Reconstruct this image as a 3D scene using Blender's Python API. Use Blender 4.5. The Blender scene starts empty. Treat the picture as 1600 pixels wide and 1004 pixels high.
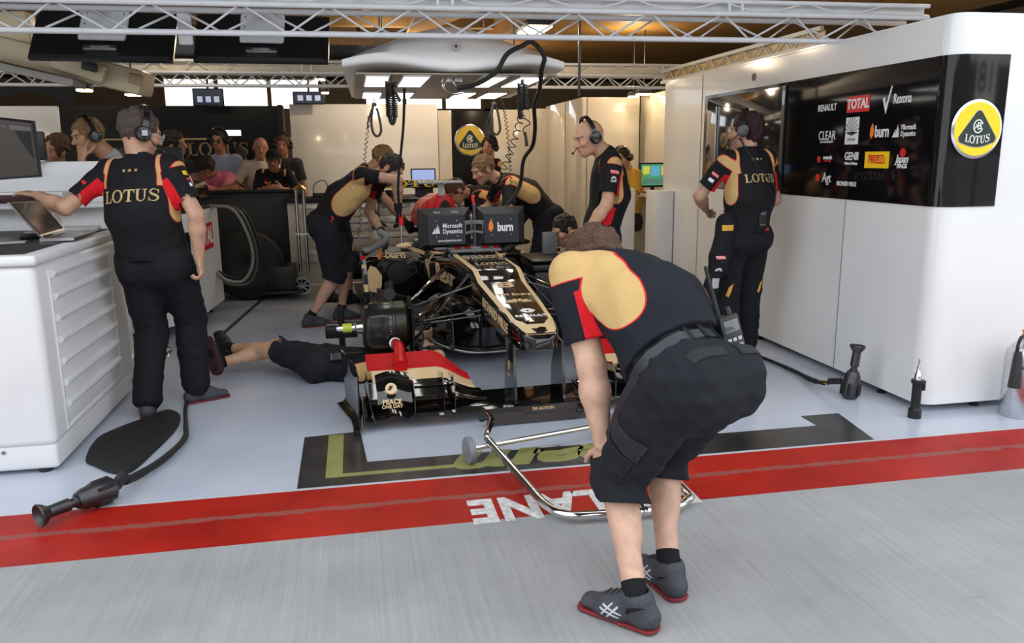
import bpy, bmesh, math, random
import numpy as np
from mathutils import Vector, Matrix
from mathutils.bvhtree import BVHTree
import openvdb as vdb
random.seed(7)
C = bpy.context.scene.collection
V = Vector
# ---------------------------------------------------------------- camera
H = 1.5
FPX = 1250.0
def _basis():
    y = V((-250, 257, -FPX)).normalized(); x = V((6700, 332, -FPX)); x = (x - y * x.dot(y)).normalized(); z = x.cross(y)
    return Matrix((x, y, z))
CM = _basis()
def make_camera():
    cd = bpy.data.cameras.new('camera'); co = bpy.data.objects.new('camera', cd); C.objects.link(co)
    cd.sensor_width = 36; cd.lens = FPX / 1600 * 36; cd.clip_end = 200
    cd.dof.use_dof = False
    co.matrix_world = Matrix.Translation((0, 0, H)) @ CM.to_4x4()
    bpy.context.scene.camera = co
make_camera()
# ---------------------------------------------------------------- materials
MATS = {}
def mat(name, col, rough=.5, metal=0, coat=0, noise=0, nscale=8, bump=0, bscale=60, emis=None, estr=0, trans=0, ior=1.45, spec=.5, alpha=1, sss=0, aniso=None):
    if name in MATS: return MATS[name]
    m = bpy.data.materials.new(name); m.use_nodes = True
    nt = m.node_tree; b = nt.nodes['Principled BSDF']
    b.inputs['Base Color'].default_value = (*col, 1); b.inputs['Roughness'].default_value = rough
    b.inputs['Metallic'].default_value = metal; b.inputs['Coat Weight'].default_value = coat
    b.inputs['Coat Roughness'].default_value = .04
    b.inputs['Specular IOR Level'].default_value = spec; b.inputs['IOR'].default_value = ior
    b.inputs['Transmission Weight'].default_value = trans; b.inputs['Alpha'].default_value = alpha
    if emis: b.inputs['Emission Color'].default_value = (*emis, 1); b.inputs['Emission Strength'].default_value = estr
    tc = nt.nodes.new('ShaderNodeTexCoord')
    if noise:
        n = nt.nodes.new('ShaderNodeTexNoise'); n.inputs['Scale'].default_value = nscale; n.inputs['Detail'].default_value = 6
        nt.links.new(tc.outputs['Object'], n.inputs['Vector'])
        r = nt.nodes.new('ShaderNodeMapRange'); r.inputs['From Min'].default_value = .3; r.inputs['From Max'].default_value = .7
        r.inputs['To Min'].default_value = 1 - noise; r.inputs['To Max'].default_value = 1 + noise * .6
        nt.links.new(n.outputs['Fac'], r.inputs['Value'])
        mx = nt.nodes.new('ShaderNodeVectorMath'); mx.operation = 'SCALE'; mx.inputs[0].default_value = col
        nt.links.new(r.outputs['Result'], mx.inputs['Scale']); nt.links.new(mx.outputs['Vector'], b.inputs['Base Color'])
    if bump:
        n = nt.nodes.new('ShaderNodeTexNoise'); n.inputs['Scale'].default_value = bscale; n.inputs['Detail'].default_value = 4
        nt.links.new(tc.outputs['Object'], n.inputs['Vector'])
        bp = nt.nodes.new('ShaderNodeBump'); bp.inputs['Strength'].default_value = bump; bp.inputs['Distance'].default_value = .01
        nt.links.new(n.outputs['Fac'], bp.inputs['Height']); nt.links.new(bp.outputs['Normal'], b.inputs['Normal'])
    MATS[name] = m
    return m
def S(r, g, b):                                  # sRGB 0-255 -> linear
    return tuple(((c / 255) / 12.92 if c / 255 <= .04045 else ((c / 255 + .055) / 1.055) ** 2.4) for c in (r, g, b))
white = mat('white_gloss', (.80, .80, .80), .16, coat=.3, noise=.03, nscale=1.5)
white2 = mat('white_paint', (.74, .74, .75), .3, noise=.04, nscale=3)
cream = mat('cream_gloss', (.66, .61, .53), .12, coat=.5, noise=.04, nscale=1.2)
trussm = mat('truss_white', (.62, .63, .66), .35, noise=.06)
black_gloss = mat('black_gloss', (.005, .005, .006), .06)
far_black = mat('display_wall_black', (.005, .005, .006), .3, spec=.25)
black = mat('black_plastic', (.012, .012, .013), .4, bump=.1)
blackm = mat('black_matte', (.01, .01, .011), .7)
carblack = mat('car_black_gloss', (.006, .006, .006), .08, coat=1)
carbon = mat('carbon', (.012, .012, .013), .28, coat=.5, noise=.4, nscale=120)
gold = mat('car_gold', S(214, 184, 138), .42, coat=.15)
redp = mat('car_red', S(188, 12, 20), .5, spec=.2)
chrome = mat('chrome', (.75, .75, .75), .12, 1)
steel = mat('steel', (.5, .5, .52), .3, 1, noise=.1)
dsteel = mat('dark_steel', (.08, .08, .085), .35, .8, noise=.2)
rubber = mat('rubber', (.012, .012, .012), .6, bump=.2)
tw = mat('print_white', (.8, .8, .8), .5)
tg = mat('print_gold', S(205, 175, 120), .35)
tr = mat('print_red', S(215, 30, 35), .45)
ty = mat('print_yellow', S(250, 205, 20), .4)
tb = mat('print_black', (.01, .01, .01), .4)
to = mat('print_orange', S(245, 130, 40), .45)
brass = mat('brass', S(200, 160, 80), .25, 1)
gray = mat('grey_plastic', (.16, .16, .165), .45)
lgray = mat('light_grey_plastic', (.42, .42, .43), .4)
glove_m = mat('glove_black', (.015, .015, .016), .6, bump=.3)
# ---------------------------------------------------------------- objects
def link(name, me, m=None, parent=None, smooth=True, ang=35):
    o = bpy.data.objects.new(name, me); C.objects.link(o)
    if m:
        for k in (m if isinstance(m, (list, tuple)) else [m]): me.materials.append(k)
    if smooth:
        me.polygons.foreach_set('use_smooth', [True] * len(me.polygons))
        if ang < 180: me.set_sharp_from_angle(angle=math.radians(ang))
    if parent:
        o.parent = parent
        o.matrix_parent_inverse = parent.matrix_world.inverted() if False else Matrix.Translation(-parent.location) if parent.rotation_euler[2] == 0 else parent_inv(parent)
    return o
def parent_inv(p):
    return (Matrix.Translation(p.location) @ p.rotation_euler.to_matrix().to_4x4()).inverted()
def thing(name, label, cat, loc=(0, 0, 0), group=None):
    o = bpy.data.objects.new(name, None); C.objects.link(o); o.location = loc; o.empty_display_size = .1
    return tag(o, label, cat, group)
def tag(o, label, cat, group=None):
    o['label'] = label; o['category'] = cat
    if group: o['group'] = group
    return o
def struct(o): o['kind'] = 'structure'; return o
class MB:
    def __init__(s): s.bm = bmesh.new()
    def _tr(s, vs, M):
        bmesh.ops.transform(s.bm, matrix=M, verts=vs)
    def merge(s, bm2, M=None):
        me = bpy.data.meshes.new('t'); bm2.to_mesh(me); bm2.free()
        if M is not None: me.transform(M)
        s.bm.from_mesh(me); bpy.data.meshes.remove(me)
    def box(s, c, d, rot=None, bev=0, seg=2, mi=0):
        b = bmesh.new(); bmesh.ops.create_cube(b, size=1)
        bmesh.ops.transform(b, matrix=Matrix.Diagonal((*d, 1)), verts=b.verts)
        if bev: bmesh.ops.bevel(b, geom=b.edges[:], offset=bev, segments=seg, affect='EDGES', profile=.5)
        for f in b.faces: f.material_index = mi
        M = Matrix.Translation(c)
        if rot is not None: M = M @ (rot.to_4x4() if isinstance(rot, Matrix) else Matrix.Rotation(rot, 4, 'Z'))
        s.merge(b, M); return s
    def b2(s, x0, x1, y0, y1, z0, z1, bev=0, seg=2, mi=0):
        return s.box(((x0 + x1) / 2, (y0 + y1) / 2, (z0 + z1) / 2), (abs(x1 - x0), abs(y1 - y0), abs(z1 - z0)), None, bev, seg, mi)
    def bar(s, a, b, w, h, bev=0, up=(0, 0, 1)):
        a = V(a); b = V(b); d = (b - a); L = d.length; y = d.normalized(); x = y.cross(V(up))
        if x.length < 1e-4: x = V((1, 0, 0))
        x.normalize(); z = x.cross(y)
        R = Matrix((x, y, z)).transposed()
        return s.box((a + b) / 2, (w, L, h), R, bev)
    def cyl(s, a, b, r, r2=None, n=16, cap=True, mi=0):
        r2 = r if r2 is None else r2
        a = V(a); b = V(b); d = b - a
        bb = bmesh.new(); bmesh.ops.create_cone(bb, cap_ends=cap, segments=n, radius1=r, radius2=r2, depth=d.length)
        for f in bb.faces: f.material_index = mi
        R = d.to_track_quat('Z', 'Y').to_matrix().to_4x4()
        s.merge(bb, Matrix.Translation((a + b) / 2) @ R); return s
    def ball(s, c, r, n=16, R=None):
        r = (r, r, r) if not hasattr(r, '__len__') else r
        bb = bmesh.new(); bmesh.ops.create_uvsphere(bb, u_segments=n, v_segments=max(6, n // 2), radius=1)
        M = Matrix.Translation(c)
        if R is not None: M = M @ R.to_4x4()
        s.merge(bb, M @ Matrix.Diagonal((*r, 1))); return s
    def tube(s, pts, r, n=8, smooth=0, closed=False):
        P = [V(p) for p in pts]
        if smooth: P = crom(P, smooth, closed)
        rs = r if hasattr(r, '__len__') else None
        rings = []; N = len(P); up = V((0, 0, 1))
        prev = None
        for i, p in enumerate(P):
            t = (P[(i + 1) % N] - P[i - 1]) if closed or 0 < i < N - 1 else (P[1] - P[0] if i == 0 else P[-1] - P[-2])
            t.normalize()
            if prev is None:
                x = t.orthogonal().normalized()
            else:
                x = prev - t * prev.dot(t)
                if x.length < 1e-5: x = t.orthogonal()
                x.normalize()
            prev = x; y = t.cross(x)
            rr = r if rs is None else rs[min(len(rs) - 1, int(round(i * (len(rs) - 1) / max(1, N - 1))))]
            rings.append([s.bm.verts.new(p + x * math.cos(2 * math.pi * k / n) * rr + y * math.sin(2 * math.pi * k / n) * rr) for k in range(n)])
        for i in range(N if closed else N - 1):
            A = rings[i]; B = rings[(i + 1) % N]
            for k in range(n): s.bm.faces.new((A[k], A[(k + 1) % n], B[(k + 1) % n], B[k]))
        if not closed:
            s.bm.faces.new(rings[0][::-1]); s.bm.faces.new(rings[-1])
        return s
    def lathe(s, prof, o=(0, 0, 0), axis=(0, 0, 1), n=24):
        o = V(o); z = V(axis).normalized(); x = z.orthogonal().normalized(); y = z.cross(x)
        rings = []
        for r, h in prof:
            rings.append([s.bm.verts.new(o + z * h + (x * math.cos(2 * math.pi * k / n) + y * math.sin(2 * math.pi * k / n)) * max(r, 1e-4)) for k in range(n)])
        for A, B in zip(rings, rings[1:]):
            for k in range(n): s.bm.faces.new((A[k], A[(k + 1) % n], B[(k + 1) % n], B[k]))
        s.bm.faces.new(rings[0][::-1]); s.bm.faces.new(rings[-1]); return s
    def prism(s, pts, o, x, y, th, mi=0):
        # outline pts (2d) in plane o,x,y; thickness th along x cross y
        o = V(o); x = V(x).normalized(); y = V(y).normalized(); z = x.cross(y).normalized()
        A = [s.bm.verts.new(o + x * p[0] + y * p[1]) for p in pts]
        B = [s.bm.verts.new(o + x * p[0] + y * p[1] + z * th) for p in pts]
        n = len(pts)
        fs = [s.bm.faces.new(A[::-1]), s.bm.faces.new(B)]
        for k in range(n): fs.append(s.bm.faces.new((A[k], A[(k + 1) % n], B[(k + 1) % n], B[k])))
        for f in fs: f.material_index = mi
        return s
    def loft(s, secs, closed=True, caps=True, mi=0):
        R = [[s.bm.verts.new(V(p)) for p in sec] for sec in secs]
        n = len(secs[0])
        for A, B in zip(R, R[1:]):
            for k in range(n if closed else n - 1): s.bm.faces.new((A[k], A[(k + 1) % n], B[(k + 1) % n], B[k])).material_index = mi
        if caps and closed: s.bm.faces.new(R[0][::-1]); s.bm.faces.new(R[-1])
        return s
    def build(s, name, m=None, parent=None, smooth=True, ang=35, sub=0, solid=0):
        bmesh.ops.recalc_face_normals(s.bm, faces=s.bm.faces)
        me = bpy.data.meshes.new(name); s.bm.to_mesh(me); s.bm.free()
        o = link(name, me, m, parent, smooth, ang)
        if solid: md = o.modifiers.new('s', 'SOLIDIFY'); md.thickness = solid; md.offset = 0
        if sub: md = o.modifiers.new('u', 'SUBSURF'); md.levels = sub; md.render_levels = sub
        return o
def crom(P, k, closed=False):
    out = []; N = len(P)
    for i in range(N if closed else N - 1):
        p0 = P[(i - 1) % N] if closed or i > 0 else P[0] * 2 - P[1]
        p1 = P[i]; p2 = P[(i + 1) % N]
        p3 = P[(i + 2) % N] if closed or i + 2 < N else P[-1] * 2 - P[-2]
        for j in range(k):
            t = j / k
            out.append(.5 * ((2 * p1) + (p2 - p0) * t + (2 * p0 - 5 * p1 + 4 * p2 - p3) * t * t + (3 * p1 - p0 - 3 * p2 + p3) * t ** 3))
    if not closed: out.append(P[-1])
    return out
def tmesh(s, size=.1, bold=0, shear=0, xs=1, align='CENTER', ext=.001, spacing=1):
    cu = bpy.data.curves.new('t', 'FONT'); cu.body = s; cu.size = size; cu.offset = bold * size; cu.shear = shear
    cu.align_x = align; cu.align_y = 'CENTER'; cu.extrude = ext; cu.resolution_u = 3; cu.space_character = spacing
    o = bpy.data.objects.new('t', cu); C.objects.link(o)
    dg = bpy.context.evaluated_depsgraph_get(); me = bpy.data.meshes.new_from_object(o.evaluated_get(dg))
    bpy.data.objects.remove(o); bpy.data.curves.remove(cu)
    me.transform(Matrix.Diagonal((xs, 1, 1, 1))); me.materials.clear()
    return me
def frame(o, x, y):
    x = V(x).normalized(); y = V(y); z = x.cross(y).normalized(); y = z.cross(x)
    M = Matrix((x, y, z)).transposed().to_4x4(); M.translation = V(o); return M
def text(s, o, x, y, size, m, parent=None, name='lettering', **kw):
    me = tmesh(s, size, **kw); me.transform(frame(o, x, y))
    return link(name, me, m, parent, False)
def meshjoin(parts, name='t'):
    bm = bmesh.new()
    for me in parts: bm.from_mesh(me)
    me = bpy.data.meshes.new(name); bm.to_mesh(me); bm.free(); return me
def polymesh(polys, ext=.001):
    b = MB()
    for p in polys: b.prism(p, (0, 0, -ext), (1, 0, 0), (0, 1, 0), ext * 2)
    bmesh.ops.recalc_face_normals(b.bm, faces=b.bm.faces)
    me = bpy.data.meshes.new('p'); b.bm.to_mesh(me); b.bm.free(); return me
def rect(x0, y0, x1, y1): return [(x0, y0), (x1, y0), (x1, y1), (x0, y1)]
def ringpoly(cx, cy, rx, ry, t1, t2, n=20):
    # ring as quads: outer rx,ry, inner rx-t1, ry-t2
    out = []
    for k in range(n):
        a = 2 * math.pi * k / n; b = 2 * math.pi * (k + 1) / n
        out.append([(cx + rx * math.cos(a), cy + ry * math.sin(a)), (cx + rx * math.cos(b), cy + ry * math.sin(b)),
                    (cx + (rx - t1) * math.cos(b), cy + (ry - t2) * math.sin(b)), (cx + (rx - t1) * math.cos(a), cy + (ry - t2) * math.sin(a))])
    return out
def serif_word(h=.1, ext=.001):
    # the word in wide serif capitals, unit cap height h
    P = []
    x = 0
    P += [rect(x + .12, 0, x + .30, 1), rect(x, .92, x + .42, 1), rect(x, 0, x + .72, .09), [(x + .62, .09), (x + .72, .09), (x + .75, .34), (x + .70, .34)]]  # L
    x = .82; P += ringpoly(x + .5, .5, .5, .53, .19, .09, 28)
    x = 1.9; P += [rect(x + .34, 0, x + .52, 1), rect(x, .90, x + .86, 1), [(x, .9), (x + .1, .9), (x + .02, .68), (x - .03, .68)], [(x + .76, .9), (x + .86, .9), (x + .89, .68), (x + .84, .68)], rect(x + .2, 0, x + .66, .08)]
    x = 2.84
    P += [rect(x + .1, .34, x + .28, 1), rect(x, .92, x + .4, 1), rect(x + .7, .34, x + .79, 1), rect(x + .58, .92, x + .92, 1)]
    for k in range(10):
        a = math.pi + math.pi * k / 10; b = math.pi + math.pi * (k + 1) / 10
        P.append([(x + .445 + .345 * math.cos(a), .34 + .36 * math.sin(a)), (x + .445 + .345 * math.cos(b), .34 + .36 * math.sin(b)),
                  (x + .49 + .21 * math.cos(b), .34 + .27 * math.sin(b)), (x + .49 + .21 * math.cos(a), .34 + .27 * math.sin(a))])
    x = 3.86
    pts = [(.66, .78), (.5, .95), (.28, .96), (.12, .80), (.2, .62), (.4, .52), (.58, .40), (.64, .22), (.48, .05), (.24, .04), (.06, .2)]
    th = [.03, .06, .09, .14, .18, .19, .18, .14, .09, .06, .03]
    c = crom([V((p[0], p[1], 0)) for p in pts], 4)
    for i in range(len(c) - 1):
        def w(j): q = j / (len(c) - 1) * (len(th) - 1); a = int(q); return th[a] + (th[min(a + 1, len(th) - 1)] - th[a]) * (q - a)
        d0 = (c[min(i + 1, len(c) - 1)] - c[max(i - 1, 0)]).normalized(); d1 = (c[min(i + 2, len(c) - 1)] - c[i]).normalized()
        n0 = V((-d0.y, d0.x, 0)) * w(i) / 2; n1 = V((-d1.y, d1.x, 0)) * w(i + 1) / 2
        P.append([(x + v.x, v.y) for v in (c[i] + n0, c[i] - n0, c[i + 1] - n1, c[i + 1] + n1)])
    P += [rect(x + .63, .66, x + .69, .98), rect(x + .02, .02, x + .08, .34)]
    W = x + .72
    P = [[((a - W / 2) * h, (b - .5) * h) for a, b in p] for p in P]
    return polymesh(P, ext)
def check(h): return [(0, .55 * h), (.12 * h, .62 * h), (.2 * h, .3 * h), (.46 * h, h), (.52 * h, h), (.22 * h, 0)]
def put(me, o, x, y, m, parent, name='lettering'):
    me.transform(frame(o, x, y)); return link(name, me, m, parent, False)
def bvh_of(o):
    return BVHTree.FromPolygons([tuple(v.co) for v in o.data.vertices], [tuple(p.vertices) for p in o.data.polygons])
def wrap(me, o, x, y, m, parent, bvh, name='lettering', off=.003, sub=.015):
    """print a flat mesh on a curved surface: every vertex goes to the surface along the frame normal"""
    bm = bmesh.new(); bm.from_mesh(me)
    bmesh.ops.triangulate(bm, faces=bm.faces[:])
    for _ in range(4):
        es = [e for e in bm.edges if e.calc_length() > sub]
        if not es: break
        bmesh.ops.subdivide_edges(bm, edges=es, cuts=1); bmesh.ops.triangulate(bm, faces=bm.faces[:])
    F = frame(o, x, y); n = F.to_3x3() @ V((0, 0, 1))
    for v in bm.verts:
        top = v.co.z > 0; p = F @ V((v.co.x, v.co.y, 0))
        hit = bvh.ray_cast(p + n * .3, -n)
        if hit[0] is not None: v.co = hit[0] + n * (off if top else off * .3)
        else: v.co = p + n * (off if top else 0) - n * .1
    bm.to_mesh(me); bm.free()
    return link(name, me, m, parent, True, 180)
# ---------------------------------------------------------------- signed-distance bodies
A_ = lambda v: np.array(v, dtype=np.float32)
def nrm(v): v = np.array(v, float); return v / (np.linalg.norm(v) + 1e-9)
class SDF:
    def __init__(s, lo, hi, vox):
        s.vox = vox; s.lo = np.array(lo, float) - 4 * vox
        s.n = np.ceil((np.array(hi) + 4 * vox - s.lo) / vox).astype(int) + 1
        s.d = np.full(s.n, .5, np.float32)
    def sub(s, lo, hi):
        a = np.clip(np.floor((np.array(lo) - s.lo) / s.vox).astype(int), 0, s.n); b = np.clip(np.ceil((np.array(hi) - s.lo) / s.vox).astype(int) + 1, 0, s.n)
        if (b <= a).any(): return None, None
        ax = [(s.lo[i] + np.arange(a[i], b[i]) * s.vox).astype(np.float32) for i in range(3)]
        return tuple(slice(a[i], b[i]) for i in range(3)), (ax[0][:, None, None], ax[1][None, :, None], ax[2][None, None, :])
    def add(s, prim, k=.02, op='u'):
        f, lo, hi = prim; m = k + 3 * s.vox
        sl, P = s.sub(np.array(lo) - m, np.array(hi) + m)
        if sl is None: return
        d = f(*P); e = s.d[sl]
        if op == 'u':
            h = np.clip(k - np.abs(e - d), 0, None) / k
            s.d[sl] = np.minimum(e, d) - h * h * k * .25
        elif op == 's':
            d = -d; h = np.clip(k - np.abs(e - d), 0, None) / k
            s.d[sl] = np.maximum(e, d) + h * h * k * .25
    def cutall(s, f):
        sl, P = s.sub(s.lo, s.lo + s.n * s.vox); s.d = np.maximum(s.d, f(*P)).astype(np.float32)
    def noise(s, amp, freq, seed=0, mask=None):
        r = np.random.RandomState(seed); sl, P = s.sub(s.lo, s.lo + s.n * s.vox); o = np.zeros_like(s.d)
        for i in range(5):
            w = r.normal(size=3); w = w / np.linalg.norm(w) * freq * (.6 + r.rand()); o += np.sin(P[0] * w[0] + P[1] * w[1] + P[2] * w[2] + r.rand() * 6.28)
        o = o * amp / 2.2
        if mask is not None: o = o * mask(*P)
        s.d = s.d + o
    def mesh(s):
        t = 3 * s.vox
        g = vdb.FloatGrid(float(t)); g.copyFromArray(np.ascontiguousarray(np.clip(s.d, -t, t).astype(np.float32)))
        pts, quads = g.convertToQuads(0.0)
        pts = pts * s.vox + s.lo
        me = bpy.data.meshes.new('sdf')
        nq = len(quads)
        me.vertices.add(len(pts)); me.vertices.foreach_set('co', pts.astype(np.float32).ravel())
        me.loops.add(nq * 4); me.loops.foreach_set('vertex_index', quads[:, ::-1].astype(np.int32).ravel())
        me.polygons.add(nq); me.polygons.foreach_set('loop_start', np.arange(0, nq * 4, 4, dtype=np.int32))
        me.update(calc_edges=True); me.validate()
        return me, pts
def cone(a, b, ra, rb=None):
    rb = ra if rb is None else rb; a = A_(a); b = A_(b); ab = b - a; L2 = float(ab @ ab) + 1e-9
    def f(x, y, z):
        px = x - a[0]; py = y - a[1]; pz = z - a[2]
        t = np.clip((px * ab[0] + py * ab[1] + pz * ab[2]) / L2, 0, 1)
        return np.sqrt((px - t * ab[0]) ** 2 + (py - t * ab[1]) ** 2 + (pz - t * ab[2]) ** 2) - (ra + (rb - ra) * t)
    r = max(ra, rb); return f, np.minimum(a, b) - r, np.maximum(a, b) + r
def ecap(a, b, lat, Ra, Rb=None, cap=1.):
    Rb = Rb or Ra; a = A_(a); b = A_(b); ab = b - a; L = float(np.linalg.norm(ab)) + 1e-6; w = ab / L
    l = A_(lat); l = l - w * (l @ w); l = l / np.linalg.norm(l); n = np.cross(w, l)
    def f(x, y, z):
        px = x - a[0]; py = y - a[1]; pz = z - a[2]
        q = px * w[0] + py * w[1] + pz * w[2]; t = np.clip(q / L, 0, 1)
        u = px * l[0] + py * l[1] + pz * l[2]; v = px * n[0] + py * n[1] + pz * n[2]; e = q - np.clip(q, 0, L)
        rx = Ra[0] + (Rb[0] - Ra[0]) * t; ry = Ra[1] + (Rb[1] - Ra[1]) * t; m = np.minimum(rx, ry)
        return (np.sqrt((u / rx) ** 2 + (v / ry) ** 2 + (e / (m * cap)) ** 2) - 1) * m
    r = max(*Ra, *Rb); return f, np.minimum(a, b) - r, np.maximum(a, b) + r
def ell(c, r, R=None):
    c = A_(c); R = np.eye(3) if R is None else np.array(R)     # rows = axes
    def f(x, y, z):
        px = x - c[0]; py = y - c[1]; pz = z - c[2]; k = 0; g = 0
        for i in range(3):
            q = (px * R[i][0] + py * R[i][1] + pz * R[i][2]) / r[i]; k = k + q * q; g = g + (q / r[i]) ** 2
        k = np.sqrt(k); return k * (k - 1) / (np.sqrt(g) + 1e-6)
    m = max(r); return f, c - m, c + m
def fattr(me, name, arr):
    a = me.attributes.new(name, 'FLOAT', 'POINT'); a.data.foreach_set('value', arr.astype(np.float32))
def cattr(me, name, arr):
    a = me.color_attributes.new(name, 'FLOAT_COLOR', 'POINT')
    a.data.foreach_set('color', np.concatenate([arr, np.ones((len(arr), 1))], 1).astype(np.float32).ravel())
def skin_material():
    m = bpy.data.materials.new('skin'); m.use_nodes = True; nt = m.node_tree; b = nt.nodes['Principled BSDF']
    a = nt.nodes.new('ShaderNodeAttribute'); a.attribute_name = 'tint'
    b.inputs['Roughness'].default_value = .5; tc = nt.nodes.new('ShaderNodeTexCoord')
    n2 = nt.nodes.new('ShaderNodeTexNoise'); n2.inputs['Scale'].default_value = 22; n2.inputs['Detail'].default_value = 5; nt.links.new(tc.outputs['Object'], n2.inputs['Vector'])
    mr = nt.nodes.new('ShaderNodeMapRange'); mr.inputs['From Min'].default_value = .3; mr.inputs['From Max'].default_value = .7; mr.inputs['To Min'].default_value = .82; mr.inputs['To Max'].default_value = 1.1; nt.links.new(n2.outputs['Fac'], mr.inputs['Value'])
    sc_ = nt.nodes.new('ShaderNodeVectorMath'); sc_.operation = 'SCALE'; nt.links.new(a.outputs['Color'], sc_.inputs[0]); nt.links.new(mr.outputs['Result'], sc_.inputs['Scale']); nt.links.new(sc_.outputs['Vector'], b.inputs['Base Color'])
    n = nt.nodes.new('ShaderNodeTexNoise'); n.inputs['Scale'].default_value = 90
    bp = nt.nodes.new('ShaderNodeBump'); bp.inputs['Strength'].default_value = .15; bp.inputs['Distance'].default_value = .004
    tc = nt.nodes.new('ShaderNodeTexCoord'); nt.links.new(tc.outputs['Object'], n.inputs['Vector'])
    nt.links.new(n.outputs['Fac'], bp.inputs['Height']); nt.links.new(bp.outputs['Normal'], b.inputs['Normal'])
    return m
SKIN = skin_material()
def shirt_material(name, base, rough=.8):
    m = bpy.data.materials.new(name); m.use_nodes = True; nt = m.node_tree; b = nt.nodes['Principled BSDF']; L = nt.links
    b.inputs['Roughness'].default_value = rough; b.inputs['Specular IOR Level'].default_value = .25
    def at(n): a = nt.nodes.new('ShaderNodeAttribute'); a.attribute_name = n; return a.outputs['Fac']
    def mth(op, x, y):
        q = nt.nodes.new('ShaderNodeMath'); q.operation = op
        for i, v in enumerate((x, y)):
            if isinstance(v, (int, float)): q.inputs[i].default_value = v
            elif v is not None: L.new(v, q.inputs[i])
        return q.outputs[0]
    def mix(f, x, y):
        q = nt.nodes.new('ShaderNodeMix'); q.data_type = 'RGBA'; L.new(f, q.inputs[0])
        for i, v in ((6, x), (7, y)):
            if isinstance(v, tuple): q.inputs[i].default_value = (*v, 1)
            else: L.new(v, q.inputs[i])
        return q.outputs[2]
    col = mix(mth('GREATER_THAN', at('red'), 0), base, S(205, 22, 34))
    g = at('gold')
    col = mix(mth('GREATER_THAN', g, -.0025), col, S(200, 30, 35))
    col = mix(mth('GREATER_THAN', g, .0012), col, S(196, 162, 108))
    L.new(col, b.inputs['Base Color'])
    tc = nt.nodes.new('ShaderNodeTexCoord')
    n = nt.nodes.new('ShaderNodeTexNoise'); n.inputs['Scale'].default_value = 14; n.inputs['Detail'].default_value = 3; n.inputs['Distortion'].default_value = 1.2
    L.new(tc.outputs['Object'], n.inputs['Vector'])
    bp = nt.nodes.new('ShaderNodeBump'); bp.inputs['Strength'].default_value = .35; bp.inputs['Distance'].default_value = .02
    L.new(n.outputs['Fac'], bp.inputs['Height']); L.new(bp.outputs['Normal'], b.inputs['Normal'])
    return m
CLOTH = {}
def cloth(name, col, rough=.85):
    if name not in CLOTH: CLOTH[name] = mat('cloth_' + name, col, rough, spec=.25, bump=.5, bscale=16)
    return CLOTH[name]
TEAM = shirt_material('team_shirt', (.008, .008, .010)); TEAMN = shirt_material('team_shirt_navy', (.009, .010, .016))
TROUS = cloth('trouser', (.011, .011, .015)); SHORTS = cloth('shorts', (.014, .015, .020))
def hairm(name, col): return mat('hair_' + name, col, .5, noise=.6, nscale=130, bump=1., bscale=150)
HAIR = dict(brown=hairm('brown', S(92, 64, 48)), dark=hairm('dark', S(34, 26, 22)), blond=hairm('blond', S(140, 108, 70)), grey=hairm('grey', S(88, 74, 66)), maroon=hairm('maroon', S(50, 22, 26)))
SHOE = mat('shoe_grey', S(62, 62, 70), .6, bump=.4, bscale=90); SHOEB = mat('shoe_black', S(28, 26, 28), .6, bump=.3)
SOLE = mat('shoe_sole_red', S(120, 30, 34), .6); SOLEB = mat('shoe_sole_dark', S(62, 22, 28), .6); LACE = mat('shoe_stripe', S(180, 180, 185), .5)
HEADSET = mat('headset_black', (.01, .01, .011), .25, coat=.5)
def ik(a, t, l1, l2, pole):
    a = np.array(a, float); t = np.array(t, float); d = t - a; L = np.linalg.norm(d)
    if L > (l1 + l2) * .995: t = a + d / L * (l1 + l2) * .995; d = t - a; L = np.linalg.norm(d)
    u = d / L; x = (l1 * l1 - l2 * l2 + L * L) / (2 * L); h = math.sqrt(max(0, l1 * l1 - x * x))
    p = np.array(pole, float); p = p - u * (p @ u); p = nrm(p)
    return a + u * x + p * h, t
def rotv(v, ax, ang):
    return np.array(Matrix.Rotation(ang, 3, V(ax)) @ V(v))
def hand_prims(w, hd, palm, side, s=1, curl=.35, fr=.0085, thumb=1, spread=.06, grow=0):
    """w wrist, hd direction, palm = normal pointing out of the palm, side=+1 thumb towards palm x hd"""
    hd = nrm(hd); palm = nrm(np.array(palm) - hd * (np.array(palm) @ hd)); x = np.cross(hd, palm) * side   # towards the thumb
    out = [ecap(w, w + hd * .085 * s, x, (.027 * s + grow, .017 * s + grow), (.041 * s + grow, .014 * s + grow), .8)]
    for i, (off, ln) in enumerate(((.030, .074), (.010, .083), (-.011, .077), (-.031, .060))):
        b = w + hd * .088 * s + x * off * s; d = nrm(hd + x * off * 1.6 * spread * 8); seg = [ .45, .3, .25]; c = curl * (1 + .18 * i)
        for q in seg:
            d = nrm(rotv(d, np.cross(hd, palm), c)); e = b + d * ln * q * s
            out.append(cone(b, e, (fr + grow) * (1.05 if q > .4 else .95), (fr + grow) * .92)); b = e
    b = w + hd * .028 * s + x * .022 * s; d = nrm(hd * .75 + x * .75 + palm * .25)
    for ln in (.042, .034, .027):
        e = b + d * ln * s; out.append(cone(b, e, fr * 1.25 + grow, fr * 1.05 + grow)); b = e; d = nrm(d + hd * .35 + palm * .3 * curl)
    return out
def default(d, k, v): return d[k] if k in d else v
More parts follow.
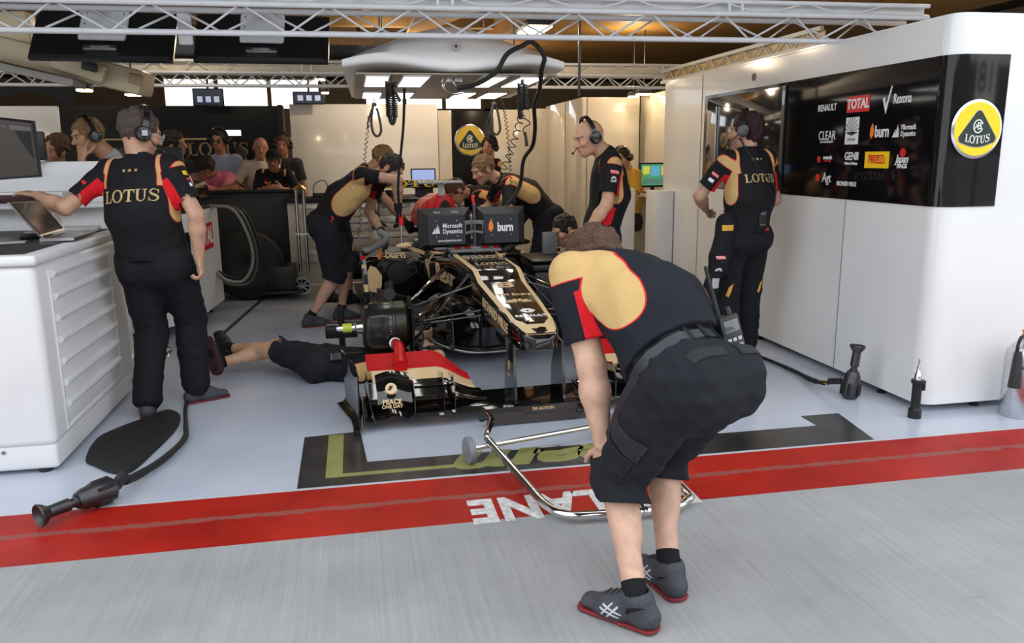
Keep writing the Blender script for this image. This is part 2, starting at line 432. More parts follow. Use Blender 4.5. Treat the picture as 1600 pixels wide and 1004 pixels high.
def person(name, label, s=1., pel=(0, 0, .95), head_h=0, neck=None, face=None, hup=None, hc=None, shl=None, shr=None, hands=(None, None), elb=(None, None), feet=(None, None), toes=(None, None),
           knee=(None, None), hdir=(None, None), palm=(None, None), curl=(.35, .35), shirt='team', sleeve=.74, bottoms='trousers', hair='brown', hairlen=0, headset=False, mic=True, glasses=None, gloves=False,
           shoes='grey', vox=.009, hvox=.005, skin=(.52, .30, .21), radio=None, bulk=1., bend=.05, group=None, cap=None, capcol=None, category='person', seated=False, armr=1., collar=None, hemf=0.0, socks=True, gw=.062, gc=.015, shortlen=.05, rin=(.55, .6, .8), rth=.68, legw=1.):
    """joints in metres, world space; every bone keeps its length"""
    pel = np.array(pel, float); hh = math.radians(head_h); F = np.array([-math.sin(hh), math.cos(hh), 0]); R = np.array([math.cos(hh), math.sin(hh), 0]); Z = np.array([0, 0, 1.])
    if neck is None: neck = pel + Z * .52 * s
    neck = pel + nrm(np.array(neck, float) - pel) * .52 * s
    u = nrm(neck - pel); lat = nrm(R - u * (R @ u)); fw = np.cross(u, lat)
    mid = pel + (neck - pel) * .45 - fw * bend
    uu = nrm(neck - mid); latu = nrm(lat - uu * (lat @ uu)); fu = np.cross(uu, latu)
    if hc is None:
        hc = neck + nrm(uu + Z * .8 + F * .35) * .175 * s
    hc = np.array(hc, float)
    nk = hc - neck; Ln = np.linalg.norm(nk); hc = neck + nk / Ln * min(max(Ln, .15 * s), .22 * s)
    face = F * .97 - Z * .2 if face is None else np.array(face, float); face = nrm(face)
    up = nrm(hc - neck) if hup is None else nrm(hup); up = nrm(up - face * (up @ face)) if abs(up @ face) < .95 else nrm(Z - face * face[2])
    side = np.cross(face, up)                       # person's right
    SL = neck - uu * .045 * s - latu * .175 * s if shl is None else neck + nrm(np.array(shl) - neck) * .18 * s
    SR = neck - uu * .045 * s + latu * .175 * s if shr is None else neck + nrm(np.array(shr) - neck) * .18 * s
    HL = pel - lat * .09 * s - u * .03; HR = pel + lat * .09 * s - u * .03
    armL = (.30 * s, .26 * s); legL = (.44 * s, .42 * s)
    J = {}
    for i, (sh, sg) in enumerate(((SL, -1), (SR, 1))):
        t = hands[i]
        if t is None: t = sh - Z * .545 * s + R * sg * .06 + F * .05
        pole = elb[i] if elb[i] is not None else (-F * .6 + R * sg * .5 - Z * .3)
        e, w = ik(sh, t, *armL, pole); J['e', i] = e; J['w', i] = w; J['s', i] = sh
        J['hd', i] = nrm(hdir[i]) if hdir[i] is not None else nrm(w - e); J['pm', i] = palm[i] if palm[i] is not None else -R * sg
    for i, (hp, sg) in enumerate(((HL, -1), (HR, 1))):
        t = feet[i] if feet[i] is not None else (hp[0] + R[0] * sg * .03, hp[1] + R[1] * sg * .03, .09)
        pole = knee[i] if knee[i] is not None else F
        k, a = ik(hp, t, *legL, pole); J['k', i] = k; J['a', i] = a; J['h', i] = hp
        td = toes[i]; td = F if td is None else (np.array([-math.sin(math.radians(td)), math.cos(math.radians(td)), 0]) if isinstance(td, (int, float)) else nrm(td)); J['t', i] = td
    root = thing(name, label, category, tuple(float(q) for q in (J['a', 0] + J['a', 1]) / 2 * [1, 1, 0] + [0, 0, max(0, min(J['a', 0][2], J['a', 1][2]) - .09)]), group)
    # ---- body
    b = bulk
    body = []
    q = .985 if shirt else 1
    body += [(ecap(pel, mid, lat, (.125 * s * b, .085 * s * b), (.12 * s * b, .085 * s * b)), .05), (ecap(mid, neck - uu * .12 * s, latu, (.12 * s * b, .085 * s * b), (.14 * s * b, .09 * s)), .05),
             (cone(SL, SR, .045 * s), .05), (cone(neck - uu * .04, hc - up * .03 * s - face * .01, .056 * s, .054 * s), .03)]
    ar = armr
    for i in (0, 1):
        sh, e, w = J['s', i], J['e', i], J['w', i]
        body += [(cone(sh, e, .050 * s * ar, .041 * s * ar), .02), (cone(e, e + (w - e) * .35, .041 * s * ar, .044 * s * ar), .02), (cone(e + (w - e) * .35, w, .044 * s * ar, .027 * s), .02)]
        body += [(p, .006) for p in hand_prims(w, J['hd', i], J['pm', i], 1 if i else -1, s, curl[i], max(.0085, vox * .95))]
        h, k, a, t = J['h', i], J['k', i], J['a', i], J['t', i]
        bk = nrm(a - k); cf = nrm(-(F - bk * (F @ bk)))
        if seated: cf = nrm(np.cross(bk, np.cross(h - k, bk)))
        body += [(cone(h, k, .085 * s * b, .056 * s), .03), (cone(k, a, .052 * s, .034 * s), .03), (cone(k + bk * .07 * s + cf * .018 * s, k + bk * .22 * s + cf * .014 * s, .048 * s * b, .036 * s), .04),
                 (cone(k - bk * .01 + nrm((k - h)) * .01, k + bk * .03, .052 * s), .02), (ecap(a - Z * .035, a - Z * .055 + t * .11 * s, np.cross(t, Z), (.030 * s, .024 * s), (.030 * s, .014 * s)), .02)]
    allp = [p for p, _ in body]
    lo = np.min([p[1] for p in allp], 0); hi = np.max([p[2] for p in allp], 0)
    g = SDF(lo, hi, vox)
    for p, k in body: g.add(p, k)
    # neck top removed above the head split, joined to the finely meshed head
    me1, p1 = g.mesh()
    del g
    s0 = s; s = s * 1.07
    r = .17 * s
    g = SDF(hc - r, hc + r, hvox)
    Rm = [side, face, up]
    hx = lambda a_, b_, c_: hc + side * a_ * s + face * b_ * s + up * c_ * s
    g.add(ell(hx(0, -.012, .022), (.077 * s, .096 * s, .092 * s), Rm), .01)
    g.add(ell(hx(0, .03, -.045), (.056 * s, .062 * s, .068 * s), Rm), .03)
    g.add(cone(hx(0, .062, -.092), hx(0, .066, -.088), .022 * s), .025)
    g.add(cone(neck, hx(0, -.02, -.04), .056 * s, .054 * s), .03)
    if hvox < .008:
        g.add(cone(hx(-.035, .078, .024), hx(.035, .078, .024), .013 * s), .015)
        for sg in (-1, 1):
            g.add(ell(hx(.034 * sg, .094, .004), (.018 * s, .014 * s, .013 * s), Rm), .012, 's')
            g.add(ell(hx(.033 * sg, .075, .004), (.012 * s, .012 * s, .0115 * s), Rm), .004)
            g.add(ell(hx(.043 * sg, .062, -.02), (.024 * s, .024 * s, .022 * s), Rm), .02)
        g.add(cone(hx(0, .086, .008), hx(0, .108, -.024), .009 * s, .013 * s), .012)
        for sg in (-1, 1): g.add(ell(hx(.012 * sg, .098, -.027), (.009 * s, .011 * s, .008 * s), Rm), .006)
        g.add(ell(hx(0, .082, -.056), (.025 * s, .016 * s, .008 * s), Rm), .01)
        g.add(ell(hx(0, .098, -.055), (.022 * s, .006 * s, .0025 * s), Rm), .003, 's')
    else: g.add(cone(hx(0, .086, .01), hx(0, .104, -.022), .011 * s, .014 * s), .012)
    for sg in (-1, 1):
        g.add(ell(hx(.079 * sg, -.008, -.008), (.011 * s, .020 * s, .033 * s), Rm), .006); g.add(ell(hx(.087 * sg, -.002, -.006), (.006 * s, .010 * s, .018 * s), Rm), .005, 's')
    me2, p2 = g.mesh(); del g
    me = meshjoin([me1, me2], 'body')
    P = np.concatenate([p1, p2]) if False else np.array([v.co for v in me.vertices])
    sk = np.array(skin) * [1, .94, .85]; tint = np.tile(sk, (len(P), 1))
    L = (P - hc) / s; lx = L @ side; ly = L @ face; lz = L @ up
    def blend(msk, col): nonlocal tint; m_ = np.clip(msk, 0, 1)[:, None]; tint = tint * (1 - m_) + np.array(col) * m_
    near = (np.linalg.norm(L, axis=1) < .17)
    blend(near * (ly > .03) * np.exp(-((np.abs(lx) - .045) / .02) ** 2 - ((lz + .03) / .025) ** 2) * .35, sk * [1.15, .75, .7])
    blend(near * (ly > .07) * (np.abs(lx) < .024) * (np.abs(lz + .056) < .010) * .7, sk * [.95, .5, .5])
    ee = ((np.abs(lx) - .033) / .014) ** 2 + ((lz - .004) / .006) ** 2
    blend(near * (ly > .05) * (ee < 1) * .8, (.24, .22, .2)); blend(near * (ly > .05) * (((np.abs(lx) - .033) / .0075) ** 2 + ((lz - .003) / .0075) ** 2 < 1), (.03, .02, .015))
    blend(near * (ly > .05) * (np.abs(np.abs(lx) - .034) < .02) * (np.abs(lz - .026 + np.abs(np.abs(lx) - .034) * .15) < .006) * .75, sk * .18)
    if hair in ('dark', 'stubble'): blend(near * (ly > .02) * (lz < -.035) * (np.abs(lz + .056) > .008) * .3, sk * .3)
    cattr(me, 'tint', tint)
    bo = link('body', me, SKIN, root, True, 180)
    # ---- hair
    HM = HAIR.get(hair)
    if HM and hair != 'bald':
        g = SDF(hc - .16 * s, hc + .16 * s, min(hvox, .006))
        g.add(ell(hx(0, -.016, .026), (.086 * s, .104 * s, .100 * s), Rm), .01)
        if hairlen: g.add(ell(hx(0, -.05, -.01 - hairlen * .3), (.082 * s, .062 * s, (.07 + hairlen * .4) * s), Rm), .03)
        # keep: above hairline and behind the ears
        n1 = nrm(face * .93 - up * .37)
        g.cutall(lambda x, y, z: ((x - hc[0]) * n1[0] + (y - hc[1]) * n1[1] + (z - hc[2]) * n1[2]) - (.045 if not hairlen else .05) * s)
        n2 = nrm(-up + face * .25)
        g.cutall(lambda x, y, z: ((x - hc[0]) * n2[0] + (y - hc[1]) * n2[1] + (z - hc[2]) * n2[2]) - (.062 + hairlen) * s)
        g.noise(.005, 120, 3)
        for sg in (-1, 1): g.add(ell(hx(.088 * sg, .0, -.012), (.02 * s, .026 * s, .036 * s), Rm), .006, 's')
        mh, _ = g.mesh(); link('hair', mh, HM, root, True, 180)
    if cap:
        g = SDF(hc - .2 * s, hc + .2 * s, .007)
        g.add(ell(hx(0, -.01, .035), (.09 * s, .108 * s, .098 * s), Rm), .01)
        g.cutall(lambda x, y, z: -((x - hc[0]) * up[0] + (y - hc[1]) * up[1] + (z - hc[2]) * up[2]) + .045 * s)
        g.add(ell(hx(0, .11, .045), (.07 * s, .075 * s, .009 * s), Rm), .01)
        mh, _ = g.mesh(); link('cap', mh, cloth('cap', capcol or (.012, .012, .012)), root, True, 180)
    s = s0
    # ---- shirt
    out = {'root': root, 'J': J, 'hc': hc, 'face': face, 'side': side, 'up': up, 'neck': neck, 'uu': uu, 'latu': latu, 'fu': fu, 'pel': pel, 'lat': lat, 'fw': fw, 'u': u, 'mid': mid}
    if shirt:
        prims = []
        hem = pel - u * (.02 + hemf) * s
        prims += [(ecap(hem, mid, lat, (.168 * s * b, .128 * s * b), (.158 * s * b, .122 * s * b)), .05), (ecap(mid, neck - uu * .15 * s, latu, (.158 * s * b, .122 * s * b), (.172 * s * b, .118 * s * b)), .06),
                  (cone(SL + latu * .03, SR - latu * .03, .072 * s), .06), (cone(neck - uu * .06, neck - uu * .005 + (hc - neck) * .10, .078 * s, .069 * s), .04)]
        ends = []
        for i in (0, 1):
            sh, e, w = J['s', i], J['e', i], J['w', i]
            if sleeve <= 1:
                t = sh + (e - sh) * sleeve; prims += [(cone(sh, t, .068 * s, .062 * s * (1 + .1 * (ar > 1))), .035)]; ends.append((t, nrm(e - sh)))
            else:
                t = e + (w - e) * (sleeve - 1); prims += [(cone(sh, e, .066 * s, .056 * s), .035), (cone(e, t, .056 * s, .042 * s), .02)]; ends.append((t, nrm(w - e)))
        lo = np.min([p[1] for p, _ in prims], 0); hi = np.max([p[2] for p, _ in prims], 0)
        g = SDF(lo, hi, vox)
        for p, k in prims: g.add(p, k)
        g.noise(.0035, 26, 5); g.noise(.0018, 60, 6)
        # sleeve ends and hem cut clean, openings hollowed
        for i, (t, d) in enumerate(ends):
            rr = .054 * s if sleeve <= 1 else .036 * s
            sl, Pn = g.sub(t - .1, t + .13)
            if sl is None: continue
            fo = (Pn[0] - t[0]) * d[0] + (Pn[1] - t[1]) * d[1] + (Pn[2] - t[2]) * d[2]
            rad = np.sqrt(np.maximum((Pn[0] - t[0]) ** 2 + (Pn[1] - t[1]) ** 2 + (Pn[2] - t[2]) ** 2 - fo ** 2, 0))
            g.d[sl] = np.where(rad < .10, np.maximum(g.d[sl], np.maximum(fo, -2)), g.d[sl])
            g.add(cone(t - d * .02, t + d * .05, rr), .003, 's')
        g.cutall(lambda x, y, z: -((x - hem[0]) * u[0] + (y - hem[1]) * u[1] + (z - hem[2]) * u[2]))
        g.add(cone(neck + (hc - neck) * .25, hc, .058 * s), .004, 's')
        ms, ps = g.mesh(); del g
        # trims
        q = (ps - mid); sv = q @ uu; lv = q @ latu; fv = q @ fu
        al = np.abs(lv)
        gold_ = np.full(len(ps), -1.); red_ = np.full(len(ps), -1.)
        if shirt in ('team', 'navy'):
            c1 = gw - np.sqrt(((fv + gc * s) ** 2) + np.maximum(0, np.abs(sv - .11 * s) - .10) ** 2 * .75)
            g1 = np.minimum(c1, al - .09 * s)
            # narrow band round the arm hole
            arm = np.abs(np.abs(lv) - .150 * s + np.clip(sv - .2 * s, 0, 1) * .15) ; g2 = .012 - arm; g2 = np.minimum(g2, sv - .14 * s)
            gold_ = np.maximum(g1, g2)
            for i in (0, 1):
                sh, e = J['s', i], J['e', i]; d = nrm(e - sh); rp = ps - sh; t = rp @ d; rad = rp - t[:, None] * d; rl = np.linalg.norm(rad, axis=1) + 1e-6
                inn = nrm(-fu * rin[0] - uu * rin[1] + latu * (rin[2] if i == 0 else -rin[2])); inn = nrm(inn - d * (inn @ d)); cs = (rad @ inn) / rl
                red_ = np.maximum(red_, np.minimum(np.minimum((cs - rth) * .06, t - .07), .098 - rl))
                gold_ = np.minimum(gold_, np.maximum(rl - .092, .03 - t))
        fattr(ms, 'gold', gold_); fattr(ms, 'red', red_)
        mm = {'team': TEAM, 'navy': TEAMN}.get(shirt) or shirt
        so = link('shirt', ms, mm, root, True, 180); out['shirt'] = so
    # ---- bottoms
    if bottoms:
        prims = [(ecap(pel - u * .06, pel + u * .07 * s, lat, (.150 * s * b, .115 * s * b), (.148 * s * b, .108 * s * b)), .05)]
        buttv = -fw; cf_ = [nrm(-(F - nrm(J['a', i] - J['k', i]) * (F @ nrm(J['a', i] - J['k', i])))) for i in (0, 1)]
        for i in (0, 1):
            h, k, a = J['h', i], J['k', i], J['a', i]; sg = -1 if i == 0 else 1
            prims += [(ell(h + buttv * .045 * s - u * .04, (.092 * s * b,) * 3), .05)]
            if bottoms == 'shorts':
                e = k + nrm(k - h) * .0
                prims += [(cone(h, k + nrm(a - k) * .045, .104 * s * b, .078 * s * b), .04), (cone(k - nrm(a - k) * .02, k + nrm(a - k) * (shortlen + .02) * s + cf_[i] * .012, .082 * s, .088 * s), .03)]
            else:
                prims += [(cone(h, k, .100 * s * b, .082 * s * legw), .04), (cone(k, a + (k - a) * .05, .082 * s * legw, .074 * s * legw), .03), (cone(k + nrm(a - k) * .08 + cf_[i] * .012, k + nrm(a - k) * .2 + cf_[i] * .01, .072 * s), .03)]
        lo = np.min([p[1] for p, _ in prims], 0); hi = np.max([p[2] for p, _ in prims], 0)
        g = SDF(lo, hi, vox)
        for p, k in prims: g.add(p, k)
        g.noise(.004 + .003 * (vox < .0065), 30, 11); g.noise(.0025 + .001 * (vox < .0065), 70, 12)
        for i in (0, 1):
            h, k, a = J['h', i], J['k', i], J['a', i]
            if bottoms == 'shorts': c = k + nrm(a - k) * shortlen * s; d = nrm(nrm(a - k) + nrm(k - h) * .4); rr = .074 * s
            else: c = a - np.array([0, 0, .055]); d = np.array([0, 0, -1.]) if not seated else nrm(a - k); c = c if not seated else a; rr = .05 * s
            sl, Pn = g.sub(c - .16, c + .16)
            if sl is None: continue
            fo = (Pn[0] - c[0]) * d[0] + (Pn[1] - c[1]) * d[1] + (Pn[2] - c[2]) * d[2]
            rad2 = (Pn[0] - c[0]) ** 2 + (Pn[1] - c[1]) ** 2 + (Pn[2] - c[2]) ** 2 - fo ** 2
            g.d[sl] = np.where(rad2 < .0144, np.maximum(g.d[sl], fo), g.d[sl])
            g.add(cone(c - d * .03, c + d * .1, rr), .003, 's')
        mt, _ = g.mesh(); del g
        fattr(mt, 'gold', np.full(len(mt.vertices), -1.)); fattr(mt, 'red', np.full(len(mt.vertices), -1.))
        out['bottoms'] = link(bottoms, mt, SHORTS if bottoms == 'shorts' else (TROUS if shirt in ('team', 'navy') else cloth('civil', (.03, .03, .04))), root, True, 180)
    # ---- shoes, socks
    if shoes:
        for i in (0, 1):
            a, t, k = J['a', i], J['t', i], J['k', i]
            x = np.cross(t, Z) if abs(t @ Z) < .9 else np.cross(t, F); x = nrm(x); dn = nrm(np.cross(t, x)); dn = dn if dn @ (a - k) > 0 else -dn
            f0 = a + dn * .05
            g = SDF(a - .26, a + .26, max(.005, vox * .7))
            g.add(ecap(f0 - t * .045 * s, f0 + t * .09 * s, x, (.036 * s, .036 * s), (.045 * s, .034 * s)), .02)
            g.add(ecap(f0 + t * .06 * s + dn * .005, f0 + t * .165 * s + dn * .012, x, (.045 * s, .034 * s), (.038 * s, .022 * s)), .03)
            g.add(cone(f0 - t * .03 * s, a + dn * .008 - t * .012, .040 * s, .044 * s), .02)
            g.add(cone(a - t * .005, f0 + t * .07 * s - dn * .01, .042 * s, .032 * s), .03)
            cc = f0 + dn * .040
            g.cutall(lambda X, Y, Z_: (X - cc[0]) * dn[0] + (Y - cc[1]) * dn[1] + (Z_ - cc[2]) * dn[2])
            g.add(cone(a - dn * .1, a - dn * .01, .037 * s), .004, 's')
            ms, _ = g.mesh(); so = link('shoe', ms, SHOE if shoes == 'grey' else SHOEB, root, True, 180)
            g = SDF(a - .26, a + .26, max(.005, vox * .7))
            g.add(ecap(cc - t * .05 * s, cc + t * .17 * s, x, (.041 * s, .03 * s), (.045 * s, .03 * s)), .01)
            g.cutall(lambda X, Y, Z_: np.maximum((X - cc[0]) * dn[0] + (Y - cc[1]) * dn[1] + (Z_ - cc[2]) * dn[2], -((X - cc[0]) * dn[0] + (Y - cc[1]) * dn[1] + (Z_ - cc[2]) * dn[2]) - .012))
            ms, _ = g.mesh(); link('sole', ms, SOLE if shoes == 'grey' else SOLEB, so, True, 60)
            out['shoe', i] = (so, a, t, x, dn)
            if socks and bottoms == 'shorts':
                m = MB(); m.lathe([(.034 * s, 0), (.0385 * s, .0), (.0385 * s, .05), (.040 * s, .10), (.030 * s, .10)], a + nrm(k - a) * .055, a - k); m.build('sock', cloth('sock', (.01, .01, .012)), root)
    # ---- gloves
    if gloves:
        for i in (0, 1):
            w = J['w', i]; pr_ = hand_prims(w, J['hd', i], J['pm', i], 1 if i else -1, s, curl[i], max(.0085, vox * .95), grow=.004)
            lo = np.min([p[1] for p in pr_], 0); hi = np.max([p[2] for p in pr_], 0); g = SDF(lo - .06, hi + .06, max(.005, vox * .75))
            for p in pr_: g.add(p, .006)
            d = nrm(w - J['e', i]); g.add(cone(w - d * .05, w, .037 * s, .034 * s), .01)
            mg, _ = g.mesh(); link('glove', mg, glove_m, root, True, 180)
    # ---- headset, glasses
    s = s0 * 1.07
    if headset:
        m = MB()
        hs = MB(); pts = [hx(.104 * math.cos(a_), -.008, .0 + .139 * math.sin(a_) * .98) for a_ in np.linspace(.12, math.pi - .12, 15)]
        secs = []
        for i_, p in enumerate(pts):
            p = np.array(p); o_ = nrm(p - hc - face * ((p - hc) @ face)); secs.append([p + face * .014 * s, p + face * .014 * s + o_ * .009, p - face * .014 * s + o_ * .009, p - face * .014 * s])
        hs.loft(secs); hs = hs.build('headset', HEADSET, root)
        for sg in (-1, 1):
            m = MB(); c = V(hx(.088 * sg, -.008, -.005)); ax = V(side * sg)
            m.lathe([(.0, -.01), (.036 * s, -.012), (.042 * s, 0), (.042 * s, .018), (.034 * s, .032), (.012, .036), (0, .036)], c, ax, 20); m.build('ear_cup', HEADSET, hs)
        if mic:
            m = MB(); sg = -1 if mic == 'L' else 1
            m.tube([hx(.10 * sg, .03, -.02), hx(.09 * sg, .07, -.05), hx(.055 * sg, .115, -.065)], .0035, 6, 4); m.ball(hx(.05 * sg, .118, -.066), .011, 8); m.build('microphone', HEADSET, hs)
    if glasses:
        m = MB()
        for sg in (-1, 1):
            c = V(hx(.034 * sg, .106, .004)); m.lathe([(.0, -.001), (.023 * s, -.001), (.023 * s, .001), (0, .001)], c, V(face), 14)
            m.tube([hx(.055 * sg, .103, .006), hx(.082 * sg, .04, .008), hx(.086 * sg, -.01, .0)], .0022, 6)
        m.tube([hx(-.014, .108, .006), hx(.014, .108, .006)], .0022, 6)
        m.build('glasses', black_gloss if glasses == 'dark' else mat('clear_lens', (.7, .75, .78), .05, alpha=.45), root)
    print('PERSON', name, label[:40], 'hands', [np.round(J['w', i], 2) for i in (0, 1)], flush=True)
    return out
def radio(p, up, out, label, s=1., keypad=False, group=None, tilt=None):
    """handheld two-way radio; p = base centre, up = long axis, out = direction it faces"""
    up = V(up).normalized(); out = V(out); out = (out - up * out.dot(up)).normalized(); x = up.cross(out).normalized(); p = V(p)
    r = thing('two_way_radio', label, 'radio', p, group)
    R = Matrix((x, out, up)).transposed()
    h = .125 * s; w = .06 * s; d = .035 * s
    m = MB(); m.box(p + up * h / 2, (w, d, h), R, .006 * s); m.build('body', black, r)
    m = MB(); a = p + up * h - x * w * .3; m.cyl(a, a + up * .13 * s, .007 * s, .0045 * s, 10); m.build('antenna', rubber, r)
    m = MB(); a = p + up * h + x * w * .22; m.cyl(a, a + up * .018 * s, .009 * s, .008 * s, 12); m.build('knob', black, r)
    m = MB(); m.box(p + up * h * .78 + out * d * .5, (w * .72, .003, h * .24), R, .001); m.build('display', mat('radio_lcd', S(70, 75, 78), .2, coat=1), r)
    m = MB()
    for i in range(4 if keypad else 1):
        for j in range(3):
            m.box(p + up * h * (.12 + .13 * i) + x * w * (.26 * (j - 1)) + out * d * .5, (w * .18, .005, h * .07), R, .001)
    m.build('keypad', lgray if keypad else gray, r)
    return r
# ---------------------------------------------------------------- the people
T = {}
T['front'] = person('person', 'person bending forward in the pit lane in black shorts, hand on left knee', s=1.06, pel=(1.04, 2.34, .80), head_h=34, neck=(.875, 2.74, 1.075), hc=(.885, 2.93, 1.10),
    face=(-.35, .8, -.35), hup=(-.2, .45, .8), hands=((.80, 2.50, .50), (.99, 2.72, .48)), elb=((.3, -.8, .1), (.8, -.2, .1)), feet=((.83, 2.23, .095), (1.01, 2.40, .095)), toes=(42, 12), knee=((-.15, 1, 0), (.0, 1, 0)), shortlen=.12, hemf=-.10, rin=(.75, .65, .2), rth=.6,
    hdir=((.15, .2, -1), (-.2, .3, -1)), palm=((.6, .6, -.1), (-.6, -.4, 0)), curl=(.22, .2), shirt='navy', bottoms='shorts', hair='brown', vox=.006, skin=(.60, .38, .30), bulk=1.16, bend=.05, armr=1.12, sleeve=.74, gw=.088, gc=.04)
T['left'] = person('person', 'person standing with back turned at the white drawer cabinet, arm on the bench', s=1.03, pel=(-1.17, 5.0, .95), head_h=-12, neck=(-1.20, 5.0, 1.47), hc=(-1.185, 5.03, 1.65), face=(.85, .45, -.3), hup=(.15, 0, 1),
    hands=((-1.79, 5.12, 1.30), (-.905, 4.92, .93)), elb=((-.3, -.5, -.6), (.6, -.6, -.3)), feet=((-1.27, 4.9, .09), (-1.03, 5.13, .09)), toes=(10, -62), knee=((.1, 1, 0), (.2, 1, 0)),
    hdir=((-.6, .3, .12), (.1, .1, -1)), palm=((0, .1, -1), (-1, .1, 0)), curl=(.15, .6), shirt='team', hair='grey', headset=True, glasses='clear', vox=.007, bulk=1.2, legw=1.08, skin=(.56, .33, .24))
T['woman'] = person('person', 'person with dark red hair and headset standing before the black wall panel', s=1.0, pel=(2.70, 5.25, .97), head_h=12, neck=(2.70, 5.27, 1.47), hc=(2.70, 5.30, 1.65), face=(-.75, .6, -.15), hup=(.05, .0, 1),
    hands=((2.52, 5.52, 1.10), (2.80, 5.50, 1.05)), elb=((-.9, -.5, -.2), (.9, -.4, -.3)), feet=((2.62, 5.27, .09), (2.84, 5.42, .09)), toes=(20, -10), shirt='team', hair='maroon', hairlen=.02, headset=True, mic='L', vox=.007, bulk=1.1, legw=1.2, skin=(.5, .3, .22))
T['bald'] = person('person', 'bald person with headset standing beside the car in black team polo shirt', s=1.05, pel=(1.84, 5.90, .95), head_h=80, neck=(1.885, 5.90, 1.46), hc=(1.735, 5.88, 1.62), face=(-.95, -.12, -.3), hup=(-.2, 0, 1),
    hands=((1.66, 5.70, .92), (1.78, 6.14, .93)), elb=((.5, -.3, 0), (.4, .4, 0)), hair='bald', headset=True, vox=.007, bulk=1.08, skin=(.58, .34, .24))
def P(*a, **k): return person('person', *a, **k)
T['mech'] = P('dark haired mechanic in shorts leaning over the left side of the car', s=1.03, pel=(-.24, 7.4, .93), head_h=-72, neck=(.17, 7.36, 1.34), hc=(.335, 7.30, 1.39), face=(.72, -.38, -.62), hup=(.5, -.1, .6),
    shr=(.08, 7.2, 1.34), shl=(.22, 7.52, 1.28), hands=((.25, 7.5, .80), (.38, 7.2, 1.04)), elb=((-.3, .3, .1), (.4, -.2, .6)), feet=((-.17, 7.56, .09), (-.44, 7.3, .09)), toes=(-80, -75), hdir=((.3, 0, -1), (.1, 0, -1)), palm=((-1, 0, 0), (-1, 0, -.2)),
    shirt='team', bottoms='shorts', hair='dark', gloves=True, sleeve=.5, vox=.008, bulk=1.12, gw=.11, gc=.0, skin=(.52, .31, .23))
T['mech2'] = P('blond mechanic bending behind the dark haired mechanic in shorts', pel=(-.15, 8.3, .95), head_h=-80, neck=(.17, 8.2, 1.38), hc=(.30, 8.15, 1.48), face=(.8, -.1, -.6), hup=(.4, 0, .7),
    hands=((.20, 8.05, .86), (.52, 8.05, .82)), elb=((0, -.5, -.3), (.3, -.2, -.3)), feet=((-.1, 8.4, .09), (-.3, 8.25, .14)), gloves=True, hair='blond', bottoms='shorts', vox=.011, hvox=.008, skin=(.5, .3, .2), shoes='black')
T['mid'] = P('short fair haired mechanic leaning over the cockpit from the right side', s=1.02, pel=(1.80, 7.65, .95), head_h=85, neck=(1.38, 7.6, 1.26), hc=(1.17, 7.52, 1.39), face=(-.82, -.32, -.45), hup=(-.15, -.1, 1),
    hands=((1.15, 7.35, .90), (1.1, 7.8, .9)), elb=((.2, -.4, -.4), (.2, .5, -.3)), feet=((1.85, 7.5, .09), (1.95, 7.9, .09)), hair='blond', vox=.008, bulk=1.08, gw=.08, skin=(.56, .34, .25))
T['mid2'] = P('mechanic bent low behind the red engine air intake', pel=(1.66, 8.45, .92), head_h=80, neck=(1.22, 8.35, 1.10), hc=(1.03, 8.25, 1.14), face=(-.7, -.3, -.7), hup=(-.6, 0, .7), hands=((1.0, 8.2, .8), (1.0, 8.5, .8)), hair='brown', vox=.011, hvox=.008)
T['back'] = P('person in black jacket with headset standing before the round logo banner', s=.97, pel=(1.76, 10.6, .93), head_h=120, hc=(1.76, 10.5, 1.62), face=(-.55, -.75, -.15), hands=((1.55, 10.4, .95), (1.95, 10.35, .95)), sleeve=1.9, hair='dark', headset=True, vox=.011, hvox=.008)
T['crouch'] = P('dark haired mechanic crouching low on the right of the car', pel=(2.06, 6.62, .34), head_h=75, neck=(1.84, 6.56, .72), hc=(1.73, 6.50, .86), face=(-.85, -.3, -.4), hup=(-.3, 0, 1), hands=((1.72, 6.28, .42), (1.72, 6.85, .4)), feet=((1.80, 6.5, .09), (2.2, 6.8, .09)), toes=(80, 80), knee=((-.5, -.2, 1), (-.7, .2, .6)),
    hair='dark', vox=.008)
T['screen'] = P('person in yellow top with headset sitting by the screen in the right recess', pel=(3.12, 8.95, .80), head_h=100, neck=(3.10, 8.92, 1.32), hc=(3.03, 8.9, 1.44), face=(-.7, -.6, -.1), hands=((2.85, 8.75, 1.0), (2.9, 9.1, .95)), feet=((2.7, 8.8, .12), (2.7, 9.05, .12)), knee=((-1, 0, .5), (-1, 0, .5)), seated=True,
    shirt=cloth('yellow', S(196, 150, 60)), hair='dark', headset=True, vox=.011, hvox=.008)
T['chin'] = P('seated person with headset resting chin in hand behind the white counter', s=1.0, pel=(-1.72, 6.55, .99), head_h=110, neck=(-1.74, 6.5, 1.50), hc=(-1.87, 6.42, 1.67), face=(-.75, -.6, -.25), hup=(0, 0, 1), hands=((-1.88, 6.26, 1.50), (-2.2, 6.6, 1.15)), hdir=((.1, .1, 1), (-1, 0, 0)), elb=((-.3, -.3, -1), (0, .4, -1)), palm=((.3, .9, 0), (0, 0, -1)),
    hair='blond', headset=True, vox=.009, hvox=.006, feet=((-1.9, 6.4, .3), (-1.9, 6.7, .3)), seated=True, shirt=cloth('pale', (.45, .45, .45)), skin=(.5, .28, .18))
T['w2'] = P('person with bowed head behind the dark monitor at far left', pel=(-2.52, 7.75, .93), head_h=150, hc=(-2.48, 7.6, 1.60), hair='brown', vox=.013, hvox=.009, shirt='team')
T['w3'] = P('person facing sideways just beyond the grey haired person with headset', pel=(-1.72, 8.85, .95), head_h=-100, hc=(-1.74, 8.75, 1.66), hair='dark', vox=.013, hvox=.009, shirt='team')
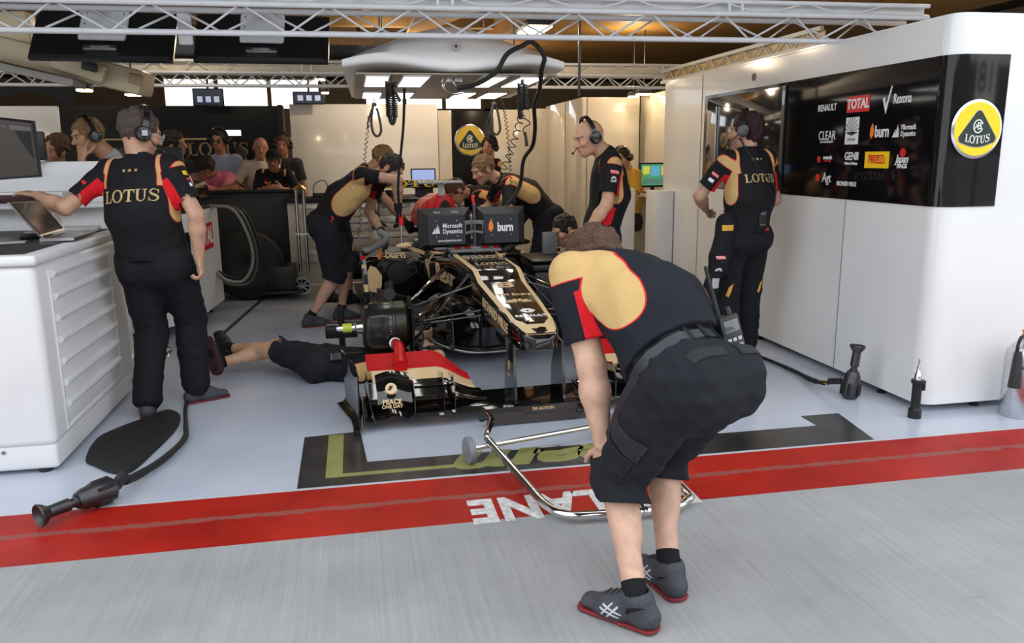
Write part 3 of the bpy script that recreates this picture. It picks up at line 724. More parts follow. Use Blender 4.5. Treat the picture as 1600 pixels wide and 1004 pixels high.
T['lying'] = P('mechanic lying on the floor with head under the car and bare legs out', s=1.0, pel=(-.24, 5.50, .12), head_h=0, neck=(.26, 5.42, .13), hc=(.44, 5.38, .14), face=(.2, .5, .8), hup=(.9, -.3, 0), shl=(.23, 5.61, .14), shr=(.22, 5.25, .12),
    hands=((.4, 5.85, .2), (.35, 5.0, .08)), elb=((0, .4, .1), (.3, -.3, .0)), feet=((-1.03, 6.02, .15), (-.99, 5.69, .10)), knee=((0, .4, .25), (0, .4, .1)), toes=((-.3, .55, .75), (-.25, .25, .9)), bottoms='shorts', hair='dark', vox=.008, shoes='black', skin=(.60, .38, .26), shortlen=-.03)
# spectators behind the barrier
sp = dict(vox=.012, hvox=.008)
T['s1'] = P('spectator with dark sunglasses in light blue shirt behind the barrier', s=1.04, pel=(-1.58, 10.55, .98), head_h=170, hc=(-1.58, 10.45, 1.72), shirt=cloth('skyblue', S(150, 165, 190)), hair='dark', glasses='dark', skin=(.42, .22, .14), headset=True, mic=False, **sp)
T['s2'] = P('spectator in pink shirt leaning on the barrier with head bowed', s=1.0, pel=(-1.60, 10.35, .92), head_h=180, neck=(-1.60, 10.0, 1.30), hc=(-1.64, 9.88, 1.40), face=(0, -.6, -.8), hup=(0, -.8, .5), hands=((-1.72, 9.78, 1.20), (-1.45, 9.75, 1.16)), elb=((.6, 0, -.3), (-.6, 0, -.3)), shirt=cloth('pink', S(196, 110, 130)), sleeve=1.8, hair='dark', skin=(.35, .18, .11), **sp)
T['s3'] = P('small child looking over the barrier beside the pink shirt', s=.72, pel=(-1.83, 10.1, .72), head_h=185, hc=(-1.83, 10.05, 1.27), hair='dark', shirt=cloth('child', S(60, 60, 90)), skin=(.33, .17, .1), **sp)
T['s4'] = P('dark haired spectator half hidden behind the pink and white shirts', s=.92, pel=(-1.38, 10.7, .85), head_h=175, hc=(-1.38, 10.6, 1.54), hair='dark', hairlen=.04, shirt=cloth('rust', S(120, 60, 40)), skin=(.33, .17, .1), **sp)
T['s5'] = P('balding older spectator in white shirt and lanyard behind the barrier', s=1.0, pel=(-1.12, 10.5, .93), head_h=188, hc=(-1.09, 10.4, 1.62), hair='bald', shirt=cloth('cream', S(200, 190, 180)), sleeve=.8, skin=(.40, .20, .14), hands=((-.98, 10.05, 1.16), (-1.3, 10.2, 1.1)), **sp)
T['s6'] = P('spectator in dark cap and black team jacket leaning on the barrier', s=.96, pel=(-.92, 10.3, .88), head_h=175, neck=(-.92, 10.1, 1.33), hc=(-.91, 9.98, 1.47), hands=((-.80, 9.76, 1.14), (-1.0, 9.72, 1.14)), sleeve=1.7, hair='dark', cap=True, shirt='team', skin=(.33, .17, .1), **sp)
T['s7'] = P('spectator with orange headset standing behind the dark cap', s=1.0, pel=(-.86, 10.75, .95), head_h=170, hc=(-.85, 10.7, 1.66), hair='brown', headset=True, mic=False, shirt=cloth('dark', (.03, .03, .035)), skin=(.38, .18, .12), **sp)
# ---------------------------------------------------------------- the setting
def nodes_mat(name):
    m = bpy.data.materials.new(name); m.use_nodes = True; return m, m.node_tree, m.node_tree.nodes['Principled BSDF']
def NN(nt, t, **k):
    n = nt.nodes.new(t)
    for a, b in k.items():
        if a in n.inputs: n.inputs[a].default_value = b
        else: setattr(n, a, b)
    return n
# garage floor: glossy blue grey epoxy
m, nt, b = nodes_mat('epoxy_floor'); tc = NN(nt, 'ShaderNodeTexCoord')
n1 = NN(nt, 'ShaderNodeTexNoise', Scale=1.1, Detail=5.); cr = NN(nt, 'ShaderNodeValToRGB'); cr.color_ramp.elements[0].color = (.44, .475, .56, 1); cr.color_ramp.elements[1].color = (.52, .555, .64, 1); cr.color_ramp.elements[0].position = .35; cr.color_ramp.elements[1].position = .65
nt.links.new(tc.outputs['Object'], n1.inputs['Vector']); nt.links.new(n1.outputs['Fac'], cr.inputs['Fac']); nt.links.new(cr.outputs['Color'], b.inputs['Base Color'])
b.inputs['Roughness'].default_value = .16; b.inputs['Specular IOR Level'].default_value = .5
n2 = NN(nt, 'ShaderNodeTexNoise', Scale=2.5, Detail=3.); bp = NN(nt, 'ShaderNodeBump', Strength=.06, Distance=.05); nt.links.new(tc.outputs['Object'], n2.inputs['Vector']); nt.links.new(n2.outputs['Fac'], bp.inputs['Height']); nt.links.new(bp.outputs['Normal'], b.inputs['Normal'])
epoxy = m
# brushed concrete
m, nt, b = nodes_mat('brushed_concrete'); tc = NN(nt, 'ShaderNodeTexCoord')
mp = NN(nt, 'ShaderNodeMapping'); mp.inputs['Rotation'].default_value = (0, 0, math.radians(4)); mp.inputs['Scale'].default_value = (70, 1.2, 1); n1 = NN(nt, 'ShaderNodeTexNoise', Scale=1., Detail=6., Roughness=.6)
nt.links.new(tc.outputs['Object'], mp.inputs['Vector']); nt.links.new(mp.outputs['Vector'], n1.inputs['Vector'])
n2 = NN(nt, 'ShaderNodeTexNoise', Scale=1.6, Detail=8., Roughness=.65); nt.links.new(tc.outputs['Object'], n2.inputs['Vector'])
n3 = NN(nt, 'ShaderNodeTexNoise', Scale=5., Detail=6., Roughness=.7, Distortion=1.5); nt.links.new(tc.outputs['Object'], n3.inputs['Vector'])
cr = NN(nt, 'ShaderNodeValToRGB'); e = cr.color_ramp.elements; e[0].position = .3; e[0].color = (.235, .235, .24, 1); e[1].position = .7; e[1].color = (.385, .385, .39, 1)
mx = NN(nt, 'ShaderNodeMix', data_type='FLOAT'); mx.inputs[0].default_value = .62; nt.links.new(n1.outputs['Fac'], mx.inputs[2]); nt.links.new(n2.outputs['Fac'], mx.inputs[3]); nt.links.new(mx.outputs[0], cr.inputs['Fac'])
st = NN(nt, 'ShaderNodeMapRange'); st.inputs['From Min'].default_value = .66; st.inputs['From Max'].default_value = .74; st.inputs['To Min'].default_value = 1; st.inputs['To Max'].default_value = .72; nt.links.new(n3.outputs['Fac'], st.inputs['Value'])
ml = NN(nt, 'ShaderNodeVectorMath', operation='SCALE'); nt.links.new(cr.outputs['Color'], ml.inputs[0]); nt.links.new(st.outputs['Result'], ml.inputs['Scale']); nt.links.new(ml.outputs['Vector'], b.inputs['Base Color'])
b.inputs['Roughness'].default_value = .75; bp = NN(nt, 'ShaderNodeBump', Strength=.25, Distance=.01); nt.links.new(n1.outputs['Fac'], bp.inputs['Height']); nt.links.new(bp.outputs['Normal'], b.inputs['Normal'])
concrete = m
# worn red paint
m, nt, b = nodes_mat('red_line_paint'); tc = NN(nt, 'ShaderNodeTexCoord')
n1 = NN(nt, 'ShaderNodeTexNoise', Scale=2.2, Detail=8., Roughness=.65); nt.links.new(tc.outputs['Object'], n1.inputs['Vector'])
cr = NN(nt, 'ShaderNodeValToRGB'); e = cr.color_ramp.elements; e[0].position = .3; e[0].color = (*S(136, 20, 14), 1); e[1].position = .72; e[1].color = (*S(180, 36, 22), 1); nt.links.new(n1.outputs['Fac'], cr.inputs['Fac'])
sep = NN(nt, 'ShaderNodeSeparateXYZ'); nt.links.new(tc.outputs['Object'], sep.inputs[0])
n2 = NN(nt, 'ShaderNodeTexNoise', Scale=14., Detail=8., Roughness=.7); nt.links.new(tc.outputs['Object'], n2.inputs['Vector'])
# worn seam along the middle of the strip
a1 = NN(nt, 'ShaderNodeMath', operation='SUBTRACT'); nt.links.new(sep.outputs['Y'], a1.inputs[0]); a1.inputs[1].default_value = 3.345
a2 = NN(nt, 'ShaderNodeMath', operation='ABSOLUTE'); nt.links.new(a1.outputs[0], a2.inputs[0])
a3 = NN(nt, 'ShaderNodeMapRange'); a3.inputs['From Min'].default_value = .012; a3.inputs['From Max'].default_value = .04; a3.inputs['To Min'].default_value = .34; a3.inputs['To Max'].default_value = 0; nt.links.new(a2.outputs[0], a3.inputs['Value'])
a4 = NN(nt, 'ShaderNodeMath', operation='ADD'); nt.links.new(n2.outputs['Fac'], a4.inputs[0]); nt.links.new(a3.outputs[0], a4.inputs[1])
a5 = NN(nt, 'ShaderNodeMapRange'); a5.inputs['From Min'].default_value = .70; a5.inputs['From Max'].default_value = .78; nt.links.new(a4.outputs[0], a5.inputs['Value'])
mx = NN(nt, 'ShaderNodeMix', data_type='RGBA'); nt.links.new(a5.outputs[0], mx.inputs[0]); nt.links.new(cr.outputs['Color'], mx.inputs[6]); mx.inputs[7].default_value = (*S(140, 75, 68), 1); nt.links.new(mx.outputs[2], b.inputs['Base Color'])
b.inputs['Roughness'].default_value = .5; b.inputs['Specular IOR Level'].default_value = .2
redline = m
mb = MB(); mb.b2(-7, 9, 3.57, 17, -.1, 0); struct(mb.build('floor', epoxy, smooth=False))
mb = MB(); mb.b2(-9, 12, -12, 3.085, -.1, 0); struct(mb.build('floor', concrete, smooth=False)); bpy.data.objects['floor.001'].name = 'floor_pit_lane'
mb = MB(); mb.b2(-9, 12, 3.085, 3.57, -.1, .001); struct(mb.build('floor_red_line', redline, smooth=False))
mb = MB(); mb.b2(-9, 12, 3.57, 3.59, -.05, .0015); struct(mb.build('trim_1', mat('pale_line', (.5, .52, .56), .3), smooth=False))
# writing on the red strip (upside down from here) and the dark floor graphic
wp = mat('worn_white_paint', (.62, .61, .60), .8, noise=.35, nscale=30)
me = tmesh('PIT LANE', .31, bold=.045, xs=.74, align='RIGHT', ext=.001, spacing=1.1)
me.transform(Matrix.Rotation(math.pi, 4, 'Z')); me.transform(Matrix.Translation((.425, 3.185, .0025)))
mk = link('pit_lane_marking', me, wp, None, False); tag(mk, 'worn white lettering upside down on the red line', 'floor marking')
gm = mat('dark_floor_graphic', (.030, .029, .030), .25, noise=.4, nscale=5); gy = mat('olive_floor_graphic', S(140, 140, 84), .25, noise=.12, nscale=6)
floor_art = thing('floor_graphic', 'dark floor graphic with olive lettering below the front wing', 'floor graphic', (1, 3.8, 0))
mb = MB(); mb.prism([(-.325, 3.595), (2.65, 3.595), (2.72, 4.03), (2.48, 4.03), (2.48, 3.86), (.0, 3.86), (-.03, 4.33), (-.33, 4.30)], (0, 0, .0012), (1, 0, 0), (0, 1, 0), .001); mb.build('backing', gm, floor_art, False)
mb = MB(); mb.b2(-.20, -.12, 3.69, 4.30, .002, .0032); mb.b2(-.12, .44, 3.69, 3.73, .002, .0032); mb.build('stripe', gy, floor_art, False)
me = tmesh('Team', .40, bold=.05, xs=1.35, shear=.35, align='RIGHT', ext=.0006); me.transform(Matrix.Rotation(math.pi, 4, 'Z')); me.transform(Matrix.Translation((.47, 3.735, .003))); link('lettering', me, gy, floor_art, False)
# ceiling
ceilm = mat('ceiling_ochre', S(150, 112, 58), .55, noise=.25, nscale=1.5); beam = mat('ceiling_beam', S(120, 96, 62), .5, noise=.15); dark = mat('ceiling_dark', S(38, 30, 22), .7, noise=.3, nscale=2)
mb = MB(); mb.b2(-7, 9, 3.6, 17, 3.4, 3.5); struct(mb.build('ceiling', dark, smooth=False))
mb = MB(); mb.b2(1.9, 6.5, 5.0, 14, 2.95, 3.39); mb.box((1.35, 9, 3.2), (1.3, 9, .03), Matrix.Rotation(-.34, 3, 'Y')); struct(mb.build('ceiling_soffit', ceilm, smooth=False))
for k, y in enumerate((6.2, 9.2, 10.8, 12.6)):
    mb = MB(); mb.b2(-7, 1.9, y, y + .16, 3.12, 3.4); struct(mb.build('trim_%d' % (k + 2), beam, smooth=False))
for k, x in enumerate((-5, -3.2, -1.4, .2)):
    mb = MB(); mb.b2(x, x + .1, 5, 14, 3.25, 3.39); struct(mb.build('trim_%d' % (k + 6), beam, smooth=False))
wallm = mat('garage_wall', S(190, 178, 158), .5, noise=.08)
mb = MB(); mb.b2(-7.1, -7, 3.6, 17, 0, 3.5); struct(mb.build('wall_left', wallm, smooth=False))
mb = MB(); mb.b2(9, 9.1, 3.6, 17, 0, 3.5); struct(mb.build('wall_right', wallm, smooth=False))
# the far end: a low wall with a strip of openings that let the white daylight in
mb = MB(); mb.b2(-7, 9, 16.9, 17, 0, 2.45); mb.b2(-7, 9, 16.9, 17, 3.0, 3.5); mb.b2(-7, -3.5, 16.9, 17, 2.4, 3.05); mb.b2(-.55, .3, 16.9, 17, 2.4, 3.05); mb.b2(2.7, 9, 16.9, 17, 2.4, 3.05)
struct(mb.build('wall_back', mat('back_wall', S(110, 96, 76), .6), smooth=False))
for k, (x0, x1) in enumerate(((-3.5, -.55), (.3, 2.7))):
    mb = MB(); n = 3
    for i in range(n + 1):
        x = x0 + (x1 - x0) * i / n; mb.b2(x - .04, x + .04, 16.86, 16.9, 2.42, 3.03)
    struct(mb.build('window_%d' % (k + 1), beam, smooth=False))
# ---------------------------------------------------------------- partitions
def slab(name, label, x0, x1, y0, y1, z0, z1, m, cat='partition', bev=.004):
    mb = MB(); mb.b2(x0, x1, y0, y1, z0, z1, bev); o = mb.build(name, m, None); tag(o, label, cat); return o
slab('partition_panel', 'wide white glossy partition panel behind the blond mechanic', -.83, 1.25, 12.0, 12.06, 0, 2.235, white)
slab('partition_panel', 'narrow cream panel just left of the round logo banner', 1.26, 1.45, 12.0, 12.06, 0, 2.15, cream)
slab('banner_panel', 'black banner panel carrying the far round logo', 1.46, 2.07, 12.0, 12.06, 0, 2.14, far_black, 'banner')
slab('partition_panel', 'cream panel just right of the round logo banner', 2.08, 2.62, 12.0, 12.06, 0, 2.16, cream)
for i, (y0, y1, lb) in enumerate(((12.0, 13.2, 'cream side panel farthest back beside the banner wall'), (10.85, 11.95, 'cream side panel in the middle right of the car'), (10.0, 10.8, 'cream side panel nearest the bald person'))):
    if i == 0: continue
    slab('partition_panel', lb, 2.86, 2.92, y0, y1, 0, 2.2, cream)
slab('partition_panel', 'cream panel facing the lane above the screen recess', 2.93, 3.62, 10.0, 10.06, 0, 2.2, cream)
slab('partition_panel', 'cream return panel with pinned notes by the tall white unit', 3.63, 3.69, 8.05, 10.0, 0, 2.22, cream)
o_ = bpy.data.objects['partition_panel.004'] if 'partition_panel.004' in bpy.data.objects else None
for z_, h_ in ((1.86, .10), (1.70, .09), (1.54, .12)):
    mb = MB(); mb.b2(3.622, 3.628, 8.4, 8.7, z_ - h_ / 2, z_ + h_ / 2); mb.build('pinned_note', mat('note_grey', (.45, .43, .38), .6), bpy.data.objects[[o.name for o in bpy.data.objects if o.name.startswith('partition_panel')][-1]], False)
mb = MB(); mb.b2(2.62, 2.86, 11.94, 12.0, 0, 2.17); mb.build('corner_post', cream); tag(bpy.data.objects['corner_post'], 'cream corner post between banner wall and side panels', 'post')
# distant black hospitality wall with team lettering
bw = thing('black_display_wall', 'black display wall with gold lettering behind the spectators', 'display wall', (-2.5, 11.3, 0))
mb = MB(); mb.b2(-5.5, -.86, 11.3, 11.4, 0, 2.17); mb.build('panel', far_black, bw, False)
mb = MB(); mb.b2(-3.1, -1.55, 11.27, 11.3, 1.74, 1.76); mb.build('gold_line', tg, bw, False)
put(serif_word(.165), (-1.72, 11.285, 1.62), (1, 0, 0), (0, 0, 1), mat('dim_gold', S(150, 125, 90), .4), bw)
me = polymesh(ringpoly(0, 0, .13, .13, .012, .012)); put(me, (-2.2, 11.285, 1.60), (1, 0, 0), (0, 0, 1), mat('dim_gold', S(150, 125, 90), .4), bw, 'emblem')
text('F1 TEAM', (-1.72, 11.285, 1.42), (1, 0, 0), (0, 0, 1), .11, mat('dim_gold', S(150, 125, 90), .4), bw, bold=.02)
mb = MB(); mb.b2(-1.75, -1.42, 11.28, 11.3, 1.79, 1.86); mb.build('light_strip', mat('strip_light', (1, 1, 1), emis=(1, .97, .9), estr=2.0), bw, False)
mb = MB(); mb.b2(-.92, -.86, 11.1, 11.3, 0, 2.17); mb.build('end_post', blackm, bw, False)
# barrier the spectators lean on
br = thing('barrier', 'black crowd barrier the spectators lean on', 'barrier', (-1.6, 9.55, 0))
mb = MB(); mb.b2(-3.0, -.62, 9.5, 9.56, 0, 1.12, .005); mb.build('panel', mat('barrier_black', (.008, .008, .008), .5), br); mb = MB(); mb.b2(-3.0, -.62, 9.44, 9.62, 1.12, 1.15, .008); mb.build('top_rail', blackm, br)
# ---------------------------------------------------------------- trusses
def truss(name, label, a, b, up, back, w=.10, hgt=.095, pitch=.30, fascia=None, h2=.1, r=.017, single=True):
    """a,b bottom chord ends; up vector; back horizontal direction"""
    a = V(a); b = V(b); up = V(up); back = V(back); d = (b - a).normalized(); L = (b - a).length
    t = thing(name, label, 'truss', a)
    tops = [up * hgt - back * w / 2, up * hgt + back * w / 2]
    mb = MB(); mb.cyl(a, b, r, n=12); mb.build('bottom_chord', trussm, t)
    for q in tops: mb = MB(); mb.cyl(a + q, b + q, r, n=12); mb.build('top_chord', trussm, t)
    n = int(L / pitch)
    for q in tops:
        mb = MB(); off = 0 if q is tops[0] else .5
        for i in range(n):
            x0 = a + d * (L * (i + off * .5) / n); x1 = a + d * min(L, L * (i + .5 + off * .5) / n); x2 = a + d * min(L, L * (i + 1 + off * .5) / n)
            mb.cyl(x0 + q, x1, r * .38, n=6); mb.cyl(x1, x2 + q, r * .38, n=6)
        mb.build('lattice', trussm, t)
    if fascia:
        f = tops[0]; g = f + up * h2
        mb = MB(); mb.cyl(a + g, b + g, r * .8, n=10)
        for i in range(int(L / 1.9) + 1):
            x = a + d * min(L, i * 1.9 + .4)
            for e in (-.045, .045): mb.cyl(x + f + d * e, x + g + d * e, r * .6, n=8)
        mb.build('upper_rail', trussm, t)
        mb = MB()
        for i in range(int(L / (pitch * 1.2))):
            x0 = a + d * (i * pitch * 1.2); x1 = x0 + d * pitch * .6; x2 = x0 + d * pitch * 1.2
            mb.cyl(x0 + g, x1 + f, r * .3, n=6); mb.cyl(x1 + f, x2 + g, r * .3, n=6)
        mb.build('upper_lattice', trussm, t)
        mb = MB(); mb.bar(a + (f + g) / 2 + back * .05, b + (f + g) / 2 + back * .05, .006, h2 * .95, 0); mb.build('fascia', fascia, t)
    return t
fas = mat('fascia_translucent', (.66, .67, .68), .5)
fas2 = mat('fascia_cream', (.55, .50, .40), .5)
truss('truss', 'white lattice truss spanning the garage front above the canopy', (-3.6, 5.25, 2.222), (3.92, 5.25, 2.245), (0, 0, 1), (0, 1, 0), fascia=fas, w=.24, hgt=.145, h2=.075, r=.018, pitch=.5)
truss('truss', 'smaller cream truss crossing behind the light canopy', (-6.5, 8.62, 2.20), (3.62, 8.62, 2.205), (0, 0, 1), (0, 1, 0), fascia=fas2, w=.14, hgt=.12, h2=.11)
ts = thing('truss', 'gold tinted truss running along the top of the tall white unit', 'truss', (3.4, 6, 2.25)); gm2 = mat('truss_gold_tint', S(196, 170, 116), .35, noise=.2)
mb = MB(); mb.bar((3.32, 5.45, 2.25), (3.32, 8.5, 2.25), .03, .03); mb.bar((3.32, 5.45, 2.36), (3.32, 8.5, 2.36), .03, .03); mb.build('chord', trussm, ts)
mb = MB(); mb.bar((3.35, 5.45, 2.305), (3.35, 8.5, 2.305), .006, .09); mb.build('fascia', gm2, ts)
mb = MB()
for i in range(9): mb.cyl((3.32, 5.5 + i * .33, 2.25), (3.32, 5.66 + i * .33, 2.36), .007, n=6); mb.cyl((3.32, 5.66 + i * .33, 2.36), (3.32, 5.83 + i * .33, 2.25), .007, n=6)
mb.build('lattice', trussm, ts)
# ---------------------------------------------------------------- tall white unit on the right
u = thing('garage_wall_unit', 'tall white wall unit with black sponsor panel on the right', 'wall unit', (3.6, 5.5, 0))
def outline(x0, y0, x1, y1, r, n=8):
    p = [(x0 + r - r * math.sin(a), y0 + r - r * math.cos(a)) for a in [math.pi / 2 * (1 - i / n) for i in range(n + 1)]]
    return p + [(x1, y0), (x1, y1), (x0, y1)]
mb = MB(); mb.prism(outline(3.18, 3.93, 5.8, 8.03, .10), (0, 0, .045), (1, 0, 0), (0, 1, 0), 2.175)
b_ = [e for e in mb.bm.edges if all(v.co.z > 2.2 for v in e.verts) and len(e.link_faces) == 2 and any(abs(f.normal.z) < .5 for f in e.link_faces)]
mb.bm.normal_update(); b_ = [e for e in mb.bm.edges if all(v.co.z > 2.2 for v in e.verts)]
bmesh.ops.bevel(mb.bm, geom=b_, offset=.02, segments=3, affect='EDGES'); mb.build('cabinet_body', white, u)
bp_ = outline(3.18, 3.93, 3.525, 7.05, .10); bo = outline(3.172, 3.922, 3.525, 7.05, .108)
def wrapband(z0, z1, y1, x1, off, m, name, par):
    n = 10; r = .10 + off; pts = [(3.18 - off, y1)] + [(3.28 - r * math.cos(a), 4.03 - r * math.sin(a)) for a in [math.pi / 2 * i / n for i in range(n + 1)]] + [(x1, 3.93 - off)]
    inn = [(3.18 + .02, y1)] + [(3.28 - .08 * math.cos(a), 4.03 - .08 * math.sin(a)) for a in [math.pi / 2 * i / n for i in range(n + 1)]] + [(x1, 3.95)]
    mb = MB(); secs = []
    for (p, q) in zip(pts, inn): secs.append([(p[0], p[1], z0), (p[0], p[1], z1), (q[0], q[1], z1), (q[0], q[1], z0)])
    mb.loft(secs); return mb.build(name, m, par)
bandp = wrapband(1.192, 2.005, 7.05, 3.525, .006, black_gloss, 'black_panel', u)
for k, (y, z0, z1) in enumerate(((4.80, .05, 1.185), (6.1, .05, 1.185), (7.12, .05, 2.2))):
    mb = MB(); mb.b2(3.1755, 3.1815, y - .0025, y + .0025, z0, z1); mb.build('panel_seam', mat('seam', (.25, .25, .26), .6), u, False)
mb = MB(); mb.b2(3.169, 3.1735, 5.62, 6.98, 1.20, 1.98, .002); mb.b2(3.16, 3.1735, 5.62, 5.66, 1.2, 1.98); mb.build('smoked_door', mat('smoked_glass', (.02, .02, .022), .1, coat=1), u)
mb = MB(); mb.cyl((3.165, 6.78, 1.35), (3.165, 6.78, 1.9), .008); mb.build('door_handle', steel, u)
mb = MB(); mb.lathe([(.012, .002), (.03, .002), (.03, -.004), (.012, -.004)], (3.177, 6.15, 2.09), (-1, 0, 0)); mb.build('grommet', dsteel, u)
for (x, y) in ((3.24, 7.6), (3.24, 6.3), (3.22, 5.9), (3.23, 4.35), (3.6, 4.0), (4.6, 4.0)):
    mb = MB(); mb.cyl((x, y, .02), (x, y, .06), .008); mb.lathe([(.028, 0), (.028, .008), (.012, .02)], (x, y, 0)); mb.build('levelling_foot', rubber, u)
# sponsor lettering on the side face: seen face looks towards -X, reads towards -Y
SX = 3.1715; XD = (0, -1, 0); YD = (0, 0, 1)
def spon(s, y, z, size, m=tw, par=None, **k): return text(s, (SX, y, z), XD, YD, size, m, par or bandp, **k)
def panel(y, z, w, h, m, name='logo_plate'):
    mb = MB(); mb.box((SX + .0005, y, z), (.002, w, h)); return mb.build(name, m, bandp, False)
Yc = (5.02, 4.66, 4.33)
spon('RENAULT', 5.08, 1.79, .062, bold=.012, xs=.82)
o = panel(4.735, 1.795, .235, .10, tr); text('TOTAL', (SX - .001, 4.735, 1.795), XD, YD, .085, tw, o, bold=.03, xs=.85)
me = polymesh([check(.16)]); put(me, (SX, 4.49, 1.72), XD, YD, tw, bandp); spon('Rexona', 4.31, 1.80, .08, bold=.012, xs=.66)
spon('CLEAR', 5.06, 1.605, .085, xs=.80); spon('ANTI-DANDRUFF', 5.06, 1.565, .02)
o = panel(4.78, 1.63, .14, .17, tw)
P_ = []
for k in range(9):
    a = math.radians(15 + 150 * k / 8); P_.append([(.012 * math.cos(a), .012 * math.sin(a)), (.075 * math.cos(a - .03), .095 * math.sin(a - .03)), (.075 * math.cos(a + .03), .095 * math.sin(a + .03))])
P_ += [[(-.069, .0), (0, -.02), (.069, .0), (0, .006)]]; put(polymesh(P_), (SX - .001, 4.78, 1.62), XD, YD, tb, o); text('EMAAR', (SX - .0015, 4.78, 1.575), XD, YD, .026, gray, o)
me = polymesh([[(0, -.045), (.02, -.02), (.022, .01), (.006, .05), (-.012, .02), (-.016, -.02)]]); put(me, (SX, 4.575, 1.62), XD, YD, to, bandp); spon('burn', 4.475, 1.615, .10, bold=.02, xs=.72)
me = polymesh([[(-.03, -.035), (-.01, -.035), (-.002, .01)], [(-.008, -.035), (.014, -.035), (.016, .035)], [(.016, -.035), (.03, -.035), (.022, .02)]]); put(me, (SX, 4.345, 1.615), XD, YD, tw, bandp)
spon('Microsoft', 4.235, 1.635, .044, bold=.01, xs=.75); spon('Dynamics', 4.235, 1.598, .044, bold=.01, xs=.75)
spon('e', 5.14, 1.455, .085, tr, bold=.03); spon('avanade', 5.035, 1.462, .04, bold=.02, xs=.8); spon('consulting', 5.035, 1.44, .02, tr)
spon('GENII', 4.765, 1.468, .07, bold=.02, xs=.85); spon('Business Exchange', 4.765, 1.425, .026, bold=.02, xs=.7)
o = panel(4.505, 1.448, .235, .10, ty); text('PIRELLI', (SX - .001, 4.505, 1.445), XD, YD, .058, tr, o, bold=.03, xs=.9)
mb = MB(); mb.box((SX - .001, 4.51, 1.474), (.002, .15, .008)); mb.build('logo_bar', tr, o, False)
mb = MB(); mb.lathe([(.0, 0), (.026, 0), (.026, .001), (0, .001)], (SX, 4.265, 1.49), (-1, 0, 0)); mb.build('logo_disc', tr, bandp, False); spon('Japan', 4.27, 1.452, .065, bold=.02, xs=.8, shear=.3); spon('RAGS', 4.265, 1.412, .036, bold=.03)
mb = MB(); mb.lathe([(.0, 0), (.026, 0), (.026, .001), (0, .001)], (SX, 5.14, 1.325), (-1, 0, 0)); mb.build('logo_disc', tr, bandp, False); spon('Agt', 5.03, 1.325, .09, xs=.8)
spon('RICHARD MILLE', 4.80, 1.292, .040, bold=.02, xs=.75)
# round badge on the front face
def roundel(c, x, y, r, parent, depth=.012, dim=1.):
    c = V(c); x = V(x); y = V(y); z = x.cross(y)
    ring = mat('badge_rim', (.6, .6, .62), .2, 1); yel = mat('badge_yellow', S(250, 212, 20), .35, coat=.5) if dim == 1. else mat('badge_yellow_dim_light', S(196, 168, 60), .4)  # far badge: its dimmer lighting is painted in as a darker yellow
    mb = MB(); mb.lathe([(0, 0), (r * 1.0, 0), (r * 1.07, depth * .5), (r * 1.0, depth), (0, depth)], c, z, 40); rim = mb.build('badge_rim', ring, parent)
    mb = MB(); mb.lathe([(0, depth), (r * .97, depth), (r * .96, depth + .003), (0, depth + .003)], c, z, 40); f = mb.build('badge_face', yel, rim)
    # rounded triangle field
    pts = []
    for (ax, ay, rr, a0, a1) in ((0, .50, .16, 30, 150), (-.60, -.33, .17, 150, 268), ):
        for i in range(7): a = math.radians(a0 + (a1 - a0) * i / 6); pts.append((ax + rr * math.cos(a), ay + rr * math.sin(a)))
    for i in range(1, 8): t = i / 8; pts.append((-.60 + 1.2 * t, -.50 - .14 * math.sin(math.pi * t)))
    for i in range(7): a = math.radians(272 + 118 * i / 6); pts.append((.60 + .17 * math.cos(a), -.33 + .17 * math.sin(a)))
    P2 = [(p[0] * r, p[1] * r) for p in pts]
    grn = mat('badge_green', (.015, .03, .018), .35); mb = MB(); mb.prism([(a * 1.05, b * 1.05) for a, b in P2], c + z * (depth + .003), x, y, .001); mb.build('badge_border', ring, f, False)
    mb = MB(); mb.prism(P2, c + z * (depth + .004), x, y, .0012); g = mb.build('badge_field', grn, f, False)
    W = serif_word(r * .28); 
    for v in W.vertices:
        q = v.co.x / (r * .7); v.co.y += r * (-.10 + .10 * 1) * 0 + r * .10 * (q * q) ; v.co.x *= .80
    put(W, c + z * (depth + .006) - y * r * .38, x, y, tw, f)
    P3 = ringpoly(-.01 * r, .10 * r, .21 * r, .25 * r, .04 * r, .04 * r, 18)[1:-1]
    put(polymesh(P3), c + z * (depth + .006), x, y, tw, f, 'monogram')
    text('B', c + z * (depth + .006) + y * r * .10 + x * r * .04, x, y, r * .36, tw, f, 'monogram', bold=.01); text('A', c + z * (depth + .006) + y * r * .08 - x * r * .08, x, y, r * .24, tw, f, 'monogram')
roundel((3.352, 3.922, 1.612), (1, 0, 0), (0, 0, 1), .148, u)
roundel((1.72, 11.99, 1.72), (1, 0, 0), (0, 0, 1), .215, bpy.data.objects['banner_panel'], dim=.6)
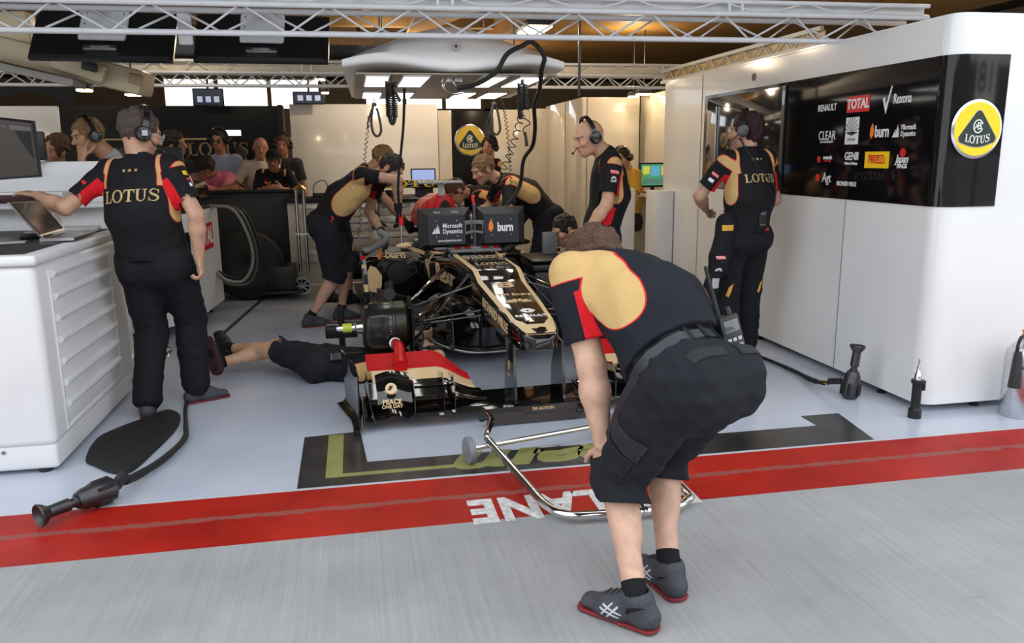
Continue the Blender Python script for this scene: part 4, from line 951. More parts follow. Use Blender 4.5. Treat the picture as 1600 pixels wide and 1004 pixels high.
# ---------------------------------------------------------------- the racing car (built in its own frame: x across, y backwards, z up)
CAR = thing('racing_car', 'black and gold open wheel racing car without wheels, nose towards the lane', 'racing car', (1.0, 4.35, 0))
CAR.rotation_euler = (0, 0, math.radians(3.2))
CARM = Matrix.Translation((1.0, 4.35, 0)) @ Matrix.Rotation(math.radians(3.2), 4, 'Z')
def cb(mb, name, m, par=None, ang=40, sub=0, smooth=True):
    o = mb.build(name, m, None, smooth, ang, sub); o.parent = par or CAR; return o
def ct(me, o, x, y, m, par=None, name='lettering'):
    me.transform(frame(o, x, y)); ob = link(name, me, m, None, False); ob.parent = par or CAR; return ob
def rsec(y, h, zt, zb, r=.35, n=5, xo=0, tp=1.):
    # rounded section across the car at y
    w = h; H_ = zt - zb; rr = min(w, H_ / 2) * r * 2 if r < .5 else min(w, H_ / 2); pts = []
    rr = min(rr, w * .98, H_ * .49)
    for cx, cz, a0 in ((w - rr, zt - rr, 0), (-w + rr, zt - rr, 90), (-w * tp + rr, zb + rr, 180), (w * tp - rr, zb + rr, 270)):
        for i in range(n + 1):
            a = math.radians(a0 + 90 * i / n); pts.append((xo + cx + rr * math.cos(a), y, cz + rr * math.sin(a)))
    return pts
NP = [(-.075, .045, .487, .432), (-.05, .085, .505, .418), (0, .115, .525, .405), (.15, .138, .555, .41), (.5, .155, .612, .43), (.88, .170, .668, .45), (.93, .172, .685, .45), (1.02, .175, .728, .45), (1.08, .178, .738, .45), (1.4, .183, .75, .42), (1.75, .19, .762, .36)]
mb = MB(); mb.loft([rsec(y, h, zt, zb, .12, 4) for y, h, zt, zb in NP]); nose = cb(mb, 'nose_cone', carblack)
def ntop(y):
    for (a, b_) in zip(NP, NP[1:]):
        if a[0] <= y <= b_[0]: t = (y - a[0]) / (b_[0] - a[0]); return tuple(p + (q - p) * t for p, q in zip(a, b_))
    return NP[-1] if y > NP[-1][0] else NP[0]
for sg in (-1, 1):
    mb = MB(); L_ = []; 
    ys = [-.03, 0, .08, .15, .3, .5, .7, .86, .90, .96, 1.03, 1.08, 1.3, 1.5, 1.74]
    for y in ys:
        _, h, zt, _ = ntop(y); o_ = h - .006; i_ = h - .038 - .035 * (y < .1)
        L_.append([(sg * o_, y, zt + .0005 - .006), (sg * (o_ - .012), y, zt + .003), (sg * max(.0, i_), y, zt + .003), (sg * max(0, i_), y, zt - .003)])
    mb.loft(L_); cb(mb, 'gold_stripe', gold, nose)
mb = MB(); mb.prism([(-.085, 0), (.085, 0), (.1, .05), (.085, .12), (-.085, .12), (-.1, .05)], (0, -.045, .503), (1, 0, 0), (0, 1, .33), .004); cb(mb, 'gold_tip', gold, nose)
mb = MB(); mb.lathe([(.0, 0), (.030, 0), (.030, .003), (0, .003)], (.02, .0, .524), (0, -.3, 1)); cb(mb, 'tip_disc', carblack, nose)
def nt(s, x, y, size, m=gold, slope=.16, **k): return ct(tmesh(s, size, ext=.0008, **k), (x, y, ntop(y)[2] + .003), (1, 0, 0), (0, 1, slope), m, nose)
W = serif_word(.10); 
for v in W.vertices: v.co.x *= .62; v.co.y *= 1.25
ct(W, (0, 1.52, .762), (-1, 0, 0), (0, -1, -.04), gold, nose)
W = serif_word(.08)
for v in W.vertices: v.co.x *= .62; v.co.y *= 1.1
ct(W, (0, 1.22, .750), (1, 0, 0), (0, 1, .04), gold, nose)
nt('8', -.0, .80, .15, xs=1.6, bold=.01); nt('TM Energy', .02, .60, .055, bold=.01)
P_ = []
for k in range(6): a = math.radians(20 + 28 * k); P_.append([(.02 * math.cos(a), .01 * math.sin(a)), (.085 * math.cos(a - .2), .06 * math.sin(a - .2)), (.09 * math.cos(a), .068 * math.sin(a)), (.085 * math.cos(a + .2), .06 * math.sin(a + .2))])
ct(polymesh(P_, .0008), (.0, .44, ntop(.44)[2] + .004), (1, 0, 0), (0, 1, .16), gold, nose)
ct(polymesh([[(-.05, 0), (-.02, .035), (.02, .035), (-.012, 0)], [(-.02, -.035), (.012, 0), (.05, 0), (.02, -.035)], [(-.05, 0), (-.012, 0), (0.0, -.02), (-.02, -.035)], [(.012, .0), (.05, 0), (.02, .035), (0, .02)]], .0008), (.01, .29, ntop(.29)[2] + .004), (1, 0, 0), (0, 1, .16), tw, nose)
nt('RENAULT', .01, .205, .045, tw, bold=.02)
wrap(tmesh('RICHARD MILLE', .082, bold=.02, xs=1.0), (-.1655, .47, .53), (0, -1, -.12), (0, -.12, 1), gold, nose, bvh_of(nose), sub=.03)
# tall thin probe on the nose
mb = MB(); mb.cyl((.03, .95, .69), (.03, .95, .83), .005); mb.ball((.03, .95, .83), .009, 8); cb(mb, 'sensor_mast', black, nose)
# pylons
for sg in (-1, 1):
    mb = MB(); mb.prism([(-.02, .10), (.02, .44), (.20, .46), (.17, .36), (.22, .26), (.23, .10)], (sg * .145 - .007, 0, 0), (0, 1, 0), (0, 0, 1), .016); p = cb(mb, 'nose_pylon', carblack)
    if sg < 0:
        ct(polymesh(ringpoly(0, 0, .017, .028, .006, .006)), (-.1535, .11, .30), (0, -1, 0), (0, 0, 1), tg, p, 'emblem'); ct(tmesh('infinity', .022), (-.1535, .12, .24), (0, -1, 0), (0, 0, 1), tg, p)
# ---- front wing
def elem(xs, f, th, name, m, par):
    secs = []
    for x in xs:
        y0, z0, y1, z1 = f(abs(x)); c = (y1 - y0, z1 - z0); L = math.hypot(*c); n_ = (-c[1] / L, c[0] / L); cam = -.10
        up = []; dn = []
        for i in range(9):
            t = i / 8; tt = th * 2.2 * math.sqrt(t) * (1 - t) + .0012; sag = cam * 4 * t * (1 - t) * .25 * L
            yy = y0 + c[0] * t; zz = z0 + c[1] * t + sag
            up.append((x, yy + n_[0] * tt * .6, zz + n_[1] * tt * .6)); dn.append((x, yy - n_[0] * tt * .6, zz - n_[1] * tt * .6))
        secs.append(up + dn[::-1])
    mb = MB(); mb.loft(secs); return cb(mb, name, m, par, 50)
xs_all = [x / 20 * 1.0 for x in range(-20, 21)]
def fmain(a):
    w = max(0, a - .28); b_ = max(0, min(1, (a - .72) / .28)); hump = .030 * math.exp(-((a - .84) / .06) ** 2)
    return (-.02 + .02 * w, .085 - .025 * min(1, w / .3) + hump, .26, .115 + .02 * b_ + hump)
fw = elem(xs_all, fmain, .022, 'front_wing', carblack, CAR)
sm = lambda t: t * t * (3 - 2 * t)
for sg in (-1, 1):
    X = lambda a, b_, n=16: [sg * (a + (b_ - a) * i / n) for i in range(n + 1)]
    inn = lambda a: sm(max(0, min(1, (a - .30) / .22)))
    elem(X(.29, .98), lambda a: (.10, .105 + .03 * inn(a), .30, .12 + .075 * inn(a)), .018, 'wing_flap', carblack, fw)
    elem(X(.31, .90), lambda a: (.22, .12 + .06 * inn(a), .37 - .1 * (1 - inn(a)), .125 + .085 * inn(a)), .014, 'wing_flap', carblack, fw)
    elem(X(.34, .93), lambda a: (.30 - .1 * (1 - inn(a - .02)), .15 + .045 * inn(a - .02), .44 - .13 * (1 - inn(a - .02)), .165 + .075 * inn(a - .02)), .010, 'wing_flap', gold, fw)
    elem(X(.345, .95), lambda a: (.43 - .12 * (1 - inn(a - .02)), .165 + .075 * inn(a - .02), .60 - .2 * (1 - inn(a - .02)), .185 + .115 * inn(a - .02)), .010, 'wing_flap', redp, fw)
    # end plate: curved sheet with a rolled foot
    mb = MB(); secs = []
    for y, dx, zt in ((-.06, .0, .10), (-.03, -.01, .24), (.06, -.015, .31), (.2, -.01, .335), (.35, .02, .35), (.55, .055, .36)):
        px = 1.045 + dx; c_ = []
        for z, ex in ((.022, .035), (.03, .0), (.06, -.02), (zt * .5, -.012), (zt, 0)): c_.append((sg * (px + ex), y, z))
        c_ += [(sg * (abs(p[0]) - .007), p[1], p[2]) for p in c_[::-1]]; secs.append(c_)
    mb.loft(secs); cb(mb, 'end_plate', carblack, fw)
    mb = MB(); secs = []
    for y, zt in ((-.02, .20), (.05, .275), (.22, .29)):
        c_ = [(sg * (.95 + .03 * math.sin((z - .06) * 9)), y, z) for z in (.05, .1, .16, .22, zt)]; c_ += [(sg * (abs(p[0]) - .006), p[1], p[2]) for p in c_[::-1]]; secs.append(c_)
    mb.loft(secs); cb(mb, 'turning_vane', carblack, fw)
    for xx, y0, h_ in ((.56, .0, .30), (.72, .05, .25), (.49, .05, .27)):
        mb = MB(); mb.prism([(0, .07), (.0, h_ * .75), (.06, h_), (.20, h_ * .9), (.22, .1)], (sg * xx, y0, 0), (0, 1, 0), (0, 0, 1), .006); cb(mb, 'turning_vane', carblack, fw)
    # cascade winglet
    mb = MB(); secs = []
    for x in [.74 + .19 * i / 8 for i in range(9)]:
        q = (x - .74) / .19; zz = .255 + .02 * math.sin(q * math.pi); secs.append([(sg * x, -.03, zz - .09), (sg * x, .02, zz - .02), (sg * x, .12, zz + .03), (sg * x, .14, zz + .035), (sg * x, .11, zz + .022), (sg * x, .02, zz - .03), (sg * x, -.025, zz - .095)])
    mb.loft(secs); cas = cb(mb, 'cascade_winglet', carblack, fw)
    if sg < 0:
        P_ = []
        for k in range(12): a = math.radians(200 + 140 * k / 11); P_.append([(.03 * math.cos(a - .08), .03 * math.sin(a - .08)), (.044 * math.cos(a), .040 * math.sin(a)), (.03 * math.cos(a + .08), .03 * math.sin(a + .08))])
        ct(polymesh(P_ + [[(.031 * math.cos(a), .031 * math.sin(a)) for a in [2 * math.pi * k / 20 for k in range(20)]]]), (-.855, -.026, .255), (1, 0, 0), (0, .55, .84), gold, cas, 'emblem')
        ct(polymesh([[(-.02, -.01), (-.005, .018), (.004, .012), (.012, .02), (.008, .004), (-.004, -.012)]]), (-.855, -.028, .2555), (1, 0, 0), (0, .55, .84), tb, cas, 'emblem_mark')
        ct(tmesh('PEACE', .036, bold=.03), (-.855, -.058, .186), (1, 0, 0), (0, .3, .95), gold, cas); ct(tmesh('ONE DAY', .026, bold=.02), (-.855, -.066, .162), (1, 0, 0), (0, .3, .95), gold, cas)
# ---- chassis
CP = [(1.40, .185, .752, .40), (1.75, .20, .765, .30), (2.05, .27, .755, .22), (2.4, .32, .735, .16), (2.9, .36, .71, .12), (3.5, .37, .70, .12)]
mb = MB(); mb.loft([rsec(y, h, zt, zb, .22, 5, tp=.85) for y, h, zt, zb in CP]); ch = cb(mb, 'monocoque', carblack)
# cockpit opening rim, driver protection collar
mb = MB(); pts = [(.20 * math.cos(a), 2.45 + .38 * math.sin(a), .745 + .015 * math.cos(a * 2)) for a in [2 * math.pi * k / 24 for k in range(24)]]; mb.tube(pts, .03, 8, closed=True); cb(mb, 'cockpit_rim', blackm, ch)
mb = MB(); mb.prism([(.17 * math.cos(a), 2.45 + .34 * math.sin(a)) for a in [2 * math.pi * k / 20 for k in range(20)]], (0, 0, .738), (1, 0, 0), (0, 1, 0), .006); cb(mb, 'cockpit_opening', blackm, ch)
bch = bvh_of(ch); wrap(polymesh([check(.27)]), (-.286, 2.34, .50), (0, -1, 0), (.05, 0, 1), gold, ch, bch); wrap(tmesh('Rexona', .20, bold=.02, xs=.86), (-.262, 1.80, .575), (0, -1, -.06), (.0, 0, 1), gold, ch, bch)
ct(tmesh('burn', .105, bold=.03, xs=.9), (-.44, 2.685, .63), (1, -.35, .02), (0, .0, 1), gold, ch) if False else None
for sg in (-1, 1):
    # side pod with inlet
    mb = MB(); secs = []
    for y, xi, xo, zt, zb in ((2.72, .33, .70, .62, .30), (2.85, .33, .76, .64, .16), (3.3, .33, .78, .62, .10), (4.0, .30, .66, .50, .10), (4.8, .22, .38, .36, .10)):
        s_ = rsec(y, (xo - xi) / 2, zt, zb, .3, 4, xo=(xi + xo) / 2); secs.append([(sg * p[0], p[1], p[2]) for p in s_])
    mb.loft(secs); sp_ = cb(mb, 'side_pod', carblack)
    mb = MB(); mb.lathe([(.0, 0), (.085, 0), (.10, .012), (.085, .02), (0, .02)], (sg * .50, 2.70, .50), (0, -1, 0), 28); cb(mb, 'cooling_inlet', blackm, sp_)
    mb = MB(); mb.prism([(-.02, .12), (.03, .10), (.075, .03), (.07, -.06), (.03, -.12), (-.03, -.10), (-.055, -.02), (-.045, .07)], (sg * .73, 2.60, .47), (1, 0, 0), (0, 0, 1), .02); gv = cb(mb, 'inlet_fairing', gold, sp_)
    mb = MB(); mb.prism([(-.02, .06), (.02, .03), (.03, -.02), (.01, -.05), (-.03, -.03)], (sg * .715, 2.592, .49), (1, 0, 0), (0, 0, 1), .01); cb(mb, 'inlet_patch', mat('maroon', S(110, 20, 30), .4), gv)
    mb = MB(); mb.bar((sg * .80, 2.2, .12), (sg * .83, 2.3, .74), .03, .05); bv = cb(mb, 'barge_board', carblack)
    for z, mm in ((.70, redp), (.63, gold), (.47, gold), (.44, gold)):
        mb = MB(); mb.box((sg * (.80 + .03 * (z - .12) / .62), 2.2 + .1 * (z - .12) / .62 - .03, z), (.036, .004, .03)); cb(mb, 'decal', mm, bv)
    mb = MB(); secs = []
    for y, x0, z0 in ((1.6, .42, .10), (1.9, .52, .10), (2.2, .62, .09), (2.5, .70, .08)):
        c_ = [(x0 - .03, z0), (x0, z0 + .12), (x0 + .015, z0 + .26), (x0 + .01, z0 + .33)]; secs.append([(sg * a, y, z) for a, z in c_] + [(sg * (a - .008), y, z) for a, z in c_[::-1]])
    mb.loft(secs); cb(mb, 'barge_board', carbon)
    # mirror
    mb = MB(); mb.ball((sg * .50, 2.2, .79), (.065, .035, .024), 16); mb.bar((sg * .33, 2.25, .72), (sg * .5, 2.2, .79), .01, .03); cb(mb, 'mirror', gold if sg < 0 else carblack)
    # brake drum, hub
    mb = MB(); cx = sg * .62
    mb.lathe([(.0, 0), (.13, 0), (.155, .02), (.165, .04), (.165, .10), (.170, .105), (.170, .115), (.165, .12), (.165, .25), (.150, .29), (.12, .31), (0, .31)], (cx, 1.08, .375), (sg, 0, 0), 40); dr = cb(mb, 'brake_drum', carbon)
    mb = MB(); mb.lathe([(.1655, .03), (.167, .03), (.167, .10), (.1655, .10)], (cx, 1.08, .375), (sg, 0, 0), 40); cb(mb, 'drum_band', mat('dull_metal', S(58, 54, 46), .3, .8), dr)
    mb = MB(); mb.box((sg * .83, .925, .38), (.13, .03, .20), None, .01); cb(mb, 'drum_cover', carbon, dr)
    for z in (.30, .37, .46):
        mb = MB(); mb.ball((sg * .755, .913, z), .006, 8); cb(mb, 'rivet', steel, dr)
    mb = MB(); mb.lathe([(0, 0), (.045, 0), (.04, .04), (.028, .05), (.028, .15), (.02, .17), (0, .17)], (sg * .93, 1.08, .375), (sg, 0, 0), 20); hb = cb(mb, 'axle_stub', chrome, dr)
    mb = MB(); mb.lathe([(.0285, .07), (.031, .07), (.031, .13), (.0285, .13)], (sg * .93, 1.08, .375), (sg, 0, 0), 20); cb(mb, 'axle_ring', mat('lime', S(190, 200, 60), .4), hb)
    mb = MB(); mb.lathe([(.10, 0), (.19, .0), (.20, .006), (.19, .012), (.10, .012)], (sg * .600, 1.08, .375), (sg, 0, 0), 40); cb(mb, 'brake_disc', dsteel, dr)
    # suspension
    for a, b_, r1 in (((.62, 1.02, .50), (.175, .93, .655), .013), ((.62, 1.12, .50), (.21, 1.85, .66), .013), ((.60, 1.06, .25), (.18, 1.1, .70), .012), ((.62, 1.0, .40), (.165, .80, .50), .012), ((.62, 1.05, .37), (.165, .78, .47), .014), ((.62, 1.14, .36), (.20, 1.9, .42), .012)):
        mb = MB(); mb.bar((sg * a[0], a[1], a[2]), (sg * b_[0], b_[1], b_[2]), r1 * 3.2, r1, .004); cb(mb, 'wishbone', carblack)
    mb = MB(); mb.tube([(sg * .60, 1.0, .52), (sg * .56, .96, .44), (sg * .54, .95, .30), (sg * .57, .93, .20)], .008, 8, 6); cb(mb, 'brake_hose', rubber)
    mb = MB(); mb.tube([(sg * .60, 2.5, .44), (sg * .62, 2.3, .32), (sg * .70, 1.5, .52)] if sg < 0 else [(sg * .6, 2.5, .44), (sg * .6, 2.3, .32)], .045, 12, 6); cb(mb, 'air_duct', rubber)
    # rear corner, partly seen
    mb = MB(); mb.lathe([(0, 0), (.17, .0), (.17, .2), (.1, .25), (0, .25)], (sg * .62, 4.55, .36), (sg, 0, 0), 30); cb(mb, 'rear_brake_drum', carbon)
ct(tmesh('burn', .10, bold=.03, xs=.95), (-.52, 2.712, .665), (1, -.06, 0), (0, .05, 1), gold, ch)
ct(polymesh([[(0, -.045), (.02, -.02), (.022, .01), (.006, .05), (-.012, .02), (-.016, -.02)]]), (-.66, 2.715, .665), (1, 0, 0), (0, 0, 1), to, ch)
# bib and vanes under the nose
mb = MB(); secs = []
for x in [-.46 + .92 * i / 12 for i in range(13)]:
    q = abs(x) / .46; zb = .10 + .10 * q ** 3; zt = .47 - .20 * q ** 2; yf = 1.28 + .35 * q ** 2; secs.append([(x, yf, zb), (x, yf - .05 * (1 - q), (zb + zt) / 2), (x, yf + .1, zt), (x, 2.1, zt), (x, 2.1, zb)])
mb.loft(secs); cb(mb, 'splitter', carblack)
mb = MB(); mb.tube([(-.46, 1.62, .21), (-.36, 1.42, .14), (-.2, 1.28, .105), (0, 1.24, .10), (.2, 1.28, .105), (.36, 1.42, .14), (.46, 1.62, .21)], .009, 8, 5); cb(mb, 'splitter_edge', mat('silver_edge', (.45, .44, .40), .3, .8))
for sg in (-1, 1):
    for xx in (.09, .30):
        mb = MB(); mb.prism([(0, 0), (.03, .30), (.30, .32), (.32, 0)], (sg * xx, 1.15, .14), (0, 1, 0), (0, 0, 1), .008); cb(mb, 'turning_vane', carblack)
mb = MB(); mb.prism([(-.5, 1.95), (.5, 1.95), (.78, 2.5), (.78, 4.9), (-.78, 4.9), (-.78, 2.5)], (0, 0, .06), (1, 0, 0), (0, 1, 0), .03); cb(mb, 'floor_plank', carbon)
# air intake: nested red arches
mb = MB()
def arch(y, w, h, z0, xo, n=14): return [(xo + w * math.cos(a), y, z0 + h * math.sin(a)) for a in [math.pi * i / n for i in range(n + 1)]]
ab = None; rsh = mat('red_shell', S(196, 10, 18), .25, spec=.3)
for y0, w, hh, xo, nm in ((3.10, .20, .27, -.07, 'air_intake'), (3.02, .165, .30, -.05, 'intake_rib'), (2.94, .118, .30, -.03, 'intake_rib')):
    secs = [arch(y0 + dy, w * k_, hh * k_, .87, xo, 18) for dy, k_ in ((0, .90), (.004, .96), (.016, 1.0), (.05, 1.0), (.6, .92))]
    mb = MB(); mb.loft(secs); o_ = cb(mb, nm, rsh, ab, 30); ab = ab or o_
mb = MB(); mb.loft([arch(2.934, .078, .24, .87, -.03, 18), arch(2.9405, .078, .24, .87, -.03, 18)]); cb(mb, 'intake_opening', blackm, ab)
mb = MB(); secs = [rsec(y, h, zt, zb, .4, 5, xo=-.04) for y, h, zt, zb in ((3.0, .2, .96, .6), (3.6, .17, .98, .5), (4.4, .10, .80, .4), (5.0, .06, .6, .35))]; mb.loft(secs); cb(mb, 'engine_cover', carblack)
mb = MB(); mb.box((-.08, 2.9, 1.272), (.40, .10, .022), None, .008); mb.box((-.06, 2.95, 1.21), (.05, .03, .12)); cb(mb, 'camera_bar', lgray)
# rear wing
mb = MB(); mb.box((.0, 5.0, 1.19), (.92, .10, .075), Matrix.Rotation(-.2, 3, 'X'), .012); rwg = cb(mb, 'rear_wing', carblack)
mb = MB(); mb.box((.0, 5.02, 1.02), (.92, .2, .05), None, .01); cb(mb, 'rear_wing_plane', carblack, rwg)
for sg in (-1, 1): mb = MB(); mb.box((sg * .46, 5.1, 1.0), (.012, .4, .5), None, .004); cb(mb, 'rear_end_plate', carblack, rwg)
W = serif_word(.075)
for v in W.vertices: v.co.x *= 2.2
ct(W, (-.04, 4.935, 1.195), (1, 0, 0), (0, .15, 1), ty, rwg)
mb = MB(); mb.bar((0, 5.0, .5), (0, 5.0, 1.0), .04, .10); cb(mb, 'rear_wing_support', carbon)
# driver steering wheel shroud and loose cockpit hardware
mb = MB(); mb.box((-.18, 2.05, .79), (.2, .12, .05), None, .01); mb.ball((-.05, 2.1, .80), (.07, .05, .04), 12); cb(mb, 'bulkhead_cover', steel)
for k in range(4): mb = MB(); mb.cyl((-.13 + .085 * k + (.05 if k > 1 else 0), 1.80, .775), (-.13 + .085 * k + (.05 if k > 1 else 0), 1.80, .82), .024); cb(mb, 'damper_cap', redp)
# red and black hoses rising from the wing to the drum
hz = thing('brake_cooling_pipe', 'glossy red pipe propped under the left brake drum', 'pipe', (.2, 5.0, .2))
def cwm(p): return CARM @ V(p)
mb = MB(); mb.tube([cwm(p) for p in ((-.74, .96, .27), (-.735, .86, .30), (-.735, .66, .325), (-.745, .50, .29), (-.755, .40, .26))], [.030, .032, .036, .045], 14, 5); mb.build('pipe', mat('red_shell', (0, 0, 0)), hz)
mb = MB(); mb.lathe([(.034, -.012), (.038, -.01), (.038, .01), (.034, .012)], cwm((-.735, .87, .298)), CARM.to_3x3() @ V((0, .9, -.3)), 20); mb.build('clamp', steel, hz)
hz = thing('flexible_hose', 'black corrugated hose coming out below the left suspension arms', 'hose', (.5, 5.2, .1))
mb = MB(); pts = crom([cwm(p) for p in ((-.60, 1.3, .26), (-.55, 1.05, .20), (-.48, .85, .12), (-.44, .72, .05))], 10); mb.tube(pts, [.034 if i % 2 else .029 for i in range(31)], 12); mb.build('hose', rubber, hz); mb = MB(); mb.lathe([(.0, -.03), (.04, -.03), (.04, .03), (0, .03)], pts[14], pts[14] - pts[12], 16); mb.build('hose_coupling', lgray, hz)
# ---- display stand on the nose
ds = thing('display_stand', 'black stand with two sponsor backed screens resting on the nose', 'display stand', tuple(cwm((.0, 1.78, .77))))
def dsb(mb, name, m, par=None): 
    me_o = mb.build(name, m, None); me_o.data.transform(CARM)
    me_o.parent = par or ds; me_o.matrix_parent_inverse = Matrix.Translation(-ds.location) if par is None else Matrix()
    return me_o
def dst(me, o, x, y, m, par): me.transform(CARM @ frame(o, x, y)); ob = link('lettering', me, m, None, False); ob.parent = par; return ob
mb = MB(); mb.box((.0, 1.80, .785), (.40, .14, .025), None, .006); mb.box((.0, 1.78, .80), (.08, .08, .03), None, .008); dsb(mb, 'base', gray)
mb = MB(); mb.cyl((.0, 1.78, .80), (.0, 1.78, 1.13), .017); mb.cyl((0, 1.78, 1.13), (0, 1.78, 1.14), .02, .01); dsb(mb, 'pole', dsteel)
mb = MB(); mb.tube([(0, 1.78, 1.13), (-.01, 1.78, 1.18), (.0, 1.79, 1.2)], .012, 8, 4); dsb(mb, 'cable_gland', tr)
for cx, ang, nm in ((-.235, .10, 'a'), (.20, -.06, 'b')):
    R = Matrix.Rotation(ang, 3, 'Z') @ Matrix.Rotation(-.08, 3, 'X'); c = V((cx, 1.77, .965)); w2, h2 = (.205 if nm == 'a' else .19), .15
    f = lambda x, y, z: tuple(c + R @ V((x, y, z)))
    mb = MB(); secs = [[f(-w2, .02, -h2), f(w2, .02, -h2), f(w2, .02, h2), f(-w2, .02, h2)], [f(-w2, .0, -h2), f(w2, .0, -h2), f(w2, 0, h2), f(-w2, 0, h2)], [f(-w2 * .72, -.05, -h2 * .80), f(w2 * .72, -.05, -h2 * .8), f(w2 * .72, -.05, h2 * .62), f(-w2 * .72, -.05, h2 * .62)]]
    mb.loft(secs); sc_ = dsb(mb, 'screen_housing', black)
    mb = MB(); mb.box(f(0, -.055, -.02), (w2 * 1.42, .006, h2 * 1.42), R); mount = dsb(mb, 'back_plate', mat('navy_black', (.008, .009, .014), .4), sc_)
    for sx in (-1, 1):
        for sz in (-.75, .55): mb = MB(); mb.ball(f(sx * w2 * .4, -.06, sz * h2 * .6), .006, 8); dsb(mb, 'screw', steel, mount)
    xd = R @ V((1, 0, 0)); yd = R @ V((0, 0, 1))
    if nm == 'a':
        dst(tmesh('Microsoft', .048, bold=.012, xs=.82), f(.045, -.06, .012), xd, yd, tw, mount); dst(tmesh('Dynamics', .048, bold=.012, xs=.82), f(.045, -.06, -.030), xd, yd, tw, mount); dst(tmesh('www.dynamics.com', .026, bold=.01, xs=.9), f(.02, -.06, -.098), xd, yd, tw, mount)
        dst(polymesh([[(-.03, -.035), (-.01, -.035), (-.002, .01)], [(-.008, -.035), (.014, -.035), (.016, .035)], [(.016, -.035), (.03, -.035), (.022, .02)]]), f(-.085, -.06, -.008), xd, yd, tw, mount)
        for k in (-1, 1): dst(tmesh('TELL8' if k < 0 else 'TRLL8', .02, bold=.02), f(.07 * k, -.045, .115), xd, yd, lgray, mount)
    else:
        dst(tmesh('burn', .092, bold=.035, xs=.72), f(.03, -.06, -.01), xd, yd, tw, mount)
        dst(polymesh([[(0, -.045), (.02, -.02), (.022, .01), (.006, .05), (-.012, .02), (-.016, -.02)]]), f(-.085, -.06, .0), xd, yd, to, mount)
    s_ = 1 if cx < 0 else -1
    mb = MB(); mb.bar((cx + s_ * w2 * .7, 1.74, 1.0), (0, 1.78, 1.0), .03, .03, .004); mb.bar((cx + s_ * w2 * .7, 1.74, .92), (0, 1.78, .93), .03, .02, .004); mb.bar((cx + s_ * w2 * .7, 1.74, .92), (cx + s_ * w2 * .7, 1.74, 1.0), .03, .02); dsb(mb, 'bracket', gray)
# equipment cases on the right of the car
ec = thing('equipment_case', 'tall black equipment case standing right of the display stand', 'case', (1.50, 6.3, 0))
mb = MB(); mb.b2(1.36, 1.62, 6.05, 6.5, .02, .60, .01); mb.build('body', black, ec); mb = MB(); mb.b2(1.34, 1.64, 6.03, 6.52, .61, .66, .01); mb.b2(1.33, 1.645, 6.03, 6.52, .68, .70, .008); mb.build('lid', black, ec)
gs = thing('grey_panel', 'small grey panel standing on the black equipment case', 'panel', (1.55, 6.4, .7)); mb = MB(); mb.b2(1.50, 1.62, 6.38, 6.42, .70, .88, .005); mb.build('plate', gray, gs)
# ---- chrome jack dolly
jk = thing('jack_dolly', 'chrome tube dolly supporting the front wing, handle on the red line', 'trolley', (.85, 3.6, 0))
mb = MB(); mb.tube([(.60, 3.78, .10), (.70, 3.30, .05), (.74, 3.10, .036), (.80, 3.00, .034), (.90, 2.975, .034), (1.22, 2.96, .034), (1.34, 3.02, .034), (1.37, 3.15, .04), (1.26, 3.90, .10)], .019, 12, 6); mb.build('handle', chrome, jk)
mb = MB(); mb.cyl((.50, 3.735, .075), (1.32, 3.925, .085), .013); mb.build('axle', chrome, jk)
for p, q in (((.60, 3.78, .10), (.665, 4.24, .085)), ((1.24, 3.90, .10), (1.215, 4.26, .085))):
    mb = MB(); mb.tube([p, (p[0] + .005, p[1] + .03, .12), (q[0], q[1] - .2, .11), q], .017, 10, 5); mb.build('lifting_arm', chrome, jk)
    mb = MB(); mb.cyl((q[0] - .04, q[1] - .15, .105), (q[0] + .03, q[1] - .15, .105), .010); mb.ball((q[0] - .045, q[1] - .15, .105), .018, 10); mb.build('locking_knob', black, jk)
for p in ((.50, 3.735, .075), (1.32, 3.925, .085)):
    d = V((.97, .22, 0)).normalized(); mb = MB(); mb.lathe([(.012, -.018), (.06, -.018), (.068, -.012), (.068, .012), (.06, .018), (.012, .018)], V((p[0], p[1], .068)), d, 24); mb.build('wheel', mat('grey_wheel', (.2, .2, .22), .4), jk)
mb = MB(); mb.prism([(-.32, 0), (-.31, .045), (-.28, .062), (-.12, .062), (-.10, .045), (.12, .045), (.14, .062), (.27, .062), (.30, .045), (.30, .0)], (.99, 4.27, .015), (1, .05, 0), (0, 0, 1), .02); mb.build('support_plate', mat('brown_plate', S(62, 54, 52), .5), jk)
text('TM ACTION', (1.0, 4.26, .085), (1, .05, 0), (0, 0, 1), .024, tg, jk, bold=.02)
# ---------------------------------------------------------------- points: a pixel ray met at a given depth or height
def ray(px, py): return CM @ V((px - 800, -(py - 502), -FPX))
def D(px, py, y): d = ray(px, py); return V((0, 0, H)) + d * (y / d.y)
def G(px, py, z=0): d = ray(px, py); return V((0, 0, H)) + d * ((z - H) / d.z)
